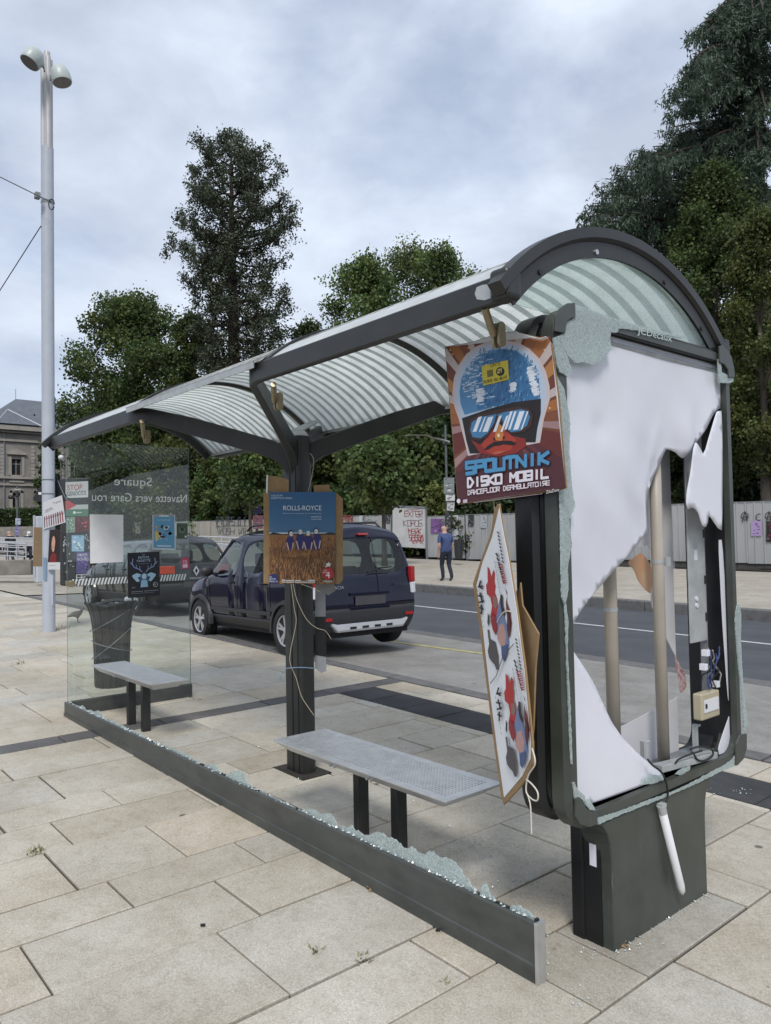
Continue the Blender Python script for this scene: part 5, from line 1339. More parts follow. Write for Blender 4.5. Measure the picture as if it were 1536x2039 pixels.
cstring([(1060, 1490), (1066, 1520), (1052, 1545), (1048, 1575), (1058, 1590), (1070, 1594), (1071, 1578), (1060, 1562), (1048, 1552)], 0.01, 0.0028, M['wstring'], 'white string loop tied at the foot of the hanging double board')
cstring([(1050, 1580), (1056, 1600), (1058, 1630), (1059, 1662)], 0.012, 0.0024, M['wstring'], 'white string tail dangling below the hanging double board')
cstring([(990, 1240), (998, 1225), (1008, 1217), (1018, 1218)], 0.006, 0.0024, M['wstring'], 'short white string across the middle of the hanging double board')

# ---- flyers taped on the standing glass pane
def pane_flyer(px, label, name='flyer', th=0.0008, m_=None, x=GX + 0.0102):
    q = [on_x(a, b, x) for a, b in px]
    return sheet_thing(name, q, (1, 0, 0), label, 'flyer', th, m_)
t_, A = pane_flyer([(179, 1024), (246, 1025), (246, 1119), (180, 1122)], 'blank off-white sheet taped to the standing glass pane', 'paper_sheet', m_=mat('crumpled_offwhite_paper', (0.72, 0.72, 0.72), 0.8, 0, 0.08, 5, 0.6, 9))
t_, A = pane_flyer([(304, 1025), (349, 1025), (350, 1095), (304, 1094)], 'light blue illustrated flyer on the standing glass pane')
A.rect(0, 0, 1, 1, (206, 214, 220)); A.rect(0.04, 0.06, 0.96, 0.96, (86, 158, 198)); A.rect(0.04, 0.02, 0.3, 0.045, (40, 50, 70)); A.rect(0.72, 0.02, 0.96, 0.045, (40, 50, 70))
for k in range(26): A.rect(rc.uniform(.1, .75), rc.uniform(.22, .78), 0, 0, (0, 0, 0)) if 0 else A.ell(rc.uniform(.16, .8), rc.uniform(.32, .74), rc.uniform(.03, .1), rc.uniform(.02, .06), rc.choice([(196, 150, 120), (220, 224, 226), (120, 178, 206), (176, 96, 80), (70, 130, 170)]), 10, k == 0)
A.text('OUVERTURE', 0.5, 0.17, 0.035, (220, 232, 240), wd=0.6, align='c'); A.rect(0.1, 0.5, 0.26, 0.72, (222, 196, 90)); A.rect(0.2, 0.88, 0.8, 0.91, (220, 232, 240)); A.build('flyer_print', t_)
t_, A = pane_flyer([(254, 1101), (318, 1098), (319, 1186), (255, 1191)], 'black flyer with an antlered woman on the standing glass pane')
A.rect(0, 0, 1, 1, (18, 20, 28))
LB = (176, 206, 226)
A.text('LA', 0.5, 0.075, 0.035, LB, wd=0.07, align='c'); A.text('PETITE', 0.5, 0.145, 0.05, LB, wd=0.34, align='c'); A.text('FADETTE', 0.5, 0.215, 0.05, LB, wd=0.42, align='c'); A.text('George Sand', 0.5, 0.265, 0.022, (120, 150, 176), wd=0.34, align='c')
for s in (-1, 1):
    A.line([(0.5 + s * 0.06, 0.44), (0.5 + s * 0.14, 0.38), (0.5 + s * 0.30, 0.33), (0.5 + s * 0.36, 0.24), (0.5 + s * 0.34, 0.14)], 0.028, (130, 150, 200)); A.line([(0.5 + s * 0.22, 0.36), (0.5 + s * 0.24, 0.27)], 0.02, (130, 150, 200)); A.line([(0.5 + s * 0.32, 0.30), (0.5 + s * 0.42, 0.22)], 0.02, (130, 150, 200)); A.line([(0.5 + s * 0.12, 0.39), (0.5 + s * 0.13, 0.31)], 0.018, (130, 150, 200))
    A.poly([(0.5 + s * 0.07, 0.50), (0.5 + s * 0.22, 0.46), (0.5 + s * 0.36, 0.50), (0.5 + s * 0.36, 0.54), (0.5 + s * 0.22, 0.66), (0.5 + s * 0.12, 0.64), (0.5 + s * 0.20, 0.56), (0.5 + s * 0.1, 0.54)], (158, 202, 226))
A.poly([(0.40, 0.50), (0.5, 0.45), (0.6, 0.50), (0.65, 0.62), (0.62, 0.74), (0.38, 0.74), (0.35, 0.62)], (56, 84, 120)); A.ell(0.5, 0.54, 0.075, 0.065, (170, 206, 226)); A.poly([(0.42, 0.62), (0.58, 0.62), (0.62, 0.78), (0.38, 0.78)], (142, 186, 214))
A.ell(0.85, 0.74, 0.075, 0.055, (190, 196, 200)); A.ell(0.85, 0.74, 0.062, 0.045, (18, 20, 28)); A.text('95', 0.80, 0.757, 0.035, (210, 216, 220)); A.text('20H', 0.12, 0.79, 0.03, (150, 160, 170)); A.line([(0.1, 0.87), (0.45, 0.87)], 0.012, (150, 160, 170)); A.line([(0.5, 0.87), (0.93, 0.87)], 0.012, (150, 160, 170)); A.line([(0.1, 0.91), (0.8, 0.91)], 0.010, (120, 130, 140)); A.build('flyer_print', t_)
t_, A = pane_flyer([(352, 1041), (374, 1041), (374, 1073), (352, 1073)], 'small dark green flyer at the edge of the standing glass pane')
A.rect(0, 0, 1, 1, (62, 84, 66)); A.rect(0, 0, 1, 0.08, (110, 126, 112)); A.ell(0.5, 0.45, 0.3, 0.2, (100, 120, 96)); A.ell(0.5, 0.4, 0.16, 0.12, (28, 40, 30)); A.ell(0.82, 0.86, 0.1, 0.07, (214, 220, 214)); A.build('flyer_print', t_)
t_, A = pane_flyer([(361, 1111), (376, 1110), (377, 1132), (361, 1133)], 'tiny pink sticker low on the standing glass pane', 'sticker')
A.rect(0, 0, 1, 1, (206, 50, 92)); A.text('DJ', 0.5, 0.5, 0.3, (230, 220, 226), align='c'); A.rect(0.2, 0.6, 0.8, 0.9, (228, 214, 222)); A.build('flyer_print', t_)
# ================================================================== lamp mast, its papers, poster totem, litter bin, pigeon
lx, ly = -12.97, 3.80
lz = gz(lx)
D_l = (Vector((lx, ly, 1.6)) - CPOS).dot(_fw)
lm = thing('lamp_mast', (lx, ly, lz), 'tall pale grey lamp mast with two floodlights, papers taped round it', 'lamp post')
def zat(py): return on_d(95, py, D_l).z
r0 = 0.098
mb = MB(); mb.lathe((lx, ly, 0), [(r0, lz - 0.02), (r0, zat(280))], 24); mb.build('mast_tube', M['lamp_grey'], lm, angle=40)
M['mast_head'] = mat('pale_ribbed_mast_head', (0.50, 0.49, 0.48), 0.4, 0.2, 0.06, 4)
mb = MB()
for a, b in ((0.075, 0.0), (-0.03, 0.07), (-0.05, -0.06)): mb.tube([(lx + a * .8, ly + b * .8, zat(285)), (lx + a * .8, ly + b * .8, zat(95))], 0.042, 12)
mb.tube([(lx, ly, zat(285)), (lx, ly, zat(82))], 0.05, 14)
mb.build('ribbed_head', M['mast_head'], lm, angle=40)
for (px, py, px2, py2, s) in ((64, 118, 88, 132, 1), (122, 155, 100, 150, -1)):
    c = on_d(px, py, D_l + (0.05 if s < 0 else -0.12)); jn = on_d(px2, py2, D_l)
    ax = (Vector((0.25 * -s, 0.1, -1)) + (-_rt) * 0.35 * s + (-_fw) * 0.55).normalized() if s > 0 else (Vector((0, 0, -1)) + _rt * 0.25).normalized()
    rot = Vector((0, 0, -1)).rotation_difference(ax)
    pr = [(0.004, 0.20), (0.06, 0.195), (0.11, 0.165), (0.145, 0.10), (0.158, 0.02), (0.158, -0.06), (0.150, -0.085)]
    mb = MB(); mb.lathe((0, 0, 0), pr, 20, True, True); mb.V = [tuple(c + rot @ Vector(v)) for v in mb.V]
    hd = mb.build('floodlight', mat('floodlight_shell', (0.44, 0.49, 0.47), 0.4, 0, 0.06), lm, angle=50)
    mb = MB(); mb.lathe((0, 0, 0), [(0.135, -0.092), (0.132, -0.086)], 20); mb.V = [tuple(c + rot @ Vector(v)) for v in mb.V]; mb.build('lens', mat('floodlight_lens', (0.20, 0.19, 0.19), 0.25, 0, 0.1), hd)
    mb = MB(); mb.tube([c.lerp(jn, 0.5), jn], 0.035, 10); mb.build('bracket', M['lamp_grey'], hd)
    mb = MB(); mb.tube([c.lerp(jn, 0.6) + Vector((0, 0, 0.06)), c.lerp(jn, .9) + Vector((0, 0, 0.09)), jn + Vector((0.02, 0, -0.1))], 0.010, 6); mb.build('cable', M['black'], hd)
mb = MB(); mb.tube([(lx, ly, zat(397)), (lx, ly, zat(390))], r0 + 0.004, 20); mb.build('clamp_band', M['greymetal'], lm)
w0 = on_d(76, 390, D_l - 0.03); mb = MB(); mb.box(w0.x - 0.05, w0.x + 0.05, w0.y - 0.05, w0.y + 0.03, w0.z - 0.05, w0.z + 0.05); mb.build('wire_anchor', M['greymetal'], lm, bevel=0.01)
mb = MB(); c = on_d(103, 407, D_l - 0.12); mb.tube([c + (_rt * cos(a) * 0.045 + _up * sin(a) * 0.085) for a in [i * pi / 8 for i in range(16)]], 0.009, 6); mb.build('wire_coil', M['black'], lm)
mb = MB(); a = on_d(98, 1145, D_l - 0.101); b = on_d(98, 1206, D_l - 0.101); mb.obox(b - _rt * 0.02 + (-_fw) * 0.0, _rt * 0.085, a - b, _fw * 0.004); mb.build('access_door', M['lamp_grey'], lm, bevel=0.004)
# span wires
for q0, q1, lab in (((-700, 4), (103, 403), 'thin dark span wire running left from the mast clamp'), ((-330, 1094), (82, 450), 'thin dark wire falling away left behind the mast')):
    a = on_d(*q0, D_l + (6 if q0[1] > 400 else -1.5)); b = on_d(*q1, D_l + (0.10 if q0[1] > 400 else -0.1)); mb = MB(); mb.tube([a, a.lerp(b, 0.5) - Vector((0, 0, 0.01)), b], 0.008, 6); mb.build('span_wire', M['black'], None, label=lab, cat='wire')
# papers on the mast
nl = -_fw.copy(); nl.z = 0; nl.normalize()
pm = Vector((lx, ly, 0)) + nl * (r0 + 0.02)
def mq(px, off=0.0): return [on_pl(a, b, pm + nl * off, nl) for a, b in px]
t_, A = sheet_thing('flyer', mq([(86, 1000), (124, 986), (131, 1040), (87, 1054)]), nl, 'white flyer with dancing figures, wrapped askew round the lamp mast', 'flyer', 0.001)
A.rect(0, 0, 1, 1, (206, 206, 210)); A.text('Traces', 0.5, 0.22, 0.09, (40, 40, 44), wd=0.4)
for k in range(9):
    u = 0.06 + k * 0.105; c = (150, 36, 44) if k % 3 else (40, 36, 50); A.line([(u, 0.62), (u, 0.95)], 0.04, c); A.ell(u, 0.58, 0.025, 0.04, c, 8); A.line([(u, 0.7), (u + 0.06, 0.62)], 0.02, c)
A.line([(0.1, 0.34), (0.44, 0.3)], 0.02, (120, 120, 130)); A.line([(0.1, 0.4), (0.5, 0.36)], 0.02, (150, 150, 158)); A.build('flyer_print', t_)
t_, A = sheet_thing('flyer', mq([(99, 1055), (121, 1054), (120, 1134), (95, 1134)], 0.012), nl, 'dark portrait flyer hanging on the lamp mast', 'flyer', 0.001)
A.rect(0, 0, 1, 0.82, (40, 24, 24)); A.rect(0, 0.82, 1, 1, (206, 206, 208)); A.ell(0.40, 0.36, 0.16, 0.2, (206, 150, 128)); A.poly([(0.5, 0.1), (0.72, 0.2), (0.74, 0.5), (0.6, 0.6), (0.5, 0.5), (0.56, 0.3)], (24, 14, 14)); A.poly([(0.2, 0.66), (0.4, 0.56), (0.66, 0.62), (0.7, 0.82), (0.1, 0.82)], (128, 24, 30)); A.ell(0.38, 0.44, 0.04, 0.015, (150, 50, 50), 8); A.line([(0.1, 0.9), (0.6, 0.9)], 0.03, (120, 120, 126)); A.build('flyer_print', t_)
P = mq([(68, 1050), (86, 1050), (86, 1128), (66, 1128)], -0.06); cbt = thing('cardboard_sheet', P[2], 'tall brown cardboard strip against the lamp mast', 'board'); mb = MB(); mb.prism(P, -nl * 0.02); mb.build('board', mat('brown_card_dark', (0.20, 0.135, 0.075), 0.85, 0, 0.12), cbt)
t_, A = sheet_thing('flyer', mq([(86, 1110), (93, 1110), (93, 1155), (87, 1155)], 0.002), nl, 'narrow blue paper strip low on the lamp mast', 'flyer', 0.001); A.rect(0, 0, 1, 1, (120, 150, 180)); A.build('flyer_print', t_)
for py, s in ((955, 0), (983, 1)):
    mb = MB(); c = Vector((lx, ly, zat(py))); mb.tube([c + Vector((cos(a) * (r0 + 0.004), sin(a) * (r0 + 0.004), 0)) for a in [i * pi / 8 for i in range(17)]], 0.008, 6); mb.build('strap', M['greymetal'], lm)
# triangular warning sign seen from behind, strapped to the mast
sg = thing('road_sign', (lx, ly + 0.15, lz + 2.0), 'back of a black triangular road sign strapped to the mast', 'road sign')
ps = Vector((lx, ly, 0)) - nl * 0.16
tri = [(111, 945), (134, 990), (133, 996), (128, 998), (72, 999), (66, 996), (66, 991), (95, 945), (103, 938)]
mb = MB(); mb.prism([on_pl(a, b, ps, nl) for a, b in tri], -nl * 0.02); mb.build('sign_plate', mat('black_sign_back', (0.016, 0.018, 0.02), 0.5, 0, 0.15), sg, bevel=0.004)
mb = MB(); a = on_pl(115, 957, ps + nl * 0.004, nl); b = on_pl(132, 995, ps + nl * 0.004, nl); mb.tube([a, b], 0.008, 6); mb.build('sign_rim', M['greymetal'], sg)
mb = MB(); mb.prism([on_pl(x, y, ps + nl * 0.003, nl) for x, y in ((77, 980), (83, 980), (83, 985), (77, 985))], nl * 0.002); mb.build('sign_label', M['paper'], sg)
# poster totem behind the glass: dark column plastered with bills
Dt = 23.0
tx, ty = lat(152, Dt); tz = gz(tx)
tot = thing('poster_totem', (tx, ty, tz), 'dark street totem plastered with bills behind the glass pane', 'totem')
pt = Vector((tx, ty, 0)) + nl * 0.195
def tq(px, off=0.0): return [on_pl(a, b, pt + nl * off, nl) for a, b in px]
c0 = on_d(124, 1168, Dt); c1 = on_d(180, 952, Dt)
mb = MB(); wT = (on_d(180, 1000, Dt) - on_d(124, 1000, Dt)).length
mb.obox(Vector((tx, ty, tz)) - _r0 * wT / 2 - nl * 0.18, _r0 * wT, nl * 0.36, (0, 0, c1.z - tz)); mb.build('totem_body', mat('totem_dark', (0.03, 0.032, 0.034), 0.5, 0, 0.2), tot, bevel=0.03)
bills = [((131, 960), (176, 958), (176, 990), (131, 992), 'STOP', 0), ((130, 992), (176, 990), (176, 1028), (130, 1028), 'flag', 1), ((132, 1030), (150, 1029), (150, 1060), (132, 1061), 'g', 2), ((151, 1029), (178, 1029), (178, 1058), (151, 1060), 'r', 3), ((143, 1066), (168, 1066), (168, 1098), (143, 1098), 'b', 4), ((152, 1099), (179, 1099), (179, 1142), (152, 1142), 'p', 5), ((125, 1062), (142, 1062), (142, 1112), (125, 1114), 'k', 6), ((126, 1114), (150, 1112), (150, 1150), (126, 1152), 'k', 7), ((152, 1144), (173, 1143), (173, 1155), (152, 1156), 'w', 8), ((168, 1062), (179, 1062), (179, 1096), (168, 1096), 'k', 9)]
names = ['white protest bill with bold red and black words, top of the totem', 'bill with a red, black and green flag on the totem', 'pale green bill under the flag bill on the totem', 'dark red bill with pale figures on the totem', 'light blue bill in the middle of the totem', 'violet concert bill low on the totem', 'torn black and white bill on the totem edge', 'ragged black and white bill near the totem foot', 'tiny black and white label at the totem foot', 'narrow grey bill at the inner side of the totem']
for (a, b, c, d, kd, i) in bills:
    t_, A = sheet_thing('flyer', tq([a, b, c, d], 0.004 + 0.002 * i), nl, names[i], 'flyer', 0.001)
    if kd == 'STOP':
        A.rect(0, 0, 1, 1, (196, 196, 196)); A.text('STOP', 0.08, 0.52, 0.34, (170, 40, 46), wd=0.66); A.text('GENOCIDE', 0.06, 0.86, 0.26, (30, 30, 32), wd=0.86)
    elif kd == 'flag':
        A.rect(0, 0, 1, 0.38, (34, 34, 38)); A.rect(0, 0.38, 1, 0.62, (176, 180, 178)); A.rect(0, 0.62, 1, 1, (70, 120, 92)); A.poly([(0, 0), (0.48, 0.42), (0, 0.72)], (190, 50, 56)); A.ell(0.4, 0.8, 0.06, 0.08, (214, 224, 216), 10); A.line([(0.5, 0.8), (0.7, 0.8)], 0.04, (190, 210, 196))
    elif kd == 'w':
        A.rect(0, 0, 1, 1, (200, 202, 204)); A.rect(0.08, 0.1, 0.46, 0.45, (30, 30, 34)); A.rect(0.08, 0.55, 0.46, 0.9, (30, 30, 34)); A.rect(0.54, 0.1, 0.92, 0.45, (90, 90, 96)); A.rect(0.54, 0.55, 0.92, 0.9, (90, 90, 96))
    else:
        bc = {'g': (120, 142, 124), 'r': (96, 34, 40), 'b': (134, 176, 206), 'p': (82, 70, 130), 'k': (40, 42, 44)}[kd]; A.rect(0, 0, 1, 1, bc)
        A.nxt()
        for k in range(16):
            u, v = rc.uniform(.05, .8), rc.uniform(.05, .85); sh_ = rc.choice([0.4, 0.7, 1.5, 2.2]); A.poly([(u, v), (u + rc.uniform(.04, .2), v + rc.uniform(-.04, .04)), (u + rc.uniform(.03, .18), v + rc.uniform(.05, .14)), (u - .02, v + rc.uniform(.04, .12))], tuple(min(225, int(x * sh_ + (90 if kd == 'k' and sh_ > 1 else 0))) for x in bc), False)
        if kd == 'p': A.text('SAUVER', 0.1, 0.2, 0.13, (206, 206, 216), wd=0.75); A.text('RICHARD', 0.1, 0.4, 0.13, (206, 206, 216), wd=0.8)
    A.build('flyer_print', t_)
# litter bin: fluted flaring tub
bx, by = -8.02, 2.98; bz = gz(bx)
bn = thing('litter_bin', (bx, by, bz), 'black fluted flared litter bin behind the standing glass pane', 'litter bin')
M['bin'] = mat('black_ribbed_plastic', (0.020, 0.021, 0.023), 0.42, 0, 0.2, 10)
ft_ = lambda a, s: 1 + 0.035 * s * (1 if (int(a / (2 * pi) * 28) % 2) else -1)
mb = MB(); prf = [(0.165, 0.0), (0.170, 0.05), (0.176, 0.35), (0.186, 0.60), (0.205, 0.74), (0.235, 0.83), (0.265, 0.875), (0.262, 0.885), (0.235, 0.86)]
rings = []
for r, z in prf:
    rings.append([(bx + r * ft_(a + 0.01, 0.8 if z > 0.03 else 0.3) * cos(a), by + r * ft_(a + 0.01, 0.8) * sin(a), bz + z - 0.01 + (0.02 * sin(3 * a) if z > 0.8 else 0)) for a in [2 * pi * (k // 2 + (0.12 if k % 2 == 0 else 0.88) * 1) / 28 for k in range(56)]])
mb.loft(rings, True, False); mb.build('tub', M['bin'], bn, angle=25)
mb = MB(); mb.lathe((bx, by, bz), [(0.225, 0.845), (0.16, 0.80), (0.05, 0.79)], 20, False, True); mb.build('liner_bag', M['black'], bn)
rq = random.Random(9)
for k in range(3):
    mb = MB(); h0 = (0.70, 0.42, 0.45)[k]; tl = (0.12, -0.06, 0.16)[k]
    mb.tube([(bx + (0.2 + 0.02 * (h0 > .6)) * cos(a), by + (0.2 + .02 * (h0 > .6)) * sin(a), bz + h0 + tl * cos(a - 1.2)) for a in [2 * pi * i / 20 for i in range(21)]], 0.004, 5); mb.build('tie_wire', M['greymetal'], bn)
mb = MB(); c = Vector((bx + 0.12, by + 0.12, bz + 0.90)); mb.ball(c, 0.045, 0.03, 0.03, 5); mb.build('crumpled_paper', M['paper'], bn)
# pigeon behind the glass
gx_, gy_ = ong_ = (on_z(155, 1240, gz(-13.6)).x, on_z(155, 1240, gz(-13.6)).y)
pgz = gz(gx_)
me = bpy.data.meshes.new('pigeon')
pts = [(0, 0, 0.13), (-0.05, 0, 0.155), (-0.10, 0, 0.14), (-0.17, 0, 0.105), (0.045, 0, 0.175), (0.07, 0, 0.215), (0.085, 0, 0.245), (0.115, 0, 0.243)]
ed = [(0, 1), (1, 2), (2, 3), (0, 4), (4, 5), (5, 6), (6, 7)]
rad = [0.055, 0.055, 0.04, 0.014, 0.045, 0.028, 0.026, 0.006]
for s in (-1, 1):
    k = len(pts); pts += [(0.0, s * 0.02, 0.085), (0.0, s * 0.022, 0.02), (0.03, s * 0.024, 0.006)]; ed += [(0, k), (k, k + 1), (k + 1, k + 2)]; rad += [0.014, 0.006, 0.006]
me.from_pydata(pts, ed, []); pgo = bpy.data.objects.new('pigeon', me); COL.objects.link(pgo)
pgo.modifiers.new('skin', 'SKIN'); sk_ = me.skin_vertices[0].data
for i, r in enumerate(rad): sk_[i].radius = (r, r)
sk_[0].use_root = True
md = pgo.modifiers.new('sub', 'SUBSURF'); md.levels = 2; md.render_levels = 2
me.materials.append(mat('brown_grey_feathers', (0.13, 0.115, 0.10), 0.8, 0, 0.4, 60, col2=(0.26, 0.24, 0.22)))
pgo.location = (gx_, gy_, pgz); pgo.rotation_euler = (0, 0, R(75)); tag(pgo, 'grey brown pigeon standing on the paving behind the bin', 'pigeon')
# low stone wall, ramp railings, white post and cabinet at the far left
Dw = 27.0
def wall_box(name, px0, px1, py0, py1, D, dep, m_, label, cat, kids=None):
    a = on_d(px0, py1, D); b = on_d(px1, py1, D); h = on_d(px0, py0, D).z - a.z
    mb = MB(); u = Vector((b.x - a.x, b.y - a.y, 0)); dd = Vector((-u.y, u.x, 0)).normalized() * dep
    if dd.dot(_fw) < 0: dd = -dd
    mb.obox((a.x, a.y, a.z), u, dd, (0, 0, h)); return mb.build(name, m_, None, label=label, cat=cat, bevel=0.02)
M['stonewall'] = mat('mossy_grey_stone', (0.20, 0.185, 0.165), 0.9, 0, 0.3, 2.5, 0.5, 12)
wall_box('stone_wall', -120, 62, 1118, 1148, 24, 0.5, M['stonewall'], 'low grey stone parapet left of the lamp mast', 'wall')
M['railw'] = mat('pale_painted_railing', (0.40, 0.42, 0.45), 0.5, 0.1, 0.1)
rg = None
def railing(px0, py0, px1, py1, D0, D1, hpx, n, label, m_, bars=3):
    a = on_d(px0, py0, D0); b = on_d(px1, py1, D1); h = hpx * D0 / FPX
    t = thing('railing', Vector((a.x, a.y, a.z - h)), label, 'railing')
    for k in range(bars):
        z = -h * k / bars; mb = MB(); mb.tube([a + Vector((0, 0, z)), b + Vector((0, 0, z))], 0.03 if k == 0 else 0.02, 6); mb.build('rail_bar', m_, t)
    for k in range(n):
        p = a.lerp(b, k / (n - 1)); mb = MB(); mb.tube([p, p - Vector((0, 0, h * 1.1))], 0.022, 6); mb.build('post', m_, t)
    return t
railing(-40, 1078, 52, 1083, 26, 26, 34, 6, 'pale metal ramp railing above the stone parapet', M['railw'], 4)
railing(-60, 1070, 70, 1072, 33, 33, 22, 5, 'distant pale handrail crossing behind the ramp', M['railw'], 3)
wall_box('ramp_wall', -80, 72, 1074, 1090, 35, 0.4, mat('pale_concrete', (0.38, 0.38, 0.37), 0.85, 0, 0.12, 3), 'pale concrete ramp wall beyond the railings', 'wall')
p = on_d(69, 1150, 22); q = on_d(69, 1026, 22); mb = MB(); mb.lathe((p.x, p.y, p.z), [(0.035, 0), (0.035, q.z - p.z)], 10); mb.build('bollard_post', M['railw'], None, label='slim white post just left of the lamp mast', cat='post')
p = on_d(79, 1120, 23); q = on_d(79, 1028, 23); mb = MB(); mb.box(p.x - 0.15, p.x + 0.15, p.y - 0.12, p.y + 0.12, p.z - 0.6, q.z); mb.build('utility_cabinet', mat('pale_cabinet', (0.46, 0.50, 0.54), 0.5, 0, 0.08), None, label='pale grey utility cabinet half hidden by the mast', cat='cabinet', bevel=0.03)
# ================================================================== cars
def eval_sub(V, F, mats_idx, sharp, lv=2, soft=()):
    """subdivide a control cage; returns verts, faces, face labels"""
    me = bpy.data.meshes.new('cage'); me.from_pydata(V, [], F)
    me.polygons.foreach_set('material_index', mats_idx)
    for k in range(max(mats_idx) + 1): me.materials.append(None)
    at = me.attributes.new('crease_edge', 'FLOAT', 'EDGE')
    ek = {tuple(sorted(e.vertices)): e.index for e in me.edges}
    owner = {}
    for p in me.polygons:
        for e in p.edge_keys: owner.setdefault(tuple(sorted(e)), []).append(p.material_index)
    cr = [0.0] * len(me.edges)
    for e, idx in ek.items():
        o = owner.get(e, [])
        if (len(set(o)) > 1 and not all(k in soft for k in o)) or len(o) == 1: cr[idx] = 0.9
        if e in sharp: cr[idx] = max(cr[idx], sharp[e])
    at.data.foreach_set('value', cr)
    ob = bpy.data.objects.new('cage', me); COL.objects.link(ob)
    md = ob.modifiers.new('s', 'SUBSURF'); md.levels = lv; md.render_levels = lv
    dg = bpy.context.evaluated_depsgraph_get(); dg.update(); ev = ob.evaluated_get(dg).to_mesh()
    v = [tuple(x.co) for x in ev.vertices]; f = [tuple(p.vertices) for p in ev.polygons]; mi = [p.material_index for p in ev.polygons]
    ob.evaluated_get(dg).to_mesh_clear(); bpy.data.objects.remove(ob); bpy.data.meshes.remove(me)
    return v, f, mi
def car(name, loc, rotz, label, st, glass_cells, doors, cfg, paint, group='cars parked in the bay'):
    """st: list of stations rear to front, each nine (x, y, z) for the left half from sill to roof centre"""
    t = thing(name, loc, label, 'car', group, rotz=rotz if rotz else 1e-6)
    ORG[t.name] = Vector((0, 0, 0))
    nS, nJ = len(st), 9
    V = []; idx = {}
    def vid(p):
        k = (round(p[0], 4), round(p[1], 4), round(p[2], 4))
        if k not in idx: idx[k] = len(V); V.append(k)
        return idx[k]
    F = []; LB = []; labels = ['body', 'rear_bumper', 'sill', 'front_bumper']
    def lab(n):
        if n not in labels: labels.append(n)
        return labels.index(n)
    for s in (1, -1):
        for i in range(nS - 1):
            for j in range(nJ - 1):
                q = [st[i][j], st[i + 1][j], st[i + 1][j + 1], st[i][j + 1]]
                q = [vid((p[0], p[1] * s, p[2])) for p in q]
                if len(set(q)) < 3: continue
                n = 'body'
                for nm, cells in glass_cells.items():
                    if (i, j) in cells: n = nm + ('' if nm == 'windscreen' else ('_l' if s > 0 else '_r'))
                for nm, (a, b) in doors.items():
                    if a <= i < b and 1 <= j <= 3: n = nm + ('_l' if s > 0 else '_r')
                if j == 0: n = 'sill_l' if s > 0 else 'sill_r'
                if i == 0 and j <= cfg['bump']: n = 'rear_bumper'
                if i >= nS - 2 and j <= 1: n = 'front_bumper'
                f = tuple(q if s < 0 else q[::-1])
                if len(set(f)) == 3: f = tuple(dict.fromkeys(f))
                F.append(f); LB.append(lab(n))
    fr = [1, 0.90, 0.5, 0.0, -0.5, -0.90, -1]
    for end, sidx in ((0, 0), (1, nS - 1)):
        S = st[sidx]
        for j in range(nJ - 2):
            for c in range(6):
                def pt(jj, f):
                    x, y, z = S[jj]; b = cfg['bulge'] * (1 - f * f) * (-1 if end == 0 else 1)
                    return vid((x + (b if abs(f) < 1 else 0), y * f, z + (0.02 * (1 - abs(f)) if jj >= 6 else 0)))
                q = [pt(j, fr[c]), pt(j, fr[c + 1]), pt(j + 1, fr[c + 1]), pt(j + 1, fr[c])]
                n = 'body'
                if end == 0:
                    if j in cfg['rwin'] and 1 <= c <= 4: n = 'rear_window'
                    elif j <= cfg['bump']: n = 'rear_bumper'
                    elif j in (2, 3) or (j in cfg['rwin']): n = 'tailgate'
                else: n = 'front_bumper' if j <= 1 else 'body'
                f = q if end == 0 else q[::-1]
                f = tuple(dict.fromkeys(f))
                if len(f) >= 3: F.append(f); LB.append(lab(n))
        # close the top of the cap to the roof line
        S7 = S[7]; S8 = S[8]
        top = [vid((S[7][0] + (cfg['bulge'] * (1 - f * f) * (-1 if end == 0 else 1) if abs(f) < 1 else 0), S[7][1] * f, S[7][2] + 0.02 * (1 - abs(f)))) for f in fr]
        f = tuple(top[::-1] if end == 0 else top) + ()
        c8 = vid(S8)
        poly = [c8] + (top if end == 0 else top[::-1])
        F.append(tuple(poly)); LB.append(lab('body'))
    sharp = {}
    v, f, mi = eval_sub(V, F, LB, sharp, soft={k for k, n in enumerate(labels) if n in ('body', 'tailgate') or n[:-2] in doors})
    parts = {}
    for k, n in enumerate(labels):
        fs = [q for q, m_ in zip(f, mi) if m_ == k]
        if not fs: continue
        used = sorted({i for q in fs for i in q}); mp_ = {a: b for b, a in enumerate(used)}
        mb = MB(); mb.V = [v[i] for i in used]; mb.F = [tuple(mp_[i] for i in q) for q in fs]; mb.M = [0] * len(fs)
        base = n[:-2] if n.endswith(('_l', '_r')) else n
        isg = base in glass_cells or base == 'rear_window'
        m_ = cfg['glass'] if isg else (M['carplastic'] if 'bumper' in n or 'sill' in n else paint)
        nm = 'side_window' if (isg and base not in ('windscreen', 'rear_window')) else ('door' if base in doors else base)
        o = mb.build(nm, m_, t, smooth=True); parts[n] = o
        if not isg: md = o.modifiers.new('s', 'SOLIDIFY'); md.thickness = 0.004; md.offset = -1
    return t, parts
M['carplastic'] = mat('grey_black_car_plastic', (0.020, 0.021, 0.024), 0.5, 0, 0.15, 20)
M['tyre'] = mat('tyre_rubber', (0.012, 0.012, 0.013), 0.75, 0, 0.2, 40, 0.2, 90)
M['rim'] = mat('alloy_rim', (0.50, 0.51, 0.53), 0.35, 0.7, 0.08, 20)
M['navy'] = mat('navy_car_paint', (0.0035, 0.0050, 0.019), 0.07, 0.0, 0.10, 3, coat=0.0, spec=0.45)
M['carblack'] = mat('dark_green_black_car_paint', (0.008, 0.010, 0.010), 0.25, 0.0, 0.10, 3, coat=0.4)
M['carglass'] = glass_mat('tinted_car_glass', (0.52, 0.60, 0.58), 1.0, 1.5, 0.02)
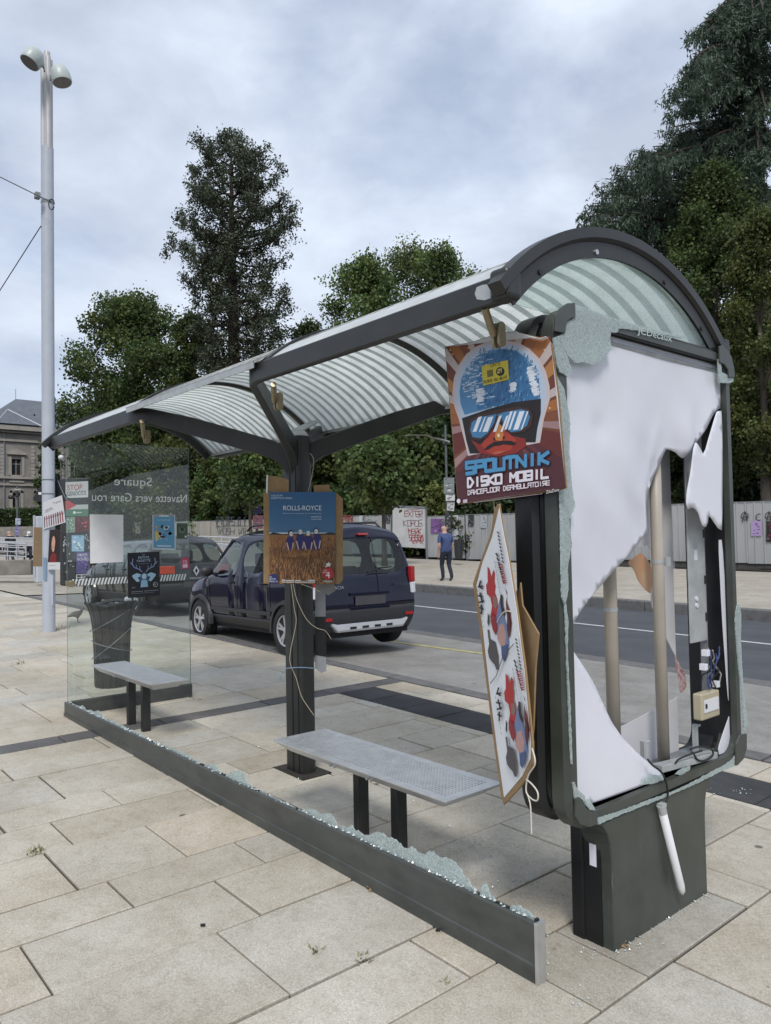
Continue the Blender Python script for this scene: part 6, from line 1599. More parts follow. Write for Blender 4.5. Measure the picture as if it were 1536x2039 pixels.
M['redlens'] = mat('red_lamp_lens', (0.34, 0.012, 0.012), 0.15, 0, 0.1, 30, coat=0.6)
M['clearlens'] = mat('clear_lamp_lens', (0.62, 0.63, 0.65), 0.15, 0, 0.1, 30, coat=0.6)
M['interior'] = mat('dark_car_interior', (0.018, 0.018, 0.020), 0.8, 0, 0.2)
M['silver'] = mat('silver_plastic', (0.42, 0.43, 0.45), 0.4, 0.2, 0.05)
M['plate'] = mat('dark_blanked_plate', (0.05, 0.05, 0.055), 0.6, 0, 0.1)
def wheel(t, x, y, r, s, ns=5, wd=0.20):
    c = Vector((x, y, r)); o = Vector((0, s, 0))
    w_ = None
    def disc(prof, nm, m_, par, n=36):
        mb = MB(); rings = [[c + o * d + Vector((rr * cos(2 * pi * k / n), 0, rr * sin(2 * pi * k / n))) for k in range(n)] for rr, d in prof]
        if s > 0: rings = [r_[::-1] for r_ in rings]
        mb.loft(rings, True, True); return mb.build(nm, m_, par, angle=35)
    w_ = bpy.data.objects.new('wheel', None); COL.objects.link(w_); w_.parent = t; ORG[w_.name] = Vector((0, 0, 0))
    disc([(r * .66, -wd), (r * .95, -wd), (r, -wd + .03), (r, -.025), (r * .96, 0), (r * .72, 0.006), (r * .70, -0.03)], 'tyre', M['tyre'], w_)
    disc([(r * .69, -0.06), (r * .70, -0.02), (r * .68, -0.004), (r * .63, -0.012), (r * .62, -0.055)], 'rim', M['rim'], w_)
    disc([(r * .62, -0.075), (r * .62, -0.07)], 'brake_shadow_disc', M['black'], w_)
    for k in range(ns):
        a = 2 * pi * k / ns + 0.3
        for da in (-0.16, 0.16):
            p0 = c + o * (-0.02) + Vector((cos(a + da * .2), 0, sin(a + da * .2))) * r * 0.10; p1 = c + o * (-0.015) + Vector((cos(a + da), 0, sin(a + da))) * r * 0.64
            d = (p1 - p0).normalized(); sd_ = o.cross(d).normalized() * r * 0.055
            mb = MB(); mb.obox(p0 - sd_, sd_ * 2, p1 - p0, o * -0.02); mb.build('spoke', M['rim'], w_)
    disc([(r * .16, -0.03), (r * .16, -0.012), (r * .10, -0.006)], 'hub', M['rim'], w_, 14)
def arch(t, x, y, r, s, m_=None):
    n = 26; mb = MB(); rings = []
    for k in range(n + 1):
        a = -0.12 + (pi + 0.24) * k / n; d = Vector((cos(a), 0, sin(a)))
        p = Vector((x, y, 0.315)); rings.append([p + d * (r + .0) + Vector((0, s * 0.036, 0)), p + d * (r + .05) + Vector((0, s * 0.034, 0)), p + d * (r + .07) + Vector((0, s * -0.02, 0)), p + d * (r - 0.005) + Vector((0, s * -0.05, 0))])
    mb.loft(rings); o = mb.build('wheel_arch', m_ or M['carplastic'], t)
    mb = MB(); mb.prism([Vector((x, y + s * 0.004, 0.315)) + Vector((cos(a), 0, sin(a))) * r for a in [-0.35 + (pi + 0.7) * k / 24 for k in range(25)]], (0, -s * 0.004, 0)); mb.build('arch_dark_disc', M['black'], o)  # flat black disc on the body paints in the shaded wheel well

# ---- navy van-like car -------------------------------------------------
Yb = [.79, .862, .872, .870, .853, .735, .655, .36, 0]; Zb = [.27, .43, .62, .86, 1.07, 1.60, 1.70, 1.775, 1.795]
def S(x, xr=None, y=None, z=None, dy=0.0):
    xr = xr or [0] * 9
    return [(x + xr[j], (y or Yb)[j] + dy * (Yb[j] > 0), (z or Zb)[j]) for j in range(9)]
dk = [S(-2.10, [0.03, -.03, -.02, -.01, .02, .13, .19, .25, .27], [.74, .80, .83, .828, .805, .69, .61, .33, 0], [.30, .43, .62, .86, 1.07, 1.58, 1.66, 1.735, 1.755]),
      S(-1.93, [0, 0, 0, 0, 0, .08, .12, .16, .17]), S(-1.74, [0, 0, 0, 0, 0, .04, .06, .06, .06]), S(-1.05, [0, 0, 0, 0, -.02, .0, 0, 0, 0]), S(-.90), S(.02, [0] * 4 + [0, -.03, -.03, -.03, -.03]), S(.12, [0] * 4 + [0, -.05, -.05, -.05, -.05]),
      S(.98, [0, 0, 0, 0, .06, -.50, -.64, -.60, -.58]), S(1.22, [0, 0, 0, 0, 0, .02, .04, .10, .12], [.79, .862, .872, .870, .84, .745, .62, .32, 0], [.27, .43, .62, .84, 1.03, 1.075, 1.10, 1.13, 1.14]),
      S(1.78, None, [.78, .862, .872, .862, .82, .72, .6, .3, 0], [.27, .43, .62, .82, .965, 1.0, 1.03, 1.05, 1.055]), S(2.08, None, [.70, .80, .81, .79, .74, .64, .52, .28, 0], [.27, .43, .60, .76, .87, .90, .925, .94, .945]), S(2.20, None, [.60, .70, .72, .70, .62, .52, .42, .22, 0], [.30, .44, .58, .70, .78, .81, .83, .845, .85])]
cells = {'quarter': {(2, 4)}, 'reardoor': {(4, 4)}, 'frontdoor': {(6, 4), (7, 4)}, 'windscreen': {(7, 5), (7, 6), (7, 7)}}
FLw = Vector((-11.0, 5.60)); yawc = R(-3.0); KV = 0.95
hx = Vector((-cos(yawc), -sin(yawc))); lf = Vector((sin(yawc), -cos(yawc)))      # heading and left in world
cpos = FLw - hx * 1.40 * KV - lf * 0.76 * KV
vz = gz(cpos.x, cpos.y)
van, vp_ = car('parked_car', (cpos.x, cpos.y, vz), atan2(hx.y, hx.x), 'dark navy boxy estate car with roof rails, parked behind the shelter column', dk, cells, {'reardoor_panel': (4, 5), 'frontdoor_panel': (6, 8)}, dict(bump=1, bulge=0.035, rwin=(4,), glass=M['carglass']), M['navy'])
van.rotation_euler = (0, R(-SL * 57.3) * -1, atan2(hx.y, hx.x))
van.scale = (KV, KV, 0.925)
for x in (1.40, -1.41):
    for s in (1, -1): wheel(van, x, s * 0.908, 0.318, s); arch(van, x, s * 0.872, 0.365, s)
def add(t, nm, m_, fn, par=None, **kw):
    mb = MB(); fn(mb); return mb.build(nm, m_, par or t, **kw)
for s in (1, -1):
    add(van, 'tail_lamp', M['redlens'], lambda mb: mb.prism([(-2.135, s * .70, .98), (-2.115, s * .80, .96), (-2.03, s * .858, .96), (-1.97, s * .864, 1.0), (-1.97, s * .845, 1.14), (-2.07, s * .80, 1.16), (-2.125, s * .735, 1.14)][::1], (0, 0, 0.001)) if 0 else mb.loft([[(-2.150, s * .735, z), (-2.128, s * .808, z), (-2.05, s * .862, z), (-1.97, s * .873, z), (-2.0, s * .80, z), (-2.08, s * .72, z)] for z in (.93, 1.05, 1.16)]), bevel=0.012)
    add(van, 'reverse_lamp', M['clearlens'], lambda mb: mb.loft([[(-2.150, s * .745, z), (-2.128, s * .812, z), (-2.05, s * .866, z), (-1.98, s * .874, z), (-2.0, s * .80, z), (-2.08, s * .72, z)] for z in (.77, .85, .928)]), bevel=0.012)
    add(van, 'roof_rail', M['carplastic'], lambda mb: mb.tube([(-1.60, s * .60, 1.74), (-1.50, s * .60, 1.815), (-.6, s * .60, 1.84), (.1, s * .59, 1.83), (.25, s * .58, 1.76)], 0.017, 8), smooth=True)
    mr_ = add(van, 'door_mirror', M['carplastic'], lambda mb: mb.ball((.88, s * .99, 1.13), .07, .11, .085, 7), smooth=True)
    add(van, 'mirror_arm', M['carplastic'], lambda mb: mb.obox((.86, s * .83, 1.06), (.08, 0, 0), (0, s * .1, 0.02), (0, 0, .04)), mr_)
    for nm in ('frontdoor_panel', 'reardoor_panel'):
        d = vp_[nm + ('_l' if s > 0 else '_r')]; hxp = .30 if nm[0] == 'f' else -.72
        add(van, 'handle', M['navy'], lambda mb: mb.tube([(hxp - .09, s * .872, .955), (hxp - .07, s * .90, .955), (hxp + .07, s * .90, .955), (hxp + .09, s * .872, .955)], 0.015, 8), d, smooth=True)
    for x0, x1, z0, z1 in ((.07, .07, .45, 1.06), (-.97, -.92, .62, 1.06), (1.02, 1.10, .50, 1.04)):
        add(van, 'panel_gap', M['black'], lambda mb: mb.tube([(x0, s * .8745, z0), ((x0 + x1) / 2, s * .8775, (z0 + z1) / 2), (x1, s * .862, z1)], 0.004, 5))
    add(van, 'pillar', M['navy'], lambda mb: mb.tube([(.44, s * .728, 1.62), (.80, s * .745, 1.38), (1.20, s * .765, 1.07)], 0.028, 8), smooth=True)
    add(van, 'side_moulding', M['carplastic'], lambda mb: mb.obox((-.98, s * .874, .50), (1.98, 0, 0), (0, s * .012, 0), (0, 0, .055)), bevel=0.005)
    add(van, 'reflector', M['redlens'], lambda mb: mb.obox((-2.150, s * .74, .47), (0.02, 0, 0), (0, -s * .13, 0), (0, 0, .04)))
    add(van, 'headrest', M['interior'], lambda mb: mb.box(.10, .20, s * .38 - .12, s * .38 + .12, 1.20, 1.40), bevel=0.03); add(van, 'seat', M['interior'], lambda mb: mb.box(.05, .25, s * .38 - .24, s * .38 + .24, .5, 1.20), bevel=0.05)
    add(van, 'seat', M['interior'], lambda mb: mb.box(-.95, -.78, s * .38 - .3, s * .38 + .3, .5, 1.16), bevel=0.05)
add(van, 'floor', M['interior'], lambda mb: mb.box(-2.0, 1.9, -.75, .75, .22, .40)); add(van, 'dashboard', M['interior'], lambda mb: mb.box(.85, 1.3, -.76, .76, .5, 1.06), bevel=0.05)
add(van, 'steering_wheel', M['interior'], lambda mb: mb.tube([(.74 - .05 * sin(a), .38 + .17 * cos(a), 1.02 + .16 * sin(a)) for a in [i * pi / 9 for i in range(19)]], .015, 6))
add(van, 'parcel_shelf', M['interior'], lambda mb: mb.box(-2.0, -1.0, -.74, .74, .98, 1.0))
tg = vp_['tailgate']
add(van, 'number_plate', M['plate'], lambda mb: mb.box(-2.172, -2.160, -.25, .25, .655, .775), tg, bevel=0.003)
add(van, 'plate_surround', M['navy'], lambda mb: (mb.box(-2.165, -2.12, -.33, .33, .79, .83), mb.box(-2.160, -2.12, -.33, .33, .60, .64)), tg, bevel=0.008)
add(van, 'brake_lamp', M['redlens'], lambda mb: mb.box(-2.035, -1.98, -.085, .085, 1.615, 1.645), tg, bevel=0.006)
add(van, 'window_wiper', M['black'], lambda mb: mb.tube([(-2.125, .0, 1.10), (-2.10, -.20, 1.15), (-2.095, -.42, 1.16)], 0.010, 6), tg)
add(van, 'door_gap', M['black'], lambda mb: mb.tube([(-2.153, -.16, .60), (-2.150, -.16, .86), (-2.120, -.16, 1.07), (-2.005, -.14, 1.60)], 0.005, 5), tg)
add(van, 'skid_plate', M['silver'], lambda mb: mb.loft([[(-2.165, y, z0), (-2.175, y, z0 + .03), (-2.165, y, z1), (-2.10, y, z1 - .01), (-2.09, y, z0)] for y, z0, z1 in ((-.62, .40, .44), (-.54, .31, .42), (.54, .31, .42), (.62, .40, .44))]), bevel=0.006)
for y in (-.3, -.1, .1, .3): add(van, 'skid_slot', M['black'], lambda mb: mb.box(-2.180, -2.165, y - .05, y + .05, .345, .375))
va = Art([Vector((-2.156, .62, .935)), Vector((-2.156, .42, .935)), Vector((-2.156, .42, .89)), Vector((-2.156, .62, .89))], (-1, 0, 0)); va.text('DACIA', 0.0, 0.95, 0.9, (150, 154, 160), wd=1.0); va.build('maker_lettering', tg)
va = Art([Vector((-2.156, -.42, .935)), Vector((-2.156, -.66, .935)), Vector((-2.156, -.66, .89)), Vector((-2.156, -.42, .89))], (-1, 0, 0)); va.text('DOKKER', 0.0, 0.95, 0.8, (60, 64, 84), wd=1.0); va.build('model_lettering', tg)

# ---- dark hatchback ahead of it, seen through the pane ------------------
Yc = [.76, .86, .875, .872, .845, .66, .58, .32, 0]; Zc = [.22, .40, .58, .78, .95, 1.36, 1.42, 1.475, 1.49]
def S2(x, xr=None, y=None, z=None):
    xr = xr or [0] * 9
    return [(x + xr[j], (y or Yc)[j], (z or Zc)[j]) for j in range(9)]
rn = [S2(-2.10, [.04, -.04, -.02, 0, .06, .30, .40, .46, .48], [.70, .78, .81, .80, .76, .60, .53, .30, 0], [.27, .40, .58, .78, .95, 1.33, 1.39, 1.44, 1.45]),
      S2(-1.88, [0, 0, 0, 0, .02, .18, .24, .28, .30]), S2(-1.70, [0, 0, 0, 0, .04, .10, .14, .16, .16]), S2(-.98, [0, 0, 0, 0, .0, .10, .1, .1, .1]), S2(-.86, [0, 0, 0, 0, 0, .05, .05, .05, .05]), S2(.02, [0] * 4 + [0, -.04, -.04, -.04, -.04]), S2(.12, [0] * 4 + [0, -.06, -.06, -.06, -.06]),
      S2(.98, [0, 0, 0, 0, .06, -.56, -.72, -.68, -.66]), S2(1.20, [0, 0, 0, 0, 0, .02, .04, .10, .12], [.76, .86, .875, .872, .83, .73, .60, .30, 0], [.22, .40, .58, .78, .93, .965, .985, 1.0, 1.01]),
      S2(1.75, None, [.75, .86, .87, .85, .80, .70, .58, .28, 0], [.22, .40, .58, .76, .86, .90, .92, .935, .94]), S2(2.05, None, [.66, .78, .79, .76, .70, .60, .5, .26, 0], [.24, .40, .56, .70, .78, .80, .82, .83, .835]), S2(2.18, None, [.54, .66, .68, .64, .56, .46, .38, .2, 0], [.28, .40, .52, .62, .68, .70, .71, .72, .725])]
rp_ = on_z(283, 1226, gz(-14.2, 6.0)); RLw = Vector((rp_.x, rp_.y))
yaw2 = R(-1.5); hx2 = Vector((-cos(yaw2), -sin(yaw2))); lf2 = Vector((sin(yaw2), -cos(yaw2)))
c2 = RLw + hx2 * 1.36 - lf2 * 0.76
hat, hp_ = car('parked_car', (c2.x, c2.y, gz(c2.x, c2.y)), atan2(hx2.y, hx2.x), 'dark hatchback parked farthest left, seen through the standing glass pane', rn, cells, {'reardoor_panel': (4, 5), 'frontdoor_panel': (6, 8)}, dict(bump=1, bulge=0.05, rwin=(4,), glass=M['carglass']), M['carblack'])
hat.rotation_euler = (0, SL, atan2(hx2.y, hx2.x))
for x in (1.36, -1.36):
    for s in (1, -1): wheel(hat, x, s * 0.911, 0.315, s, 6); arch(hat, x, s * 0.875, 0.355, s, M['carblack'])
for s in (1, -1):
    add(hat, 'tail_lamp', mat('orange_red_lens', (0.42, 0.06, 0.03), 0.15, 0, 0.1, coat=0.6), lambda mb: mb.loft([[(-2.155, s * .42, z), (-2.12, s * .70, z), (-2.04, s * .80, z), (-1.84, s * .882, z), (-1.9, s * .80, z), (-2.02, s * .45, z)] for z in (.76, .84, .91)]), bevel=0.012)
    add(hat, 'headrest', M['interior'], lambda mb: mb.box(-.95, -.85, s * .38 - .12, s * .38 + .12, 1.0, 1.2), bevel=0.03); add(hat, 'seat', M['interior'], lambda mb: mb.box(.0, .2, s * .38 - .24, s * .38 + .24, .4, 1.15), bevel=0.05)
    add(hat, 'door_mirror', M['carblack'], lambda mb: mb.ball((.85, s * .97, 1.0), .06, .1, .07, 6), smooth=True)
    for x0, x1, z0, z1 in ((.07, .07, .45, .94), (-.92, -.90, .6, .94), (1.02, 1.08, .50, .92)):
        add(hat, 'panel_gap', M['black'], lambda mb: mb.tube([(x0, s * .8785, z0), ((x0 + x1) / 2, s * .880, (z0 + z1) / 2), (x1, s * .855, z1)], 0.004, 5))
    for nm in ('frontdoor_panel', 'reardoor_panel'):
        d = hp_[nm + ('_l' if s > 0 else '_r')]; hxp = .30 if nm[0] == 'f' else -.68
        add(hat, 'handle', M['carblack'], lambda mb: mb.tube([(hxp - .09, s * .868, .86), (hxp, s * .895, .86), (hxp + .09, s * .868, .86)], 0.014, 8), d, smooth=True)
add(hat, 'floor', M['interior'], lambda mb: mb.box(-2.0, 1.9, -.75, .75, .2, .36)); add(hat, 'dashboard', M['interior'], lambda mb: mb.box(.85, 1.25, -.74, .74, .4, .95), bevel=0.05); add(hat, 'parcel_shelf', M['interior'], lambda mb: mb.box(-1.95, -1.0, -.72, .72, .88, .90))
tg = hp_['tailgate']
add(hat, 'number_plate', M['plate'], lambda mb: mb.box(-2.175, -2.160, -.26, .26, .50, .61), tg, bevel=0.003)
add(hat, 'window_wiper', M['black'], lambda mb: mb.tube([(-2.10, .0, .97), (-2.04, .25, 1.02), (-2.02, .42, 1.03)], 0.010, 6), tg)
def diamond(mb):
    o = [(0, .10), (.062, 0), (0, -.10), (-.062, 0)]; i_ = [(0, .055), (.030, 0), (0, -.055), (-.030, 0)]
    for k in range(4):
        a, b = o[k], o[(k + 1) % 4]; c, d = i_[k], i_[(k + 1) % 4]
        mb.prism([(-2.168, a[0], .80 + a[1]), (-2.168, b[0], .80 + b[1]), (-2.168, d[0], .80 + d[1]), (-2.168, c[0], .80 + c[1])], (0.02, 0, 0))
add(hat, 'diamond_badge', M['rim'], diamond, tg)
va = Art([Vector((-2.158, .13, .685)), Vector((-2.158, -.17, .685)), Vector((-2.158, -.17, .645)), Vector((-2.158, .13, .645))], (-1, 0, 0)); va.text('MEGANE', 0.0, 0.95, 0.9, (170, 174, 178), wd=1.0); va.build('model_lettering', tg)
# ================================================================== walking man on the far pavement
def make_person(name, loc, rotz, h, label, pose, cols):
    """one continuous skinned figure; pose = joints in a 1.72 m frame, facing +x"""
    J, E_, Rd = [], [], []
    nm = {}
    def j(k, p, r, par=None):
        nm[k] = len(J); J.append(p); Rd.append(r)
        if par is not None: E_.append((nm[par], nm[k]))
    for row in pose: j(*row)
    me = bpy.data.meshes.new(name); me.from_pydata(J, E_, []); ob = bpy.data.objects.new(name, me); COL.objects.link(ob)
    ob.modifiers.new('skin', 'SKIN'); sv = me.skin_vertices[0].data
    for i, r in enumerate(Rd): sv[i].radius = r if isinstance(r, tuple) else (r, r)
    for v in sv: v.use_root = False
    sv[0].use_root = True
    md = ob.modifiers.new('sub', 'SUBSURF'); md.levels = 2
    dg = bpy.context.evaluated_depsgraph_get(); dg.update(); ev = ob.evaluated_get(dg).to_mesh()
    V = [tuple(v.co) for v in ev.vertices]; F = [tuple(p.vertices) for p in ev.polygons]
    ob.evaluated_get(dg).to_mesh_clear(); bpy.data.objects.remove(ob)
    t = thing(name, loc, label, 'person', rotz=rotz); ORG[t.name] = Vector((0, 0, 0))
    k = h / 1.72
    mb = MB(); mb.V = [tuple(c * k for c in v) for v in V]; mb.F = F
    mi = []
    for f in F:
        c = sum((Vector(V[i]) for i in f), Vector()) / len(f); mi.append(cols[1](c))
    mb.M = mi
    o = mb.build('body', cols[0], t, smooth=True); return t
M['skin'] = mat('skin', (0.42, 0.26, 0.19), 0.55, 0, 0.08, 20)
M['polo'] = mat('blue_polo_cloth', (0.045, 0.068, 0.165), 0.85, 0, 0.15, 25)
M['trousers'] = mat('navy_trouser_cloth', (0.013, 0.016, 0.030), 0.85, 0, 0.2, 20)
M['shoe'] = mat('dark_grey_shoe', (0.06, 0.065, 0.07), 0.6, 0, 0.2)
def hand(px, pz, py, s, par):
    rows = []
    for k, (dx, dz, ln) in enumerate(((0.030, -.05, .055), (0.012, -.06, .062), (-.006, -.06, .058), (-.022, -.052, .045))):
        rows += [(f'f{par}{k}a', (px + dx, py, pz + dz), 0.011, par), (f'f{par}{k}b', (px + dx * 1.1 + .012, py - s * .012, pz + dz - ln), 0.008, f'f{par}{k}a')]
    rows += [(f't{par}a', (px + .045, py - s * .005, pz - .02), 0.012, par), (f't{par}b', (px + .060, py - s * .01, pz - .065), 0.009, f't{par}a')]
    return rows
walk = [('pel', (0, 0, .93), (.175, .15)), ('wst', (0, 0, 1.04), (.175, .155), 'pel'), ('chs', (0.02, 0, 1.24), (.20, .155), 'wst'), ('sho', (0.05, 0, 1.38), (.15, .11), 'chs'), ('nck', (0.075, 0, 1.455), .060, 'sho'),
        ('hd1', (0.115, 0, 1.53), (.072, .082), 'nck'), ('hd2', (0.125, 0, 1.61), (.078, .095), 'hd1'), ('hd3', (0.12, 0, 1.67), (.058, .07), 'hd2'), ('nose', (0.225, 0, 1.575), .014, 'hd2'), ('earl', (.115, .085, 1.59), .013, 'hd2'), ('earr', (.115, -.085, 1.59), .013, 'hd2')]
for s, f in ((1, 1), (-1, -1)):
    n = 'l' if s > 0 else 'r'
    kx, ax = (0.12, 0.04) if f > 0 else (0.03, -0.15)
    walk += [('sh' + n, (0.04, s * .185, 1.36), .075, 'sho'), ('ua' + n, (0.03 - .03 * f, s * .225, 1.22), .062, 'sh' + n), ('el' + n, (0.01 - .05 * f, s * .245, 1.08), .046, 'ua' + n), ('fa' + n, (.05 - .04 * f, s * .25, .97), .040, 'el' + n), ('wr' + n, (.10 - .06 * f, s * .245, .86), .028, 'fa' + n), ('ha' + n, (.115 - .06 * f, s * .245, .80), (.038, .022), 'wr' + n)]
    walk += hand(.115 - .06 * f, .80, s * .245, s, 'ha' + n)
    walk += [('hp' + n, (0.0, s * .095, .86), (.108, .105), 'pel'), ('th' + n, (kx * .55, s * .10, .68), .090, 'hp' + n), ('kn' + n, (kx, s * .10, .48), .068, 'th' + n), ('ca' + n, (kx * .5 + ax * .5 - .02, s * .10, .30), .064, 'kn' + n), ('an' + n, (ax, s * .10, .10 if f > 0 else .14), .055, 'ca' + n), ('ft' + n, (ax + .07, s * .105, .045 if f > 0 else .06), .043, 'an' + n), ('to' + n, (ax + .17, s * .115, .035 if f > 0 else .022), .034, 'ft' + n)]
def man_cols(c):
    if c.z > 1.43: return 0 if c.z > 1.445 else 1
    if c.z < 0.105: return 3
    if abs(c.y) > 0.205 and c.z < 1.16: return 0
    if c.z > 0.90: return 1
    return 2
fp = on_z(890, 1157, gz(-16.6) + 0.0)
make_person('person', (fp.x, fp.y, gz(fp.x, fp.y) + 0.20), radians(162), 1.74, 'bald man in blue polo and navy trousers walking along the far pavement', walk, ([M['skin'], M['polo'], M['trousers'], M['shoe']], man_cols))
cl = [M['skin'], mat('black_top', (0.015, 0.015, 0.018), 0.9, 0, 0.2), mat('dark_jeans', (0.03, 0.035, 0.05), 0.9, 0, 0.2), M['shoe']]
q = on_d(22, 1131, 34); make_person('person', (q.x, q.y, q.z), radians(200), 1.7, 'distant person in black standing left of the flyer pole', walk, (cl, man_cols))
cl2 = [mat('white_cap', (0.65, 0.65, 0.66), 0.8, 0, 0.1), mat('navy_top', (0.02, 0.022, 0.04), 0.9, 0, 0.2), cl[2], M['shoe']]
q = on_d(55, 1128, 36); make_person('person', (q.x, q.y, q.z), radians(20), 1.72, 'distant person in a white cap and navy top by the far handrail', walk, (cl2, man_cols))

# ================================================================== hoarding of ribbed metal sheets
YF = 28.3
M['sheet'] = mat('pale_grey_ribbed_sheet', (0.36, 0.365, 0.36), 0.5, 0.1, 0.12, 1.2, streak=(1, 1, .3))
M['sheet2'] = mat('beige_ribbed_sheet', (0.34, 0.32, 0.28), 0.55, 0.1, 0.12, 1.2, streak=(1, 1, .3))
def fpx(px): return on_y(px, 1070, YF).x
def panel_mesh(wd, h):
    mb = MB(); prof = []
    n = 3; p = wd / n
    for k in range(n):
        a = k * p
        prof += [(a + 0.004, 0), (a + p - .07, 0), (a + p - .052, -.035), (a + p - .022, -.035), (a + p - .006, 0)]
    V = [(x, y, z) for x, y in prof for z in (0, h)]
    F = [(2 * i, 2 * i + 2, 2 * i + 3, 2 * i + 1) for i in range(len(prof) - 1)]
    mb.mesh(V, F); return mb
pm_ = panel_mesh(1.0, 2.25)
def hoarding(x0, x1, label, z_off, m_, y=YF, h=1.0):
    t = thing('hoarding_fence', ((x0 + x1) / 2, y, gz((x0 + x1) / 2, y) + 0.2), label, 'fence', 'ribbed metal hoarding along the far pavement')
    n = max(1, round((x1 - x0))); w_ = (x1 - x0) / n; me = None; rk = random.Random(int(-x0 * 10))
    for k in range(n):
        xx = x0 + k * w_; zz = gz(xx, y) + 0.2 + z_off + rk.uniform(-.015, .015)
        if me is None:
            q = MB(); q.V = [(v[0] * w_ + xx, v[1] + y, v[2] * h + zz) for v in pm_.V]; q.F = pm_.F; q.M = pm_.M
            o = q.build('ribbed_sheet', m_, t); me = o.data; b0 = (xx, zz); md = o.modifiers.new('s', 'SOLIDIFY'); md.thickness = 0.003
        else:
            o = bpy.data.objects.new('ribbed_sheet', me); COL.objects.link(o); o.parent = t; o.location = (xx - b0[0], rk.uniform(-.01, .01), zz - b0[1]); md = o.modifiers.new('s', 'SOLIDIFY'); md.thickness = 0.003
        ORG[o.name] = ORG[t.name]
    for k in range(0, n + 1, 2):
        xx = x0 + k * w_; mb = MB(); zz = gz(xx, y) + 0.2; mb.box(xx - .035, xx + .035, y + .03, y + .1, zz - .1, zz + z_off + 2.25 * h + .03); mb.build('post', M['greymetal'], t)
    mb = MB(); a = Vector((x0, y + .01, gz(x0, y) + .2 + z_off + 2.25 * h)); b = Vector((x1, y + .01, gz(x1, y) + .2 + z_off + 2.25 * h)); mb.obox(a - Vector((0, .03, .0)), b - a, (0, .07, 0), (0, 0, .04)); mb.build('top_rail', M['greymetal'], t)
    return t
hoarding(-62, fpx(700), 'long ribbed metal hoarding behind the cars, tagged in grey', 0.05, M['sheet2'])
hoarding(fpx(700), fpx(779), 'ribbed hoarding section with a red tag left of the white gate', 0.12, M['sheet'])
hoarding(fpx(850), fpx(926), 'ribbed hoarding section behind the walking man with a violet poster', 0.05, M['sheet'], h=0.97)
hoarding(fpx(928), fpx(1100), 'ribbed hoarding section right of the bill pole with small bills', 0.02, M['sheet'])
hoarding(fpx(1100), -3.0, 'ribbed hoarding on raised footing right of the display case, circled letters on it', 0.22, M['sheet'])
# concrete footing under the right hand hoarding
mb = MB(); mb.obox((fpx(1100), YF + .05, gz(fpx(1100), YF) + .1), (-3.0 - fpx(1100), 0, 0), (0, .3, 0), (0, 0, .28)); mb.build('concrete_footing', mat('dark_concrete', (0.07, 0.066, 0.06), 0.9, 0, 0.3, 3), None, label='dark concrete footing under the right hand hoarding', cat='footing')
# white site gate
yg = YF - 0.05
def fq(px, py, y=yg): return on_y(px, py, y)
g_ = thing('site_gate', fq(815, 1092), 'white painted site gate with red scrawled graffiti', 'gate')
mb = MB(); mb.prism([fq(782, 1009), (fq(847, 1012)), fq(847, 1092), fq(782, 1088)], (0, 0.03, 0)); mb.build('gate_leaf', mat('white_gate_paint', (0.50, 0.50, 0.49), 0.6, 0, 0.1, 2), g_)
mb = MB(); mb.prism([fq(781, 1006, yg - .02), fq(849, 1009, yg - .02), fq(849, 1013, yg - .02), fq(781, 1010, yg - .02)], (0, .04, 0)); mb.build('gate_top_rail', M['greymetal'], g_)
mb = MB(); a = fq(848, 1012); mb.box(a.x - .04, a.x + .04, yg - .02, yg + .06, gz(a.x, yg) + .1, a.z + .05); mb.build('gate_post', M['greymetal'], g_)
class WArt(Art):
    def __init__(s, y): Art.__init__(s, [(0, 0, 0), (1, 0, 0), (1, 1, 0), (0, 1, 0)], (0, -1, 0)); s.y = y; s.w = s.h = 1.0; s.q = [Vector((0, 0, 0))] * 4
    def P(s, u, v, k=None): return on_y(u, v, s.y - 0.004 - 0.0006 * (s.k if k is None else k))
A = WArt(yg); rg_ = random.Random(21)
def scrawl(t, u0, u1, v0, v1, wd, c, jit=1.2):
    n = len(t)
    for i, ch in enumerate(t):
        if ch not in BLOCK: continue
        a = u0 + (u1 - u0) * i / n; b = a + (u1 - u0) / n * 0.78
        for sg in BLOCK[ch].split(','):
            pts = []
            for r_ in sg.split('-'):
                pts.append(({'L': a, 'C': (a + b) / 2, 'R': b}[r_[1]] + rg_.uniform(-jit, jit), {'T': v0, 'M': (v0 + v1) / 2, 'B': v1}[r_[0]] + rg_.uniform(-jit, jit)))
            A.line(pts, wd, c)
    A.k = 1
scrawl('EXTER', 806, 842, 1018, 1029, 1.0, (150, 60, 70)); scrawl('KOPOS', 804, 842, 1036, 1048, 1.0, (126, 66, 84)); scrawl('MERK', 814, 840, 1053, 1063, 1.2, (176, 56, 60)); scrawl('SPERN', 815, 844, 1065, 1076, 1.4, (182, 50, 56)); scrawl('RPR', 822, 845, 1076, 1082, 1.0, (182, 70, 70))
A.line([(806, 1016), (840, 1013)], 0.9, (150, 60, 70)); A.build('graffiti', g_)
A = WArt(YF - 0.045)
scrawl('ETLOPS OWE', 432, 492, 1030, 1046, 1.1, (74, 82, 96)); A.line([(430, 1049), (460, 1047), (494, 1048)], 1.0, (80, 88, 100)); A.line([(432, 1047), (434, 1050)], 1, (80, 88, 100)); o = A.build('graffiti', None); tag(o, 'grey hand painted tag on the hoarding left of the column', 'graffiti')
A = WArt(YF - 0.045); scrawl('YOSH NR', 436, 492, 1052, 1064, 1.0, (86, 94, 106)); A.line([(430, 1036), (436, 1064)], 1.1, (80, 88, 100))
o = A.build('graffiti', None); tag(o, 'lower line of grey scrawl under the painted tag left of the column', 'graffiti')
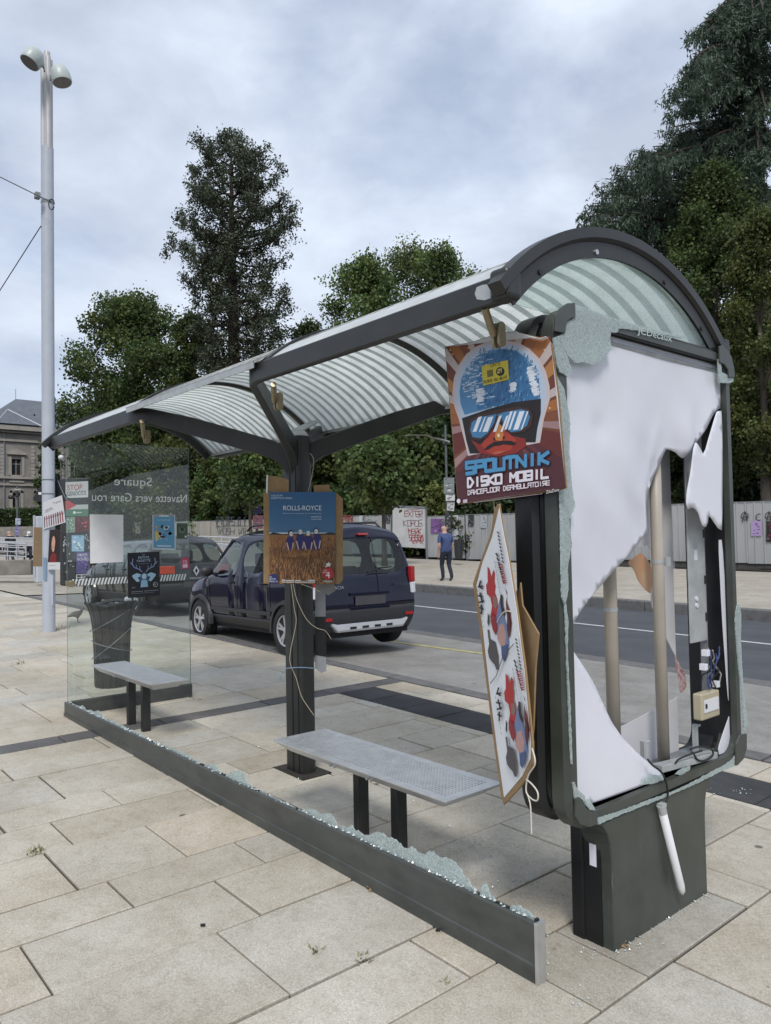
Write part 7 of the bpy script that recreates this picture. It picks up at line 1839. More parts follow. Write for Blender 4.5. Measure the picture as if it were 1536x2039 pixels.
A = WArt(YF - 0.045); scrawl('POEK', 684, 704, 1027, 1040, 1.4, (160, 44, 48)); o = A.build('graffiti', None); tag(o, 'red tag on the hoarding just right of the column poster', 'graffiti')
A = WArt(YF - 0.045); A.line([(722, 1042), (724, 1028), (728, 1042), (734, 1034), (740, 1036), (744, 1042), (750, 1036)], 1.0, (90, 100, 112)); o = A.build('graffiti', None); tag(o, 'faint grey looping tag on the hoarding above the car roof', 'graffiti')
A = WArt(YF - 0.045)
for cx in (1483, 1531):
    A.line([(cx + 7 * cos(a), 1028 + 7.5 * sin(a)) for a in [i * pi / 8 for i in range(17)]], 1.5, (24, 26, 28)); A.line([(cx - 5, 1040), (cx + 1, 1018), (cx + 5, 1038)], 1.5, (24, 26, 28)); A.line([(cx - 5, 1031), (cx + 6, 1029)], 1.5, (24, 26, 28))
A.line([(1511 + 5.5 * cos(a), 1030 + 6.5 * sin(a)) for a in [0.9 + i * 4.4 / 10 for i in range(11)]], 1.6, (30, 32, 34)); o = A.build('graffiti', None); tag(o, 'black circled letters sprayed on the right hand hoarding', 'graffiti')
def bill(px, label, base, deco, y=YF - 0.05):
    t_, A = sheet_thing('flyer', [on_y(a, b, y) for a, b in px], (0, -1, 0), label, 'flyer', 0.002)
    A.rect(0, 0, 1, 1, base); A.nxt(); r_ = random.Random(len(label))
    for k in range(10):
        u, v = r_.uniform(.05, .7), r_.uniform(.05, .85); A.nudge(); A.rect(u, v, u + r_.uniform(.1, .28), v + r_.uniform(.03, .1), r_.choice(deco), False)
    A.build('flyer_print', t_); return t_
bill([(858, 1033), (884, 1033), (884, 1062), (858, 1062)], 'violet poster on the hoarding behind the walking man', (128, 84, 150), [(70, 40, 90), (190, 170, 200), (50, 30, 70)])
bill([(902, 1026), (913, 1026), (913, 1067), (902, 1067)], 'tall white notice on the hoarding right of the bill pole', (196, 200, 206), [(90, 100, 130), (150, 156, 166)])
bill([(933, 1025), (944, 1025), (943, 1048), (932, 1048)], 'small black bill on the hoarding behind the hanging board', (44, 48, 50), [(160, 166, 164), (90, 96, 94)])
bill([(958, 1026), (970, 1026), (969, 1051), (957, 1051)], 'small pale bill with a dark dancer on the hoarding', (176, 184, 190), [(50, 54, 60), (130, 140, 150)])
bill([(1496, 1037), (1517, 1037), (1517, 1067), (1496, 1067)], 'lilac handwritten sheet on the right hand hoarding', (176, 148, 196), [(120, 86, 150), (110, 80, 140)])
bill([(1526, 1038), (1548, 1038), (1548, 1079), (1526, 1079)], 'dark bill cut by the right edge of the hoarding', (30, 24, 28), [(110, 100, 104), (130, 40, 44)])
bill([(716, 1027), (722, 1027), (722, 1042), (716, 1042)], 'slim white bill on the hoarding above the car roof', (206, 206, 206), [(150, 150, 150)])
bill([(768, 1025), (777, 1025), (777, 1042), (768, 1042)], 'small dark bill beside the young street tree trunk', (40, 50, 60), [(120, 130, 140), (170, 176, 180)])
bill([(270, 1040), (280, 1040), (280, 1062), (270, 1062)], 'small beige bill on the hoarding seen through the glass pane', (140, 130, 116), [(80, 60, 50), (170, 160, 150)])

# ================================================================== leaf shaped street lights on the far side
M['polegrey'] = mat('grey_lamp_column', (0.10, 0.11, 0.11), 0.5, 0.3, 0.15)
def street_light(px, D, head, base_py, label):
    x, y = lat(px, D); z0 = on_d(px, base_py, D).z
    zt = on_d(px, head[1][1] - 35, D).z
    t = thing('street_light', (x, y, z0), label, 'street light', 'leaf shaped street lights beyond the road')
    mb = MB(); mb.lathe((x, y, z0), [(0.085, 0), (0.08, 2.5), (0.06, 2.6), (0.055, zt - z0)], 12); mb.build('column', M['polegrey'], t, angle=40)
    a = on_d(*head[0], D - .4); b = on_d(*head[1], D); n = 8; mb = MB(); rings = []
    dirv = (b - a); sd_ = Vector((-dirv.y, dirv.x, 0)).normalized()
    for k in range(n + 1):
        f = k / n; p = a.lerp(b, f) + Vector((0, 0, 0.16 * sin(f * pi * 1.0) * (1 if f < .6 else .6))); wv = 0.02 + 0.16 * sin(pi * min(1, f * 1.05)) ; th = 0.012 + 0.03 * f
        rings.append([p - sd_ * wv, p - sd_ * wv * .5 - Vector((0, 0, th)), p + sd_ * wv * .5 - Vector((0, 0, th)), p + sd_ * wv, p + Vector((0, 0, th))])
    mb.loft(rings); mb.build('leaf_head', mat('pale_lamp_head', (0.36, 0.36, 0.34), 0.45, 0.1, 0.08), t, angle=50)
    mb = MB(); mb.box(x - .1, x + .1, y - .1, y + .1, b.z - .08, b.z + .05); mb.build('bracket', M['polegrey'], t, bevel=.01)
    return t, x, y
street_light(512, 44, [(436, 914), (515, 923)], 1110, 'street light with pale leaf head, left of the wheat poster')
t_, ax_, ay_ = street_light(892, 34, [(806, 868), (896, 880)], 1118, 'street light with pale leaf head, behind the dance poster')
ns = nl
def pole_bill(px, D, label, base, deco):
    p = on_d(px[0][0], 1070, D); t_, A = sheet_thing('flyer', [on_pl(a, b, p, ns) for a, b in px], ns, label, 'flyer', 0.01)
    A.rect(0, 0, 1, 1, base); A.nxt(); r_ = random.Random(len(label) + 3)
    for k in range(9):
        u, v = r_.uniform(.08, .6), r_.uniform(.05, .85); A.nudge(); A.rect(u, v, u + r_.uniform(.15, .35), v + r_.uniform(.03, .12), r_.choice(deco), False)
    A.build('flyer_print', t_)
pole_bill([(884, 951), (905, 951), (905, 983), (884, 983)], 33.7, 'framed grey photo bill high on the right bill pole', (120, 130, 132), [(70, 80, 80), (170, 176, 176), (196, 200, 200)])
pole_bill([(888, 985), (906, 985), (906, 997), (888, 997)], 33.6, 'small white notice below the photo bill on the pole', (200, 202, 204), [(90, 90, 96)])
pole_bill([(891, 999), (906, 999), (904, 1018), (890, 1016)], 33.7, 'crooked black and white bill on the pole', (186, 188, 190), [(40, 40, 44), (110, 110, 114)])
pole_bill([(886, 1024), (899, 1024), (899, 1056), (886, 1056)], 33.7, 'dark bills low on the pole behind the walking man', (40, 42, 44), [(90, 92, 96), (130, 130, 134)])
pole_bill([(506, 983), (521, 983), (521, 1023), (506, 1023)], 43.6, 'violet dancer bill on the left light column', (66, 60, 110), [(190, 180, 200), (206, 206, 214)])
pole_bill([(504, 1026), (524, 1026), (524, 1053), (504, 1053)], 43.6, 'pink and white bill on the left light column', (186, 120, 134), [(200, 196, 198), (150, 90, 104)])
# slim bin beside the pole
p = on_d(914, 1113, 33.5); q = on_d(914, 1074, 33.5); mb = MB(); mb.lathe((p.x, p.y, p.z), [(.16, 0), (.19, .3), (.20, q.z - p.z), (.15, q.z - p.z)], 14); mb.build('litter_bin', M['bin'], None, label='slim black bin at the foot of the right bill pole', cat='litter bin', angle=40)
# rails and low concrete terrace behind the cars
railing(395, 1068, 520, 1072, 36, 36, 26, 9, 'grey metal railing on the terrace behind the navy car', M['railw'], 3)
railing(395, 1082, 500, 1086, 31, 31, 14, 7, 'lower pale handrail in front of the terrace railing', M['railw'], 2)
wall_box('terrace_wall', 380, 560, 1094, 1120, 30, 0.6, mat('pinkish_concrete', (0.34, 0.30, 0.26), 0.85, 0, 0.15, 2), 'low pinkish concrete terrace wall behind the cars', 'wall')

# ================================================================== stone building with slate roof at the far left
BX = -108.0; KB = 108 / 66.0
def bp(px, py, x=BX): return on_x(px, py, x)
def zz(a, b): return (a / 5.514, 780 + b / 5.514)
bld = thing('stone_building', bp(60, 1060), 'grey stone classical building with slate roof behind the lamp mast', 'building')
M['ashlar'] = mat('weathered_ashlar', (0.235, 0.218, 0.195), 0.9, 0, 0.18, 0.6, 0.2, 8)
M['ashlar2'] = mat('pale_stone_trim', (0.335, 0.31, 0.275), 0.9, 0, 0.15, 1.2)
M['slate'] = mat('blue_grey_slate', (0.105, 0.118, 0.135), 0.6, 0, 0.2, 1.5)
M['paneb'] = mat('dark_window_glass', (0.03, 0.035, 0.04), 0.1, 0, 0.2)
ya, yb_ = bp(-250, 900).y, bp(330, 900).y
zE = bp(30, 850).z; zG = bp(30, 1060).z
def P2(a, b): p = bp(*zz(a, b)); return p.y, p.z
# wall with real window openings
wins = [(130, 735, 237, 920), (140, 1110, 225, 1275)]
holes = []
pitch = P2(130 + 330, 0)[0] - P2(130, 0)[0]
for (a, b, c, d) in wins:
    y0, z1 = P2(a, b); y1, z0 = P2(c, d)
    for k in (-1, 0, 1, 2): holes.append((y0 + k * pitch, y1 + k * pitch, z0, z1))
ycuts = sorted({ya, yb_} | {v for h in holes for v in h[:2]}); zcuts = sorted({zG - 3, zE} | {v for h in holes for v in h[2:]})
mb = MB()
for i in range(len(ycuts) - 1):
    for j in range(len(zcuts) - 1):
        cy, cz = (ycuts[i] + ycuts[i + 1]) / 2, (zcuts[j] + zcuts[j + 1]) / 2
        if any(h[0] < cy < h[1] and h[2] < cz < h[3] for h in holes): continue
        mb.face([(BX, ycuts[i], zcuts[j]), (BX, ycuts[i + 1], zcuts[j]), (BX, ycuts[i + 1], zcuts[j + 1]), (BX, ycuts[i], zcuts[j + 1])])
mb.box(BX - 14, BX - .4, ya, yb_, zG - 3, zE - .1)
wl = mb.build('wall', M['ashlar'], bld)
for (y0, y1, z0, z1) in holes:
    if y1 < bp(-60, 900).y or y0 > bp(250, 900).y: continue
    mb = MB(); mb.box(BX - .35, BX - .30, y0, y1, z0, z1); wn = mb.build('window', M['paneb'], bld)
    mb = MB(); w_ = .07
    for (p0, p1, r0, r1) in ((y0, y0 + w_, z0, z1), (y1 - w_, y1, z0, z1), ((y0 + y1) / 2 - w_ / 2, (y0 + y1) / 2 + w_ / 2, z0, z1)): mb.box(BX - .30, BX - .24, p0, p1, r0, r1)
    for z in (z0, z0 + (z1 - z0) * .68, z1 - w_): mb.box(BX - .30, BX - .25, y0, y1, z, z + w_)
    mb.build('frame', M['ashlar2'], wn)
    mb = MB(); mb.box(BX - .3, BX + .12, y0 - .15, y1 + .15, z0 - .15, z0); mb.build('sill', M['ashlar2'], wn)
    up_ = z0 > P2(0, 960)[1]
    mb = MB(); mb.box(BX, BX + .10, y0 - .38, y0 - .02, z0, z1 + .3); mb.box(BX, BX + .10, y1 + .02, y1 + .38, z0, z1 + .3)
    if up_:
        mb.box(BX, BX + .3, y0 - .6, y1 + .6, z1 + .55, z1 + .75); mb.prism([(BX, y0 - .6, z1 + .75), (BX, y1 + .6, z1 + .75), (BX, (y0 + y1) / 2, z1 + 1.35)], (.28, 0, 0))
        for k in range(6): mb.box(BX + .02, BX + .12, y0 + (y1 - y0) * (k + .25) / 6, y0 + (y1 - y0) * (k + .75) / 6, z0 - .75, z0 - .2)
        mb.box(BX + .0, BX + .2, y0 - .3, y1 + .3, z0 - .95, z0 - .75)
    else:
        n = 8; cy = (y0 + y1) / 2; r = (y1 - y0) / 2
        mb.loft([[(BX, cy - cos(a) * r * 1.0, z1 + sin(a) * r * .5), (BX + .1, cy - cos(a) * r, z1 + sin(a) * r * .5), (BX + .1, cy - cos(a) * (r + .4), z1 + sin(a) * (r * .5 + .4)), (BX, cy - cos(a) * (r + .4), z1 + sin(a) * (r * .5 + .4))] for a in [pi * k / n for k in range(n + 1)]])
    mb.build('surround', M['ashlar2'], wn)
for b0, b1, pr in ((375, 425, .9), (430, 450, .4), (520, 545, .25), (930, 955, .3), (1010, 1030, .2)):
    z1 = P2(100, b0)[1]; z0 = P2(100, b1)[1]; mb = MB(); mb.box(BX, BX + pr, ya, yb_, z0, z1); mb.build('cornice', M['ashlar2'], bld)
for k in range(-1, 4):
    y0 = P2(340, 0)[0] + k * pitch; 
    for m_ in range(14):
        z0 = P2(0, 930)[1] + m_ * .48
        if z0 + .4 < P2(0, 545)[1]: mb = MB(); mb.box(BX, BX + .12, y0, y0 + (.5 if m_ % 2 else .42), z0, z0 + .42); mb.build('quoin_stone', M['ashlar2'], bld)
zc = 0
# roof: hipped with a smaller front hip
ry0, rz = P2(215, 70); 
mb = MB(); E = .9
A0, B0, C0, D0 = Vector((BX + E, bp(-40, 850).y, zE + .1)), Vector((BX + E, yb_, zE + .1)), Vector((BX - 14, yb_, zE + .1)), Vector((BX - 14, bp(-40, 850).y, zE + .1))
R0, R1 = Vector((BX - 6.5, ry0 + 1.2, rz + 1.0)), Vector((BX - 6.5, yb_ - 3, rz + 1.0))
for f in ((A0, B0, R1, R0), (B0, C0, R1), (C0, D0, R0, R1), (D0, A0, R0)): mb.face(f)
rf = mb.build('roof', M['slate'], bld)
h0 = P2(125, 190); l0 = P2(-60, 345); r0_ = P2(430, 352)
mb = MB(); ap = Vector((BX - 1.8, h0[0], h0[1] + .2)); fl, fr_ = Vector((BX + E + .15, l0[0], zE + .25)), Vector((BX + E + .15, r0_[0], zE + .25)); 
mb.face((fl, fr_, ap)); mb.face((fr_, Vector((BX - 5, h0[0] + .5, h0[1] + .2)), ap)); mb.face((fl, ap, Vector((BX - 5, h0[0] - .5, h0[1] + .2)))); mb.build('roof_hip', M['slate'], rf)
M['zinc'] = mat('pale_zinc', (0.34, 0.36, 0.38), 0.45, 0.3, 0.08)
mb = MB(); mb.tube([fl, ap], .09, 5); mb.tube([ap, fr_], .09, 5); mb.build('ridge_flashing', M['zinc'], rf)
mb = MB(); mb.tube([R0, R0 + Vector((0, 0, 1.4))], .05, 5); mb.build('finial', M['zinc'], rf)
mb = MB(); mb.tube([bp(*zz(45, 420)) + Vector((.1, 0, 0)), bp(*zz(45, 1290)) + Vector((.1, 0, 0))], .09, 6); mb.build('downpipe', M['greymetal'], bld)
# terrace ground carrying the building, clipped hedge, wall
mb = MB(); mb.box(BX - 30, BX + 22, ya - 5, yb_ + 25, -1, zG + .3); mb.build('terrace', M['soil'], None, kind='structure')
# lamp posts by the building
def globe(px, py0, py1, D, label):
    p = on_d(px, py1, D); q = on_d(px, py0, D); t = thing('park_lamp', p, label, 'lamp post')
    mb = MB(); mb.lathe((p.x, p.y, p.z), [(.07, 0), (.05, q.z - p.z)], 8); mb.build('column', M['polegrey'], t)
    mb = MB(); mb.ball(q, .22, .22, .2, 7); mb.build('lantern', mat('milky_lantern', (.6, .6, .6), .4, 0, .05), t, smooth=True); return t
globe(122, 911, 1000, 60, 'park lamp with white lantern just right of the mast')
t_ = thing('camera_pole', on_d(35, 1110, 42), 'dark pole with a camera arm and bills in front of the building', 'pole')
p = on_d(35, 1110, 42); q = on_d(35, 965, 42); mb = MB(); mb.lathe((p.x, p.y, p.z), [(.06, 0), (.05, q.z - p.z)], 8); mb.build('column', M['polegrey'], t_)
a = on_d(35, 988, 42); b = on_d(22, 990, 42); mb = MB(); mb.tube([a, b], .04, 6); mb.ball(b, .16, .16, .12, 6); mb.build('camera_arm', M['black'], t_)
a = on_d(36, 976, 42); mb = MB(); mb.ball(a, .2, .2, .06, 6); mb.build('light_cap', M['ashlar2'], t_)
pole_bill([(31, 1032), (41, 1032), (41, 1045), (31, 1045)], 41.7, 'pale bill high on the camera pole', (170, 180, 200), [(90, 100, 130)])
pole_bill([(30, 1048), (41, 1048), (40, 1066), (31, 1066)], 41.7, 'violet bill low on the camera pole', (120, 112, 160), [(200, 196, 210), (70, 60, 110)])
# ================================================================== trees and planting
def leaf_mat(name, c, trans=0.38, rough=0.55):
    m_ = mat(name, c, rough, 0, 0.25, 0.7, attr='Col', trans=trans, spec=0.35); return m_
M['bark'] = mat('grey_brown_bark', (0.085, 0.068, 0.052), 0.95, 0, 0.35, 5, 0.8, 14, streak=(1, 1, .25))
M['redbark'] = mat('dark_red_bark', (0.050, 0.032, 0.024), 0.95, 0, 0.35, 4, 0.8, 12, streak=(1, 1, .2))
M['leaf_mid'] = leaf_mat('mid_green_leaves', (0.090, 0.128, 0.040))
M['leaf_dark'] = leaf_mat('dark_green_leaves', (0.064, 0.094, 0.036))
M['leaf_warm'] = leaf_mat('yellowing_green_leaves', (0.105, 0.128, 0.038))
M['leaf_conifer'] = leaf_mat('dark_conifer_sprays', (0.064, 0.084, 0.050), 0.22)
M['leaf_cedar'] = leaf_mat('blue_green_cedar_needles', (0.060, 0.090, 0.056), 0.2)
def leaf_mesh(name, P, A, B, S, asp, cols, m_, parent):
    """one small diamond leaf per point; A axis, B side, S size"""
    n = len(P); org = np.array(ORG[parent.name])
    P = P - org; a = A * S[:, None]; b = B * (S * asp)[:, None] * 0.5
    V = np.empty((n, 4, 3)); V[:, 0] = P; V[:, 1] = P + a * 0.45 + b; V[:, 2] = P + a; V[:, 3] = P + a * 0.45 - b
    me = bpy.data.meshes.new(name); me.vertices.add(4 * n); me.vertices.foreach_set('co', V.astype(np.float32).ravel())
    me.loops.add(4 * n); me.loops.foreach_set('vertex_index', np.arange(4 * n, dtype=np.int32))
    me.polygons.add(n); me.polygons.foreach_set('loop_start', np.arange(0, 4 * n, 4, dtype=np.int32))
    me.update(calc_edges=True)
    at = me.color_attributes.new('Col', 'FLOAT_COLOR', 'POINT'); c4 = np.ones((4 * n, 4), np.float32); c4[:, :3] = np.repeat(cols, 4, axis=0); at.data.foreach_set('color', c4.ravel())
    me.materials.append(m_); o = bpy.data.objects.new(name, me); COL.objects.link(o); o.parent = parent; ORG[o.name] = ORG[parent.name]
    return o
def rand_dirs(rs, n, bias=(0, 0, 0)):
    v = rs.normal(size=(n, 3)) + np.array(bias); return v / np.linalg.norm(v, axis=1)[:, None]
def perp(rs, A):
    r = rs.normal(size=A.shape); r -= A * np.sum(r * A, axis=1)[:, None]; return r / np.linalg.norm(r, axis=1)[:, None]
def trunk_and_limbs(t, base, top, r0, limbs, bark, rs, r1=0.25):
    """tapered trunk and a limb towards each crown clump, one part each"""
    base = Vector(base); top = Vector(top); n = 7; pts = []; rr = []
    for i in range(n + 1):
        f = i / n; p = base.lerp(top, f) + Vector((rs.normal() * .06 * r0 * 4 * f, rs.normal() * .06 * r0 * 4 * f, 0)); pts.append(p); rr.append(r0 * (1.25 if i == 0 else 1) * (1 - (1 - r1) * f))
    mb = MB(); mb.tube(pts, rr, 9); mb.build('trunk', bark, t, smooth=True)
    mb = MB()
    for (c, f) in limbs:
        a = base.lerp(top, f); c = Vector(c); m1 = a.lerp(c, .5) + Vector((0, 0, -.06 * (c - a).length)); rl = r0 * (1 - (1 - r1) * f) * .5
        mb.tube([a, m1, c], [rl, rl * .6, rl * .2], 5, False)
    if limbs: o = mb.build('limbs', bark, t, smooth=True, kind='stuff')
def broadleaf(px, D, top_py, width_px, label, seed, m_='leaf_mid', base_py=None, crown_low=0.30, dens=1.0, leaf=0.26, name='broadleaf_tree', tint=1.0, trunk_r=None, squash=1.0, group=None, blobs=None):
    rs = np.random.RandomState(seed)
    x, y = lat(px, D); gzv = gz(max(x, -60), y) + 0.05; zt = on_d(px, top_py, D).z; H = zt - gzv; Rw = width_px * D / FPX / 2
    base = (x, y, gzv); t = thing(name, base, label, 'tree' if name != 'shrub' else 'shrub', group)
    zc0 = gzv + H * crown_low
    # lumpy crown: sub-crowns on a squashed ellipsoid
    nb = int((blobs or 15) * 1.9); cs = []
    for k in range(nb):
        f = (k + .5) / nb; zf = f ** 0.85
        prof = np.sin(np.pi * min(.97, .16 + .84 * zf)) ** .6; ang = k * 2.4 + rs.uniform(-.4, .4); rad = Rw * prof * rs.uniform(.25, .86)
        cr = Rw * rs.uniform(.20, .36) * (1 - .30 * zf)
        cs.append((x + rad * cos(ang), y + rad * sin(ang) * squash, min(zc0 + (zt - zc0) * zf, zt - cr * .8), cr))
    cs.append((x, y, zt - Rw * .3, Rw * .30))
    P = []; C = []; L_ = []
    for (cx, cy, cz, cr) in cs:
        nc = int(34 * dens * (cr / (Rw * .30)) ** 2)
        d = rand_dirs(rs, nc, (0, 0, .12)); rad = cr * (0.35 + 0.75 * rs.rand(nc) ** .7 + .35 * (rs.rand(nc) < .12)); cen = np.array([cx, cy, cz]) + d * rad[:, None] * np.array([1, 1, .85])
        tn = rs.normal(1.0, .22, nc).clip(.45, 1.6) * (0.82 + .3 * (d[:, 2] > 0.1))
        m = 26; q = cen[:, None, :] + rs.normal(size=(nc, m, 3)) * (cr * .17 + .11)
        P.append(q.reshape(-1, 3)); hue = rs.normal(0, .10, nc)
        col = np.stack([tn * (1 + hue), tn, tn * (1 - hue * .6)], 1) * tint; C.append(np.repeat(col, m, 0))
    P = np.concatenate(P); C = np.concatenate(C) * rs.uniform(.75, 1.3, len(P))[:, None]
    A_ = rand_dirs(rs, len(P), (0, 0, -.35)); B_ = perp(rs, A_); S_ = leaf * rs.uniform(.6, 1.3, len(P))
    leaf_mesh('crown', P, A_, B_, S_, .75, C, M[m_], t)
    tr = trunk_r or max(.12, H * .018)
    trunk_and_limbs(t, base, (x, y, zc0 + (zt - zc0) * .62), tr, [((c[0], c[1], c[2]), max(.25, min(.95, (c[2] - gzv - c[3]) / ((zc0 + (zt - zc0) * .62) - gzv) * .9))) for c in cs[::2][:14]], M['bark'], rs)
    return t
WG = 'trees of the park beyond the hoarding'
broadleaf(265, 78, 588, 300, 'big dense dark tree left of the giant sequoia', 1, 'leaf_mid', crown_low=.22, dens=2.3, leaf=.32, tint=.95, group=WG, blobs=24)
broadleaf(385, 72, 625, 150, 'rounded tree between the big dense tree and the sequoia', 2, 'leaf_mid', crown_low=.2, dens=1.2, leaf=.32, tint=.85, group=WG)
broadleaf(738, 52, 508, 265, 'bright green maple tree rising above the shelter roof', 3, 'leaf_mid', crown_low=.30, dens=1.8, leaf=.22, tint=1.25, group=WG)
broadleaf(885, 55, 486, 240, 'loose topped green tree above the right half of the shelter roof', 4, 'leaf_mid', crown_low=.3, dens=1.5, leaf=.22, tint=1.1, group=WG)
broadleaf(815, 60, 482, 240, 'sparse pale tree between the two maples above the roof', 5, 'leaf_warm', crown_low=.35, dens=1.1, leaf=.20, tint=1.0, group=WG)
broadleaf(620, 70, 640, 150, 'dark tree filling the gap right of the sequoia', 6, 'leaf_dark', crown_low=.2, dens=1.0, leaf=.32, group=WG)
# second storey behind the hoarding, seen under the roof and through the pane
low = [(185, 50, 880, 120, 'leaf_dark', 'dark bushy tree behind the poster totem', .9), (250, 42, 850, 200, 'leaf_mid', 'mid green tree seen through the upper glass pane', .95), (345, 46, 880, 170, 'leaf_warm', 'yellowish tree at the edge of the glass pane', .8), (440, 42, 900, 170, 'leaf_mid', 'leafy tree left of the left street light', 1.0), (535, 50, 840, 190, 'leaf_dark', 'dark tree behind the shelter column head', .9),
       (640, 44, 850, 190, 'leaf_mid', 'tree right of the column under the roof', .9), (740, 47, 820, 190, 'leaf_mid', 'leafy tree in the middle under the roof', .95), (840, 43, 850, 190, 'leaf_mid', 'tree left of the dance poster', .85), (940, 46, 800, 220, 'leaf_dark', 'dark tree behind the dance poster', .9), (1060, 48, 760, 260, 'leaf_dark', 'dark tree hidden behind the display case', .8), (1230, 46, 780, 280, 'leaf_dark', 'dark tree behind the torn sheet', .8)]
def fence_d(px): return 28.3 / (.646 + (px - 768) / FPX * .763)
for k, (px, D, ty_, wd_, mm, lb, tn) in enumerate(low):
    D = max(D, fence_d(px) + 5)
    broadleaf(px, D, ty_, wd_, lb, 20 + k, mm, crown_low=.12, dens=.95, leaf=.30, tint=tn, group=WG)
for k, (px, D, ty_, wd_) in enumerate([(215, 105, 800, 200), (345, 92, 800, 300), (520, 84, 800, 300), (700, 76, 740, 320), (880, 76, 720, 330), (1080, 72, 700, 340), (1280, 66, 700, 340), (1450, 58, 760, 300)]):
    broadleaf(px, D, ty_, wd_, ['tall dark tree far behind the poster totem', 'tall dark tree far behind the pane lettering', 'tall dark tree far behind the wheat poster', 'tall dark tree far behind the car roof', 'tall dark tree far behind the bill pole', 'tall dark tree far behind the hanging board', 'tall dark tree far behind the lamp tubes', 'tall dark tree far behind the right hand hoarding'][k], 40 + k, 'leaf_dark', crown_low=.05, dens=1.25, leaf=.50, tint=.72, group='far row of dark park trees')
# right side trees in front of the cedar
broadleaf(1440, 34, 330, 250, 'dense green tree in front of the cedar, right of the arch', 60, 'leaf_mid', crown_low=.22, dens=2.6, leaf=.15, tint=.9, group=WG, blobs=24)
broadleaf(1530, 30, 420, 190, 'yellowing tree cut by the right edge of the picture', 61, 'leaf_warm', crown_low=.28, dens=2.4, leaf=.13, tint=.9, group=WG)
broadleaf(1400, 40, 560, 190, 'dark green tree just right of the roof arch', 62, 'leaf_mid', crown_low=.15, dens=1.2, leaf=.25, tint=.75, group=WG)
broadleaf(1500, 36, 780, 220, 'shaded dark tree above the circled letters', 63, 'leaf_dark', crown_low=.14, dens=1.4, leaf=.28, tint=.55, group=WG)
# shrubs over the hoarding
for k, (px, D, ty_, wd_, mm, lb, tn) in enumerate([(866, 43, 972, 60, 'leaf_warm', 'yellow green bush peeping over the hoarding left of the bill pole', 1.3), (425, 64, 985, 80, 'leaf_mid', 'round bush over the hoarding left of the grey tag', 1.0), (700, 50, 975, 110, 'leaf_mid', 'bush over the hoarding above the car roof', .9), (800, 46, 975, 90, 'leaf_mid', 'bush behind the white gate', 1.0), (950, 40, 985, 110, 'leaf_dark', 'bush over the hoarding behind the hanging board', .8)]):
    broadleaf(px, D, ty_, wd_, lb, 70 + k, mm, crown_low=.1, dens=.6, leaf=.24, tint=tn, name='shrub', trunk_r=.06, group='bushes over the hoarding', blobs=8)
broadleaf(100, 62, 880, 60, 'slim dark shrub in front of the stone building', 80, 'leaf_dark', crown_low=.05, dens=.8, leaf=.3, name='shrub', trunk_r=.08, blobs=10)
# young street tree by the white gate and its neighbour: pale thin trunks
for px, D, lb, sd_ in ((765, 33, 'young street tree with a pale thin trunk beside the white gate', 90), (500, 42, 'young street tree with a pale thin trunk beside the left light column', 91)):
    broadleaf(px, D, 880, 150, lb, sd_, 'leaf_mid', crown_low=.55, dens=.45, leaf=.22, tint=1.0, trunk_r=.13, group='young street trees')
# hedge by the building: one clipped mass
hx0, hx1 = on_d(-40, 1018, 58), on_d(88, 1018, 58); hz1 = hx0.z; hz0 = on_d(0, 1056, 58).z
hd = thing('hedge', (hx0 + hx1) / 2 + Vector((0, 0, hz0 - hz1)), 'clipped dark hedge below the stone building', 'hedge')
rs = np.random.RandomState(5); n = 5200; u = rs.rand(n); v = rs.rand(n); side = rs.rand(n) < .7
a0 = np.array(hx0); a1 = np.array(hx1); P = a0 + (a1 - a0) * u[:, None]; P[:, 2] = np.where(side, hz0 + (hz1 - hz0) * v, hz1); dd = np.array([-.763, .646, 0]); P += dd * np.where(side, 0, v * 1.5)[:, None] + rs.normal(size=(n, 3)) * .06
A_ = rand_dirs(rs, n); leaf_mesh('foliage', P, A_, perp(rs, A_), .22 * rs.uniform(.6, 1.3, n), .8, np.ones((n, 3)) * rs.uniform(.6, 1.2, n)[:, None], M['leaf_dark'], hd)
mb = MB(); mb.obox(Vector((hx0.x, hx0.y, hz0)) + Vector(dd) * .1, hx1 - hx0, Vector(dd) * 1.3, (0, 0, hz1 - hz0 - .05)); mb.build('hedge_core', M['soil'], hd)
wall_box('retaining_wall', -30, 70, 1050, 1078, 56, .5, M['stonewall'], 'rough stone retaining wall under the hedge', 'wall')

# ---- giant sequoia -------------------------------------------------------
rs = np.random.RandomState(12); D = 68.0; sx, sy = lat(470, D); g = gz(-55, 20); zt = on_d(448, 250, D).z; m_px = D / FPX
sq = thing('sequoia_tree', (sx, sy, g), 'tall ragged giant sequoia standing above the shelter', 'tree')
def prof(z):           # half width left and right from the picture
    py = 1072 - (z - 1.6) / m_px
    T = [(250, 8, 10), (275, 55, 40), (300, 72, 66), (330, 85, 100), (370, 100, 112), (430, 128, 122), (480, 122, 118), (530, 112, 112), (580, 85, 125), (640, 92, 150), (700, 85, 150), (760, 80, 130), (840, 90, 110), (1000, 80, 90)]
    for (a, l, r), (b, l2, r2) in zip(T[:-1], T[1:]):
        if a <= py <= b: f = (py - a) / (b - a); return (l + (l2 - l) * f) * m_px, (r + (r2 - r) * f) * m_px
    return 1, 1
P = []; C = []; bm_ = MB()
zb0 = g + 9
def tuft(c, r, m=52):
    tt = rs.normal(1, .25); P.append(c + rs.normal(size=(m, 3)) * r); C.append(np.ones((m, 3)) * np.array([tt * 1.03, tt, tt * .96]))
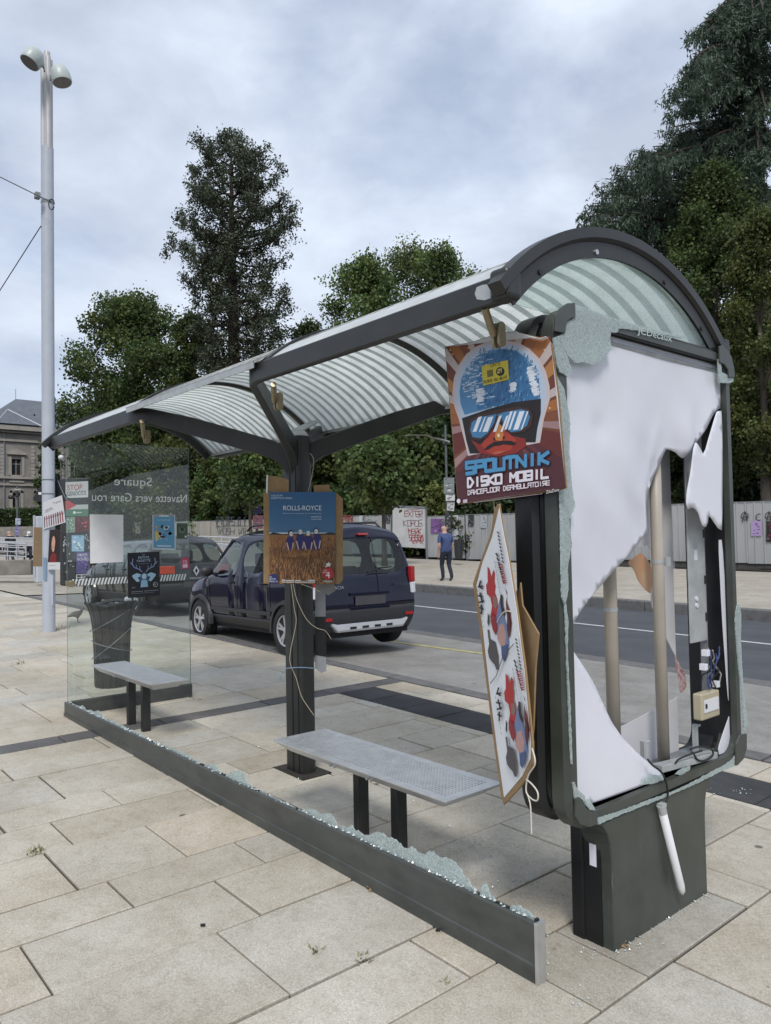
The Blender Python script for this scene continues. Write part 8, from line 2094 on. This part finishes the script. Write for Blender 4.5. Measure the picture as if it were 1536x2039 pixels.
for k in range(165):
    f = (k + rs.rand()) / 165; z = zb0 + (zt - 1.2 - zb0) * f; ang = k * 2.39996 + rs.uniform(-.5, .5); cx_ = cos(ang)
    l, r = prof(z); ln = (r if cx_ > 0 else l) * (0.6 + .4 * abs(cx_)) * rs.choice([.55, .8, .95, 1.0, 1.05]) * (1.10 if f > .6 else 1.0)
    dirv = np.array([_r0.x * cos(ang) - _fw.x * sin(ang), _r0.y * cos(ang) - _fw.y * sin(ang), 0]); dirv /= np.linalg.norm(dirv)
    up = .9 * max(0, f - .6) * 2.2
    pts = [Vector((sx, sy, z - ln * (.10 + up * .55))) + Vector(dirv) * (ln * q) + Vector((0, 0, ln * (-.16 * sin(q * 2.6) + .20 * q * q + up * q))) for q in (0, .25, .5, .75, 1)]
    rb = .05 + .09 * (ln / 6); bm_.tube(pts, [rb, rb * .8, rb * .6, rb * .4, .02], 4, False)
    sd_ = np.array([-dirv[1], dirv[0], 0])
    for j in range(int(3 + ln * 1.75)):
        q = .30 + .74 * rs.rand() ** .7; i0 = min(3, int(q * 4)); p = np.array(pts[i0].lerp(pts[i0 + 1], min(1, q * 4 - i0)))
        off = sd_ * rs.normal() * .75 + np.array([0, 0, rs.normal() * .28 - .12]); c = p + off
        if abs(off).sum() > .5: bm_.tube([Vector(p), Vector(p + off * .6 + np.array([0, 0, -.1])), Vector(c)], [.04, .03, .015], 3, False)
        tuft(c, np.array([.22, .22, .26]) * rs.uniform(.8, 1.35))
for k in range(40):
    z = zt - rs.rand() ** 1.3 * 3.4; l, r = prof(z); tuft(np.array([sx, sy, z]) + np.array(_r0) * rs.uniform(-l * .9, r * .9) + np.array([rs.normal() * .4, rs.normal() * .4, 0]), .24, 36)
P = np.concatenate(P); C = np.concatenate(C) * rs.uniform(.7, 1.3, len(P))[:, None]; A_ = rand_dirs(rs, len(P), (0, 0, .2))
leaf_mesh('crown', P, A_, perp(rs, A_), .27 * rs.uniform(.6, 1.3, len(P)), .5, C, M['leaf_conifer'], sq)
bm_.build('limbs', M['redbark'], sq, smooth=True, kind='stuff')
mb = MB(); mb.tube([(sx, sy, g - .5), (sx, sy, g + 3), (sx + .1, sy, g + 14), (sx - .1, sy, g + 26), (sx, sy, zt - .6)], [1.15, .85, .62, .36, .05], 12); mb.build('trunk', M['redbark'], sq, smooth=True)

# ---- drooping cedar on the right ----------------------------------------
rs = np.random.RandomState(7); D = 40.0; m_px = D / FPX; cx0, cy0 = lat(1535, D); g = gz(cx0, 30)
ced = thing('cedar_tree', (cx0, cy0, g), 'huge drooping blue green cedar at the upper right', 'tree')
P = []; A2 = []; C = []; bm_ = MB(); S2_ = []
def spray(p, dirv, ln, dens, tone):
    """a secondary twig with hanging needle shoots"""
    n = max(3, int(dens))
    q = rs.rand(n)[:, None]; pts = np.array(p) + np.array(dirv) * ln * q; pts[:, 2] -= (q[:, 0] ** 1.8) * ln * .42
    for j in range(n):
        m = 10; base = pts[j]; L2 = rs.uniform(.28, .85); tt = rs.rand(m)[:, None]
        hang = np.array([rs.normal() * .28, rs.normal() * .28, -1.0]); hang /= np.linalg.norm(hang)
        pp = base + hang * L2 * tt + rs.normal(size=(m, 3)) * .04; P.append(pp); A2.append(hang * .75 + rs.normal(size=(m, 3)) * .45); C.append(np.ones((m, 3)) * tone * rs.uniform(.7, 1.3)); S2_.append(np.full(m, .26) * rs.uniform(.7, 1.3))
tips = [(1395, 48, 40), (1400, 95, 60), (1385, 130, 120), (1352, 175, 160), (1343, 210, 200), (1335, 255, 230), (1322, 300, 260), (1300, 292, 330), (1262, 298, 400), (1235, 330, 420), (1205, 370, 450), (1180, 405, 480), (1165, 450, 520), (1240, 430, 520), (1290, 400, 470), (1310, 360, 420), (1345, 330, 330), (1380, 250, 200), (1420, 150, 100), (1450, 60, 20), (1430, 20, -40), (1360, 440, 470), (1330, 480, 520), (1270, 480, 560), (1380, 400, 400), (1420, 330, 300), (1440, 240, 180), (1465, 160, 90), (1480, 90, 20), (1500, 30, -60), (1225, 400, 500), (1190, 440, 540), (1255, 360, 440), (1410, 280, 260), (1370, 200, 160), (1340, 270, 260), (1440, 120, 60), (1470, 250, 200), (1500, 180, 120), (1530, 120, 60), (1540, 60, 10), (1525, 220, 150), (1545, 300, 230), (1510, 300, 250), (1490, 350, 300), (1550, 180, 110), (1515, 400, 340), (1480, 420, 370), (1560, 20, -60), (1520, 20, -40), (1410, 60, 20), (1378, 120, 90), (1360, 160, 130), (1425, 30, -20), (1400, 190, 140), (1310, 320, 300), (1280, 310, 350), (1220, 350, 430), (1195, 395, 470), (1175, 430, 505)]
for k, (tx_, ty_, sy_) in enumerate(tips):
    dd_ = rs.uniform(-5, 3) if k < 39 else rs.uniform(-7, -3.5); tip = on_d(tx_, ty_, D + dd_); st_ = Vector((cx0, cy0, on_d(1535, sy_, D).z))
    mid = st_.lerp(tip, .55) + Vector((0, 0, .12 * (tip - st_).length)); pts = []
    for i in range(9):
        f = i / 8; pts.append(st_ * (1 - f) ** 2 + mid * 2 * f * (1 - f) + tip * f * f)
    bm_.tube(pts, [.16 * (1 - .88 * i / 8) for i in range(9)], 5, False)
    ln = (tip - st_).length; dv = (tip - st_).normalized(); sd_ = dv.cross(Vector((0, 0, 1))).normalized()
    for j in range(int(9 + ln * 4.8)):
        f = rs.uniform(.18, 1.0); i0 = min(7, int(f * 8)); p = pts[i0].lerp(pts[i0 + 1], f * 8 - i0)
        d2 = (dv * rs.uniform(.2, 1.0) + sd_ * rs.choice([-1, 1]) * rs.uniform(.3, 1.0) + Vector((0, 0, rs.uniform(-.25, .15)))).normalized()
        spray(p, d2, rs.uniform(.7, 1.9) * (1.1 - .35 * f), 5, rs.normal(1, .2))
P = np.concatenate(P); A2 = np.concatenate(A2); A2 /= np.linalg.norm(A2, axis=1)[:, None]; C = np.concatenate(C); S2_ = np.concatenate(S2_)
leaf_mesh('crown', P, A2, perp(rs, A2), S2_, .22, C, M['leaf_cedar'], ced)
bm_.build('limbs', M['redbark'], ced, smooth=True, kind='stuff')
mb = MB(); mb.tube([(cx0, cy0, g - .3), (cx0, cy0, g + 8), (cx0, cy0, g + 34)], [.75, .55, .12], 10); mb.build('trunk', M['redbark'], ced, smooth=True)

# ---- small growth in the paving joints, litter, glass crumbs -------------
def weed(px, py, label, n=14, h=.09, seed=0, spread=.06, y=None):
    p = on_z(px, py, gz(-10 if px < 200 and py < 1400 else -4.5)) if y is None else y
    for _ in range(3): p = on_z(px, py, gz(p.x)) if y is None else p
    r_ = random.Random(seed); t = thing('weed_tuft', p, label, 'weed')
    mb = MB()
    for k in range(n):
        a = r_.uniform(0, 2 * pi); ln = h * r_.uniform(.5, 1.2); b = p + Vector((r_.gauss(0, spread * .4), r_.gauss(0, spread * .4), -.004)); d = Vector((cos(a) * .7, sin(a) * .7, r_.uniform(.35, 1))).normalized() * ln; s = Vector((-sin(a), cos(a), 0)) * .004
        mb.face((b - s, b + s, b + d * .6 + s * .7, b + d * .6 - s * .7)); mb.face((b + d * .6 - s * .7, b + d * .6 + s * .7, b + d - Vector((0, 0, ln * .12))))
    mb.build('blades', mat('dry_green_weed_%d' % seed, (0.16, 0.17, 0.07), 0.8, 0, 0.4, 30, col2=(0.30, 0.26, 0.14)), t)
weed(72, 1697, 'dry grass tuft in the paving joint near the left edge', 22, .07, 1)
weed(628, 1896, 'small weed in a joint in front of the low rail', 14, .035, 2, .03)
weed(724, 1908, 'flat weed in the joint right of the small weed', 16, .04, 3, .04)
weed(110, 1252, 'leafy weeds at the foot of the lamp mast', 40, .16, 4, .22)
weed(37, 1322, 'dry tuft far left beyond the rail', 14, .09, 5)
weed(607, 1524, 'dry weed at the column foot', 12, .12, 6, .05)
weed(886, 1955, 'tiny weed in the front joint', 8, .03, 7, .03)
rr_ = random.Random(77); spots = []
zones = [(1050, 1760, 70, 40, 55), (1010, 1680, 60, 60, 50), (1120, 1960, 50, 40, 9), (1160, 1990, 40, 30, 8), (940, 1700, 60, 40, 25), (300, 1560, 60, 30, 20), (620, 1560, 90, 40, 30), (540, 1500, 140, 40, 25), (860, 1620, 60, 40, 30), (500, 1800, 200, 80, 14), (250, 1700, 150, 100, 12), (1180, 1900, 30, 15, 12), (1100, 1880, 40, 50, 10), (1250, 1880, 60, 30, 10), (1420, 1580, 30, 8, 12), (1480, 1575, 20, 6, 14)]
for cx_, cy_, wx, wy, n in zones:
    for k in range(n):
        p = on_z(rr_.gauss(cx_, wx * .6), rr_.gauss(cy_, wy * .6), 0); p = on_z(*(lambda q: q)((rr_.gauss(cx_, wx * .6), rr_.gauss(cy_, wy * .6))), gz(p.x))
        if 0.3 < p.y < 5 and -9 < p.x < -.6: spots.append((p.x, p.y, gz(p.x) + .001))
o = crumbs('glass_crumbs', spots, 31, None, (.0025, .006)); tag(o, 'white crumbs of safety glass scattered over the paving', 'debris')
for (px, py, nm, lb) in ((738, 1773, 'dead_leaf', 'curled brown leaf against the low rail'), (400, 1845, 'cigarette_end', 'dark spot of litter on the front paving'), (868, 1855, 'cigarette_end', 'dark stub beside the low rail'), (1240, 1884, 'dead_leaf', 'withered yellow leaf at the corner of the case foot')):
    p = on_z(px, py, gz(-2.5)); p = on_z(px, py, gz(p.x)); mb = MB()
    if 'leaf' in nm:
        for k in range(5): mb.face([p + Vector((cos(a) * .028, sin(a) * .018, .006 + .012 * (k % 2))) for a in (k * 1.2, k * 1.2 + .9)] + [p + Vector((0, 0, .012))])
    else: mb.tube([p + Vector((0, 0, .006)), p + Vector((.012, .014, .007))], .006, 7)
    mb.build(nm, M['card'] if 'leaf' in nm else M['black'], None, label=lb, cat='leaf' if 'leaf' in nm else 'litter')
